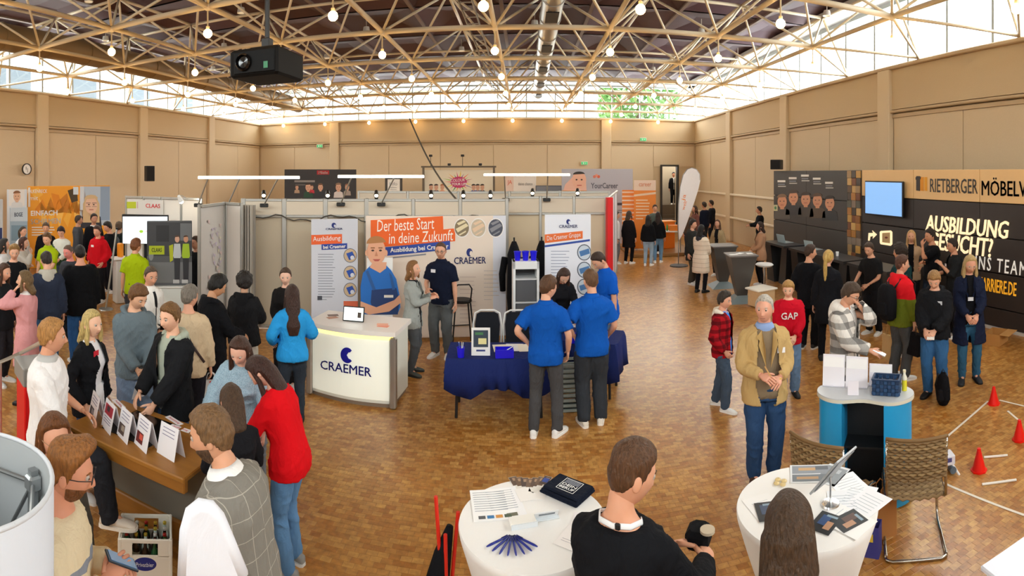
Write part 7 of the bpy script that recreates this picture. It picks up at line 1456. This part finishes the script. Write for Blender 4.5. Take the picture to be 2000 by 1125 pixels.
bp = person(1826, 528, 1.70, -14, 'boy in a black puffer jacket and jeans looking at his papers', 'E0AC90', ('fringe', 'A0784A'), top=dict(c='1A1B1F', fat=.048, sl=1.3, hem=.82, hood='1E1F23', fold=.8, badge=(-.1, 1.32, 'C8CCD2'), name='puffer_jacket'), legs='34608E', shoes=BK, R='front', L='front', head=(-8, 30), d=7.3)
held(bp, -1, 'leaflet', 'white leaflets in the hands of the boy in the black puffer jacket', 'leaflet', (.1, .16, .006), 'F0EEEA', (.1, .0, -.01), (-.2, 0, .2))
o = thing('rucksack', 'black rucksack standing between the feet of the boy in the black puffer', 'backpack', (*polar(1842, 7.05), 0), facing(1842, 10)); MB().tube([(0, 0, 0), (0, 0, .05), (0, 0, .2), (0, 0, .34), (0, 0, .4)], [.08, .12, .13, .1, .03], 14, ry=[.06, .085, .09, .07, .02]).build('pack_body', fabric('121216', .4), o, True); MB().box((0, .1, .15), (.15, .04, .16), ch=.015).build('front_pocket', fabric('18181C', .4), o); MB().tube([(-.03, 0, .39), (0, 0, .45), (.03, 0, .39)], .007, 6).build('carry_loop', BLACK, o, True)
for g in (1, -1): MB().tube([(g*.05, -.08, .36), (g*.08, -.13, .2), (g*.06, -.09, .04)], .014, 6).build('strap', BLACK, o, True)
nb_ = person(1893, 490, 1.82, 8, 'blonde woman in a long navy coat and jeans with a name badge', 'DCA286', ('long', 'C2A672', .16), 'f', top=dict(c='1A2138', fat=.036, hem=.55, inner='17171B', open=(.075, .06, .8), sl=1.15, name='coat', lapel='1A2138', badge=(0, 1.17, 'EEF0F4'), flare=.1), legs='34607E', shoes=('22242A', '16171A', 1), R='front', L='front', head=(-8, 18), d=7.8, glasses='B8A890')
person(1580, 480, 1.75, 160, 'boy in a black wool coat and trousers, from behind', 'D8A080', ('short', '3E2A1E'), top=dict(c='14151A', fat=.032, hem=.7, name='coat'), legs='121318', shoes=('1A1A1C', 'D8D8D6'), head=(50, 6), d=9.3, R='pocket', L='pocket')
person(1617, 483, 1.74, 172, 'woman with a long blonde ponytail in a black coat, from behind', 'D8A488', ('pony', 'CDA45C', .46), 'f', top=dict(c='16171C', fat=.036, hem=.6, name='coat', collar='16171C'), legs='14151A', shoes=BK, head=(10, 4), d=8.75)
person(1706, 470, 1.72, -36, 'smiling man in a black T-shirt leaning on the slanted desk', 'D8A284', ('short', '4A3A2E'), top=dict(c='1C1C1E', sleeve='short', fat=.022), legs='1C1C20', lean=10, R=(.24, .3, .96), L='front', d=10.1, head=(-8, 8))
person(1780, 450, 1.78, -4, 'blonde woman in a beige blazer over black before the dark wall', 'D8A284', ('long', 'C89E6A', .26), 'f', top=dict(c='B89A7C', fat=.022, hem=.74, inner='16161A', open=(.05, .06, .95), name='blazer'), legs='17171B', R='hip', L='hip', d=11.4)
person(1820, 444, 1.88, -64, 'tall man in a black T-shirt with folded arm and hand on chin', 'C88E6C', ('short', '2E221C'), top=dict(c='121317', sleeve='short', fat=.022, hem=.82), legs='2A3648', R='fold', L=(-.02, .2, 1.46), d=10.7, head=(-6, 6))
person(1864, 466, 1.78, -70, 'man in a dark open shirt with a badge, arms raised before the slogan', 'D09878', ('short', '2E221C'), top=dict(c='1E2022', sleeve='half', fat=.026, inner='141416', open=(.04, .05, .95), badge=(.08, 1.28, 'E8E8EC')), legs='1E2026', R=(.1, .34, 1.12), L=(-.06, .26, 1.3), d=9.95, head=(-4, 8))
person(1760, 484, 1.8, -120, 'person with dark curly hair half hidden behind the red jacket', 'C89478', ('curly', '2A1E18'), top=dict(c='16393C', fat=.03), legs='22242A', d=8.95)
# ---- far right
person(1486, 432, 1.68, -78, 'woman with dark hair in a beige cardigan beside the pyramid table', 'DCA88C', ('bob', '3A2820'), 'f', top=dict(c='B48A6C', fat=.03, hem=.7, name='cardigan', inner='C8B4A0', open=(.03, .04, 1.)), legs='17171B', R='front', L='front', d=14.4)
person(1484, 402, 1.78, -85, 'man in a black jacket standing behind the beige cardigan', 'D09A7C', ('short', '2A201A'), top=dict(c='15161A', fat=.026), legs='15161A', d=19.2, R='hold', L='hold')
wp_ = person(1369, 440, 1.68, 150, 'girl in a long white quilted coat with a dark hood, from behind', 'D8A488', ('long', '17120F', .12), 'f', top=dict(c='E6D6C2', fat=.05, hem=.52, sl=1.3, hood='3A3A40', kind='bands', c2='C6B49E', name='puffer_coat'), legs='17171B', shoes=BK, d=13.6, R='front', L='front')
person(1352, 428, 1.72, 60, 'person in a dark green parka next to the white quilted coat', 'D8A488', ('medium', '2A201A'), top=dict(c='2E2E2C', fat=.04, hem=.66, hood='4A4640'), legs='4A463E', d=14.6)
person(1402, 427, 1.62, -20, 'woman with brown hair and beige jacket behind the pyramid table', 'DCA88C', ('long', '5A3A26', .3), 'f', top=dict(c='A8926E', fat=.03, inner='1C1C1E', open=(.05, .05, .95)), legs='22222A', d=15.8)
person(1376, 386, 1.82, -130, 'tall man in a navy jacket near the feather flag', 'D09A7C', ('short', '3A2C22'), top=dict(c='1A2030', fat=.036), legs='26282E', d=21.5)
person(1358, 392, 1.74, -60, 'woman in a reddish jacket near the feather flag', 'DCA88C', ('long', '4A3022', .25), 'f', top=dict(c='7A5048', fat=.03), legs='2A2A30', d=20.4)
person(1345, 398, 1.7, 30, 'boy in a brown jacket near the feather flag', 'D8A488', ('short', '3A2A20'), top=dict(c='5A463A', fat=.03), legs='2E3440', d=19.4)
person(1390, 383, 1.84, -100, 'man in a black sweater by the right wall rails', 'D8A488', ('short', '2E241C'), top=dict(c='1C1E24', fat=.03), legs='22242A', d=22.4)
person(1228, 409, 1.72, 150, 'woman in a long black coat and trousers facing the orange banners', 'DCA88C', ('bob', '4A3A2C'), 'f', top=dict(c='1A181C', fat=.04, hem=.55, name='coat'), legs='141418', shoes=W2, d=17.9)
person(1266, 420, 1.62, 165, 'girl with black hair, black jacket and light jeans before the platform', 'D8A488', ('long', '17120F', .22), 'f', top=dict(c='15161A', fat=.036), legs='9AB4CC', shoes=W2, d=17.5)
person(1285, 413, 1.68, 178, 'girl with dark hair, black jacket and blue jeans before the platform', 'D8A488', ('long', '2A1A16', .3), 'f', top=dict(c='16171B', fat=.036), legs='6A90B4', shoes=W2, d=18.1)
person(1279, 389, 1.72, 10, 'boy in a grey green jumper behind the girls at the orange banners', 'D8A488', ('short', '3A2C22'), top=dict(c='5A6862', fat=.026), legs='2A2C34', d=19.3, z0=.12)
person(1200, 408, 1.7, 90, 'person in a white top at the side of the red post', 'D8A488', ('short', '3A2C22'), top=dict(c='E4E0E0', fat=.026), legs='6A6A70', d=17.6, loc=(polar(1203, 17.9)))
person(1319, 336, 1.74, 10, 'man in a black suit standing on the steps in the doorway', 'B07A60', ('short', '1A1412'), top=dict(c='0E0F12', fat=.026, hem=.76, inner='C8C8CC', open=(.02, .05, 1.15)), legs='0E0F12', shoes=W2, d=28.4, z0=1.262, loc=(7.98, YB+1.4))
# ---- bottom front
bm2 = person(1212, 893, 1.84, 158, 'young man in a black sweater with a white lanyard, nearest the pens, from behind', 'DCA282', ('fade', '5A3C26'), top=dict(c='15161A', fat=.024, neck=1.455), legs='22242A', head=(42, 20), R=(.27, .33, 1.12), L=(.1, .36, 1.14), d=2.3)
o = attach(bm2, 'lanyard', 'white and black lanyard round the neck of the young man in black', 'lanyard'); f_ = lambda v, z: bm2['sp'](z)+bm2['RM'](z)@np.array(v)
MB().tube([f_((-.06, .08, -.01), 1.44), f_((-.092, .0, .004), 1.462), f_((-.066, -.06, .004), 1.472), f_((0, -.082, .004), 1.474), f_((.066, -.06, .004), 1.472), f_((.092, .0, .004), 1.462), f_((.06, .08, -.01), 1.44)], .004, 8, ry=.011).build('ribbon', mat('ECECEE', .6), o, True); MB().box(tuple(f_((.02, -.08, .005), 1.474)), (.022, .014, .026), ch=.004).build('clasp', BLACK, o)
o = attach(bm2, 'camera_case', 'black case with a pale lens cap held by the young man with the lanyard', 'case'); E_, W_, fd_, pn_ = bm2['arm'][1]; MB().box((0, 0, 0), (.11, .13, .09), ch=.02).build('case_body', fabric('101014', .3), o).matrix_local = Matrix.Translation(tuple(W_+fd_*.1+np.array((-.05, .03, .03)))); MB().lathe([(0, 0), (.035, 0), (.035, .012), (0, .012)], n=16).build('lens_cap', mat('C8B8A0', .4), o).matrix_local = Matrix.Translation(tuple(W_+fd_*.1+np.array((.0, .0, .076))))
person(1540, 990, 1.75, 176, 'woman with long straight brown hair and dark jacket, seen from above behind', 'DCA68A', ('long', '4A3626', .22, 1.2), 'f', top=dict(c='1A2030', fat=.024), legs='22242A', head=(0, 10), d=2.04, R='read', L='read')

# slanted pole stand by the lectern
o = thing('slanted_pole', 'silver slanted pole stand beside the white lectern', 'stand', (*polar(214, 11.9), 0), facing(214, 0)+PI)
MB().cyl((-.08, 0, .03), (.16, .1, 1.75), .022, 10).build('pole', ALU, o); MB().lathe([(0, 0), (.16, 0), (.15, .02), (.03, .04), (0, .04)], c=(-.08, 0, 0), n=20, cap=False).build('base', ALU, o, 40); MB().ball((.16, .1, 1.76), .03, 10).build('end_cap', DARKMETAL, o)

# black clip spots and a cable along the tops of the stand walls
for k, (px, d_) in enumerate(((515, 10.42), (640, 10.4), (735, 10.38), (842, 10.38), (905, 10.38), (958, 10.38), (1040, 11.55), (1128, 11.6))):
    X, Y = polar(px, d_); o = thing('clip_spot', 'small black clip spot on the top rail of the central stand', 'lamp', (X, Y, 2.5), facing(px, 0), 'clip spots along the central stand')
    MB().box((0, -.01, .02), (.07, .07, .05), ch=.008).build('clamp', BLACK, o); MB().tube([(0, 0, .04), (0, .03, .1), (0, .08, .12)], .009, 6).build('arm', BLACK, o, True); MB().tube([(0, .05, .14), (0, .17, .07)], [.035, .05], 12).build('lamp_head', BLACK, o, 40); MB().ball((0, .168, .072), (.04, .02, .04), 10).build('lens', mat('FFE9C0', emit=4., key='clip'), o, True)
P_ = [(*polar(px, 10.33), 2.13+.05*math.sin(px*.05)+.03*math.sin(px*.13)) for px in range(490, 990, 12)]
tag(MB().tube(P_, .012, 6).build('power_cable', mat('3A3630', .6), None, True), 'dark cable looping along the header of the central stand', 'cable')
flush()
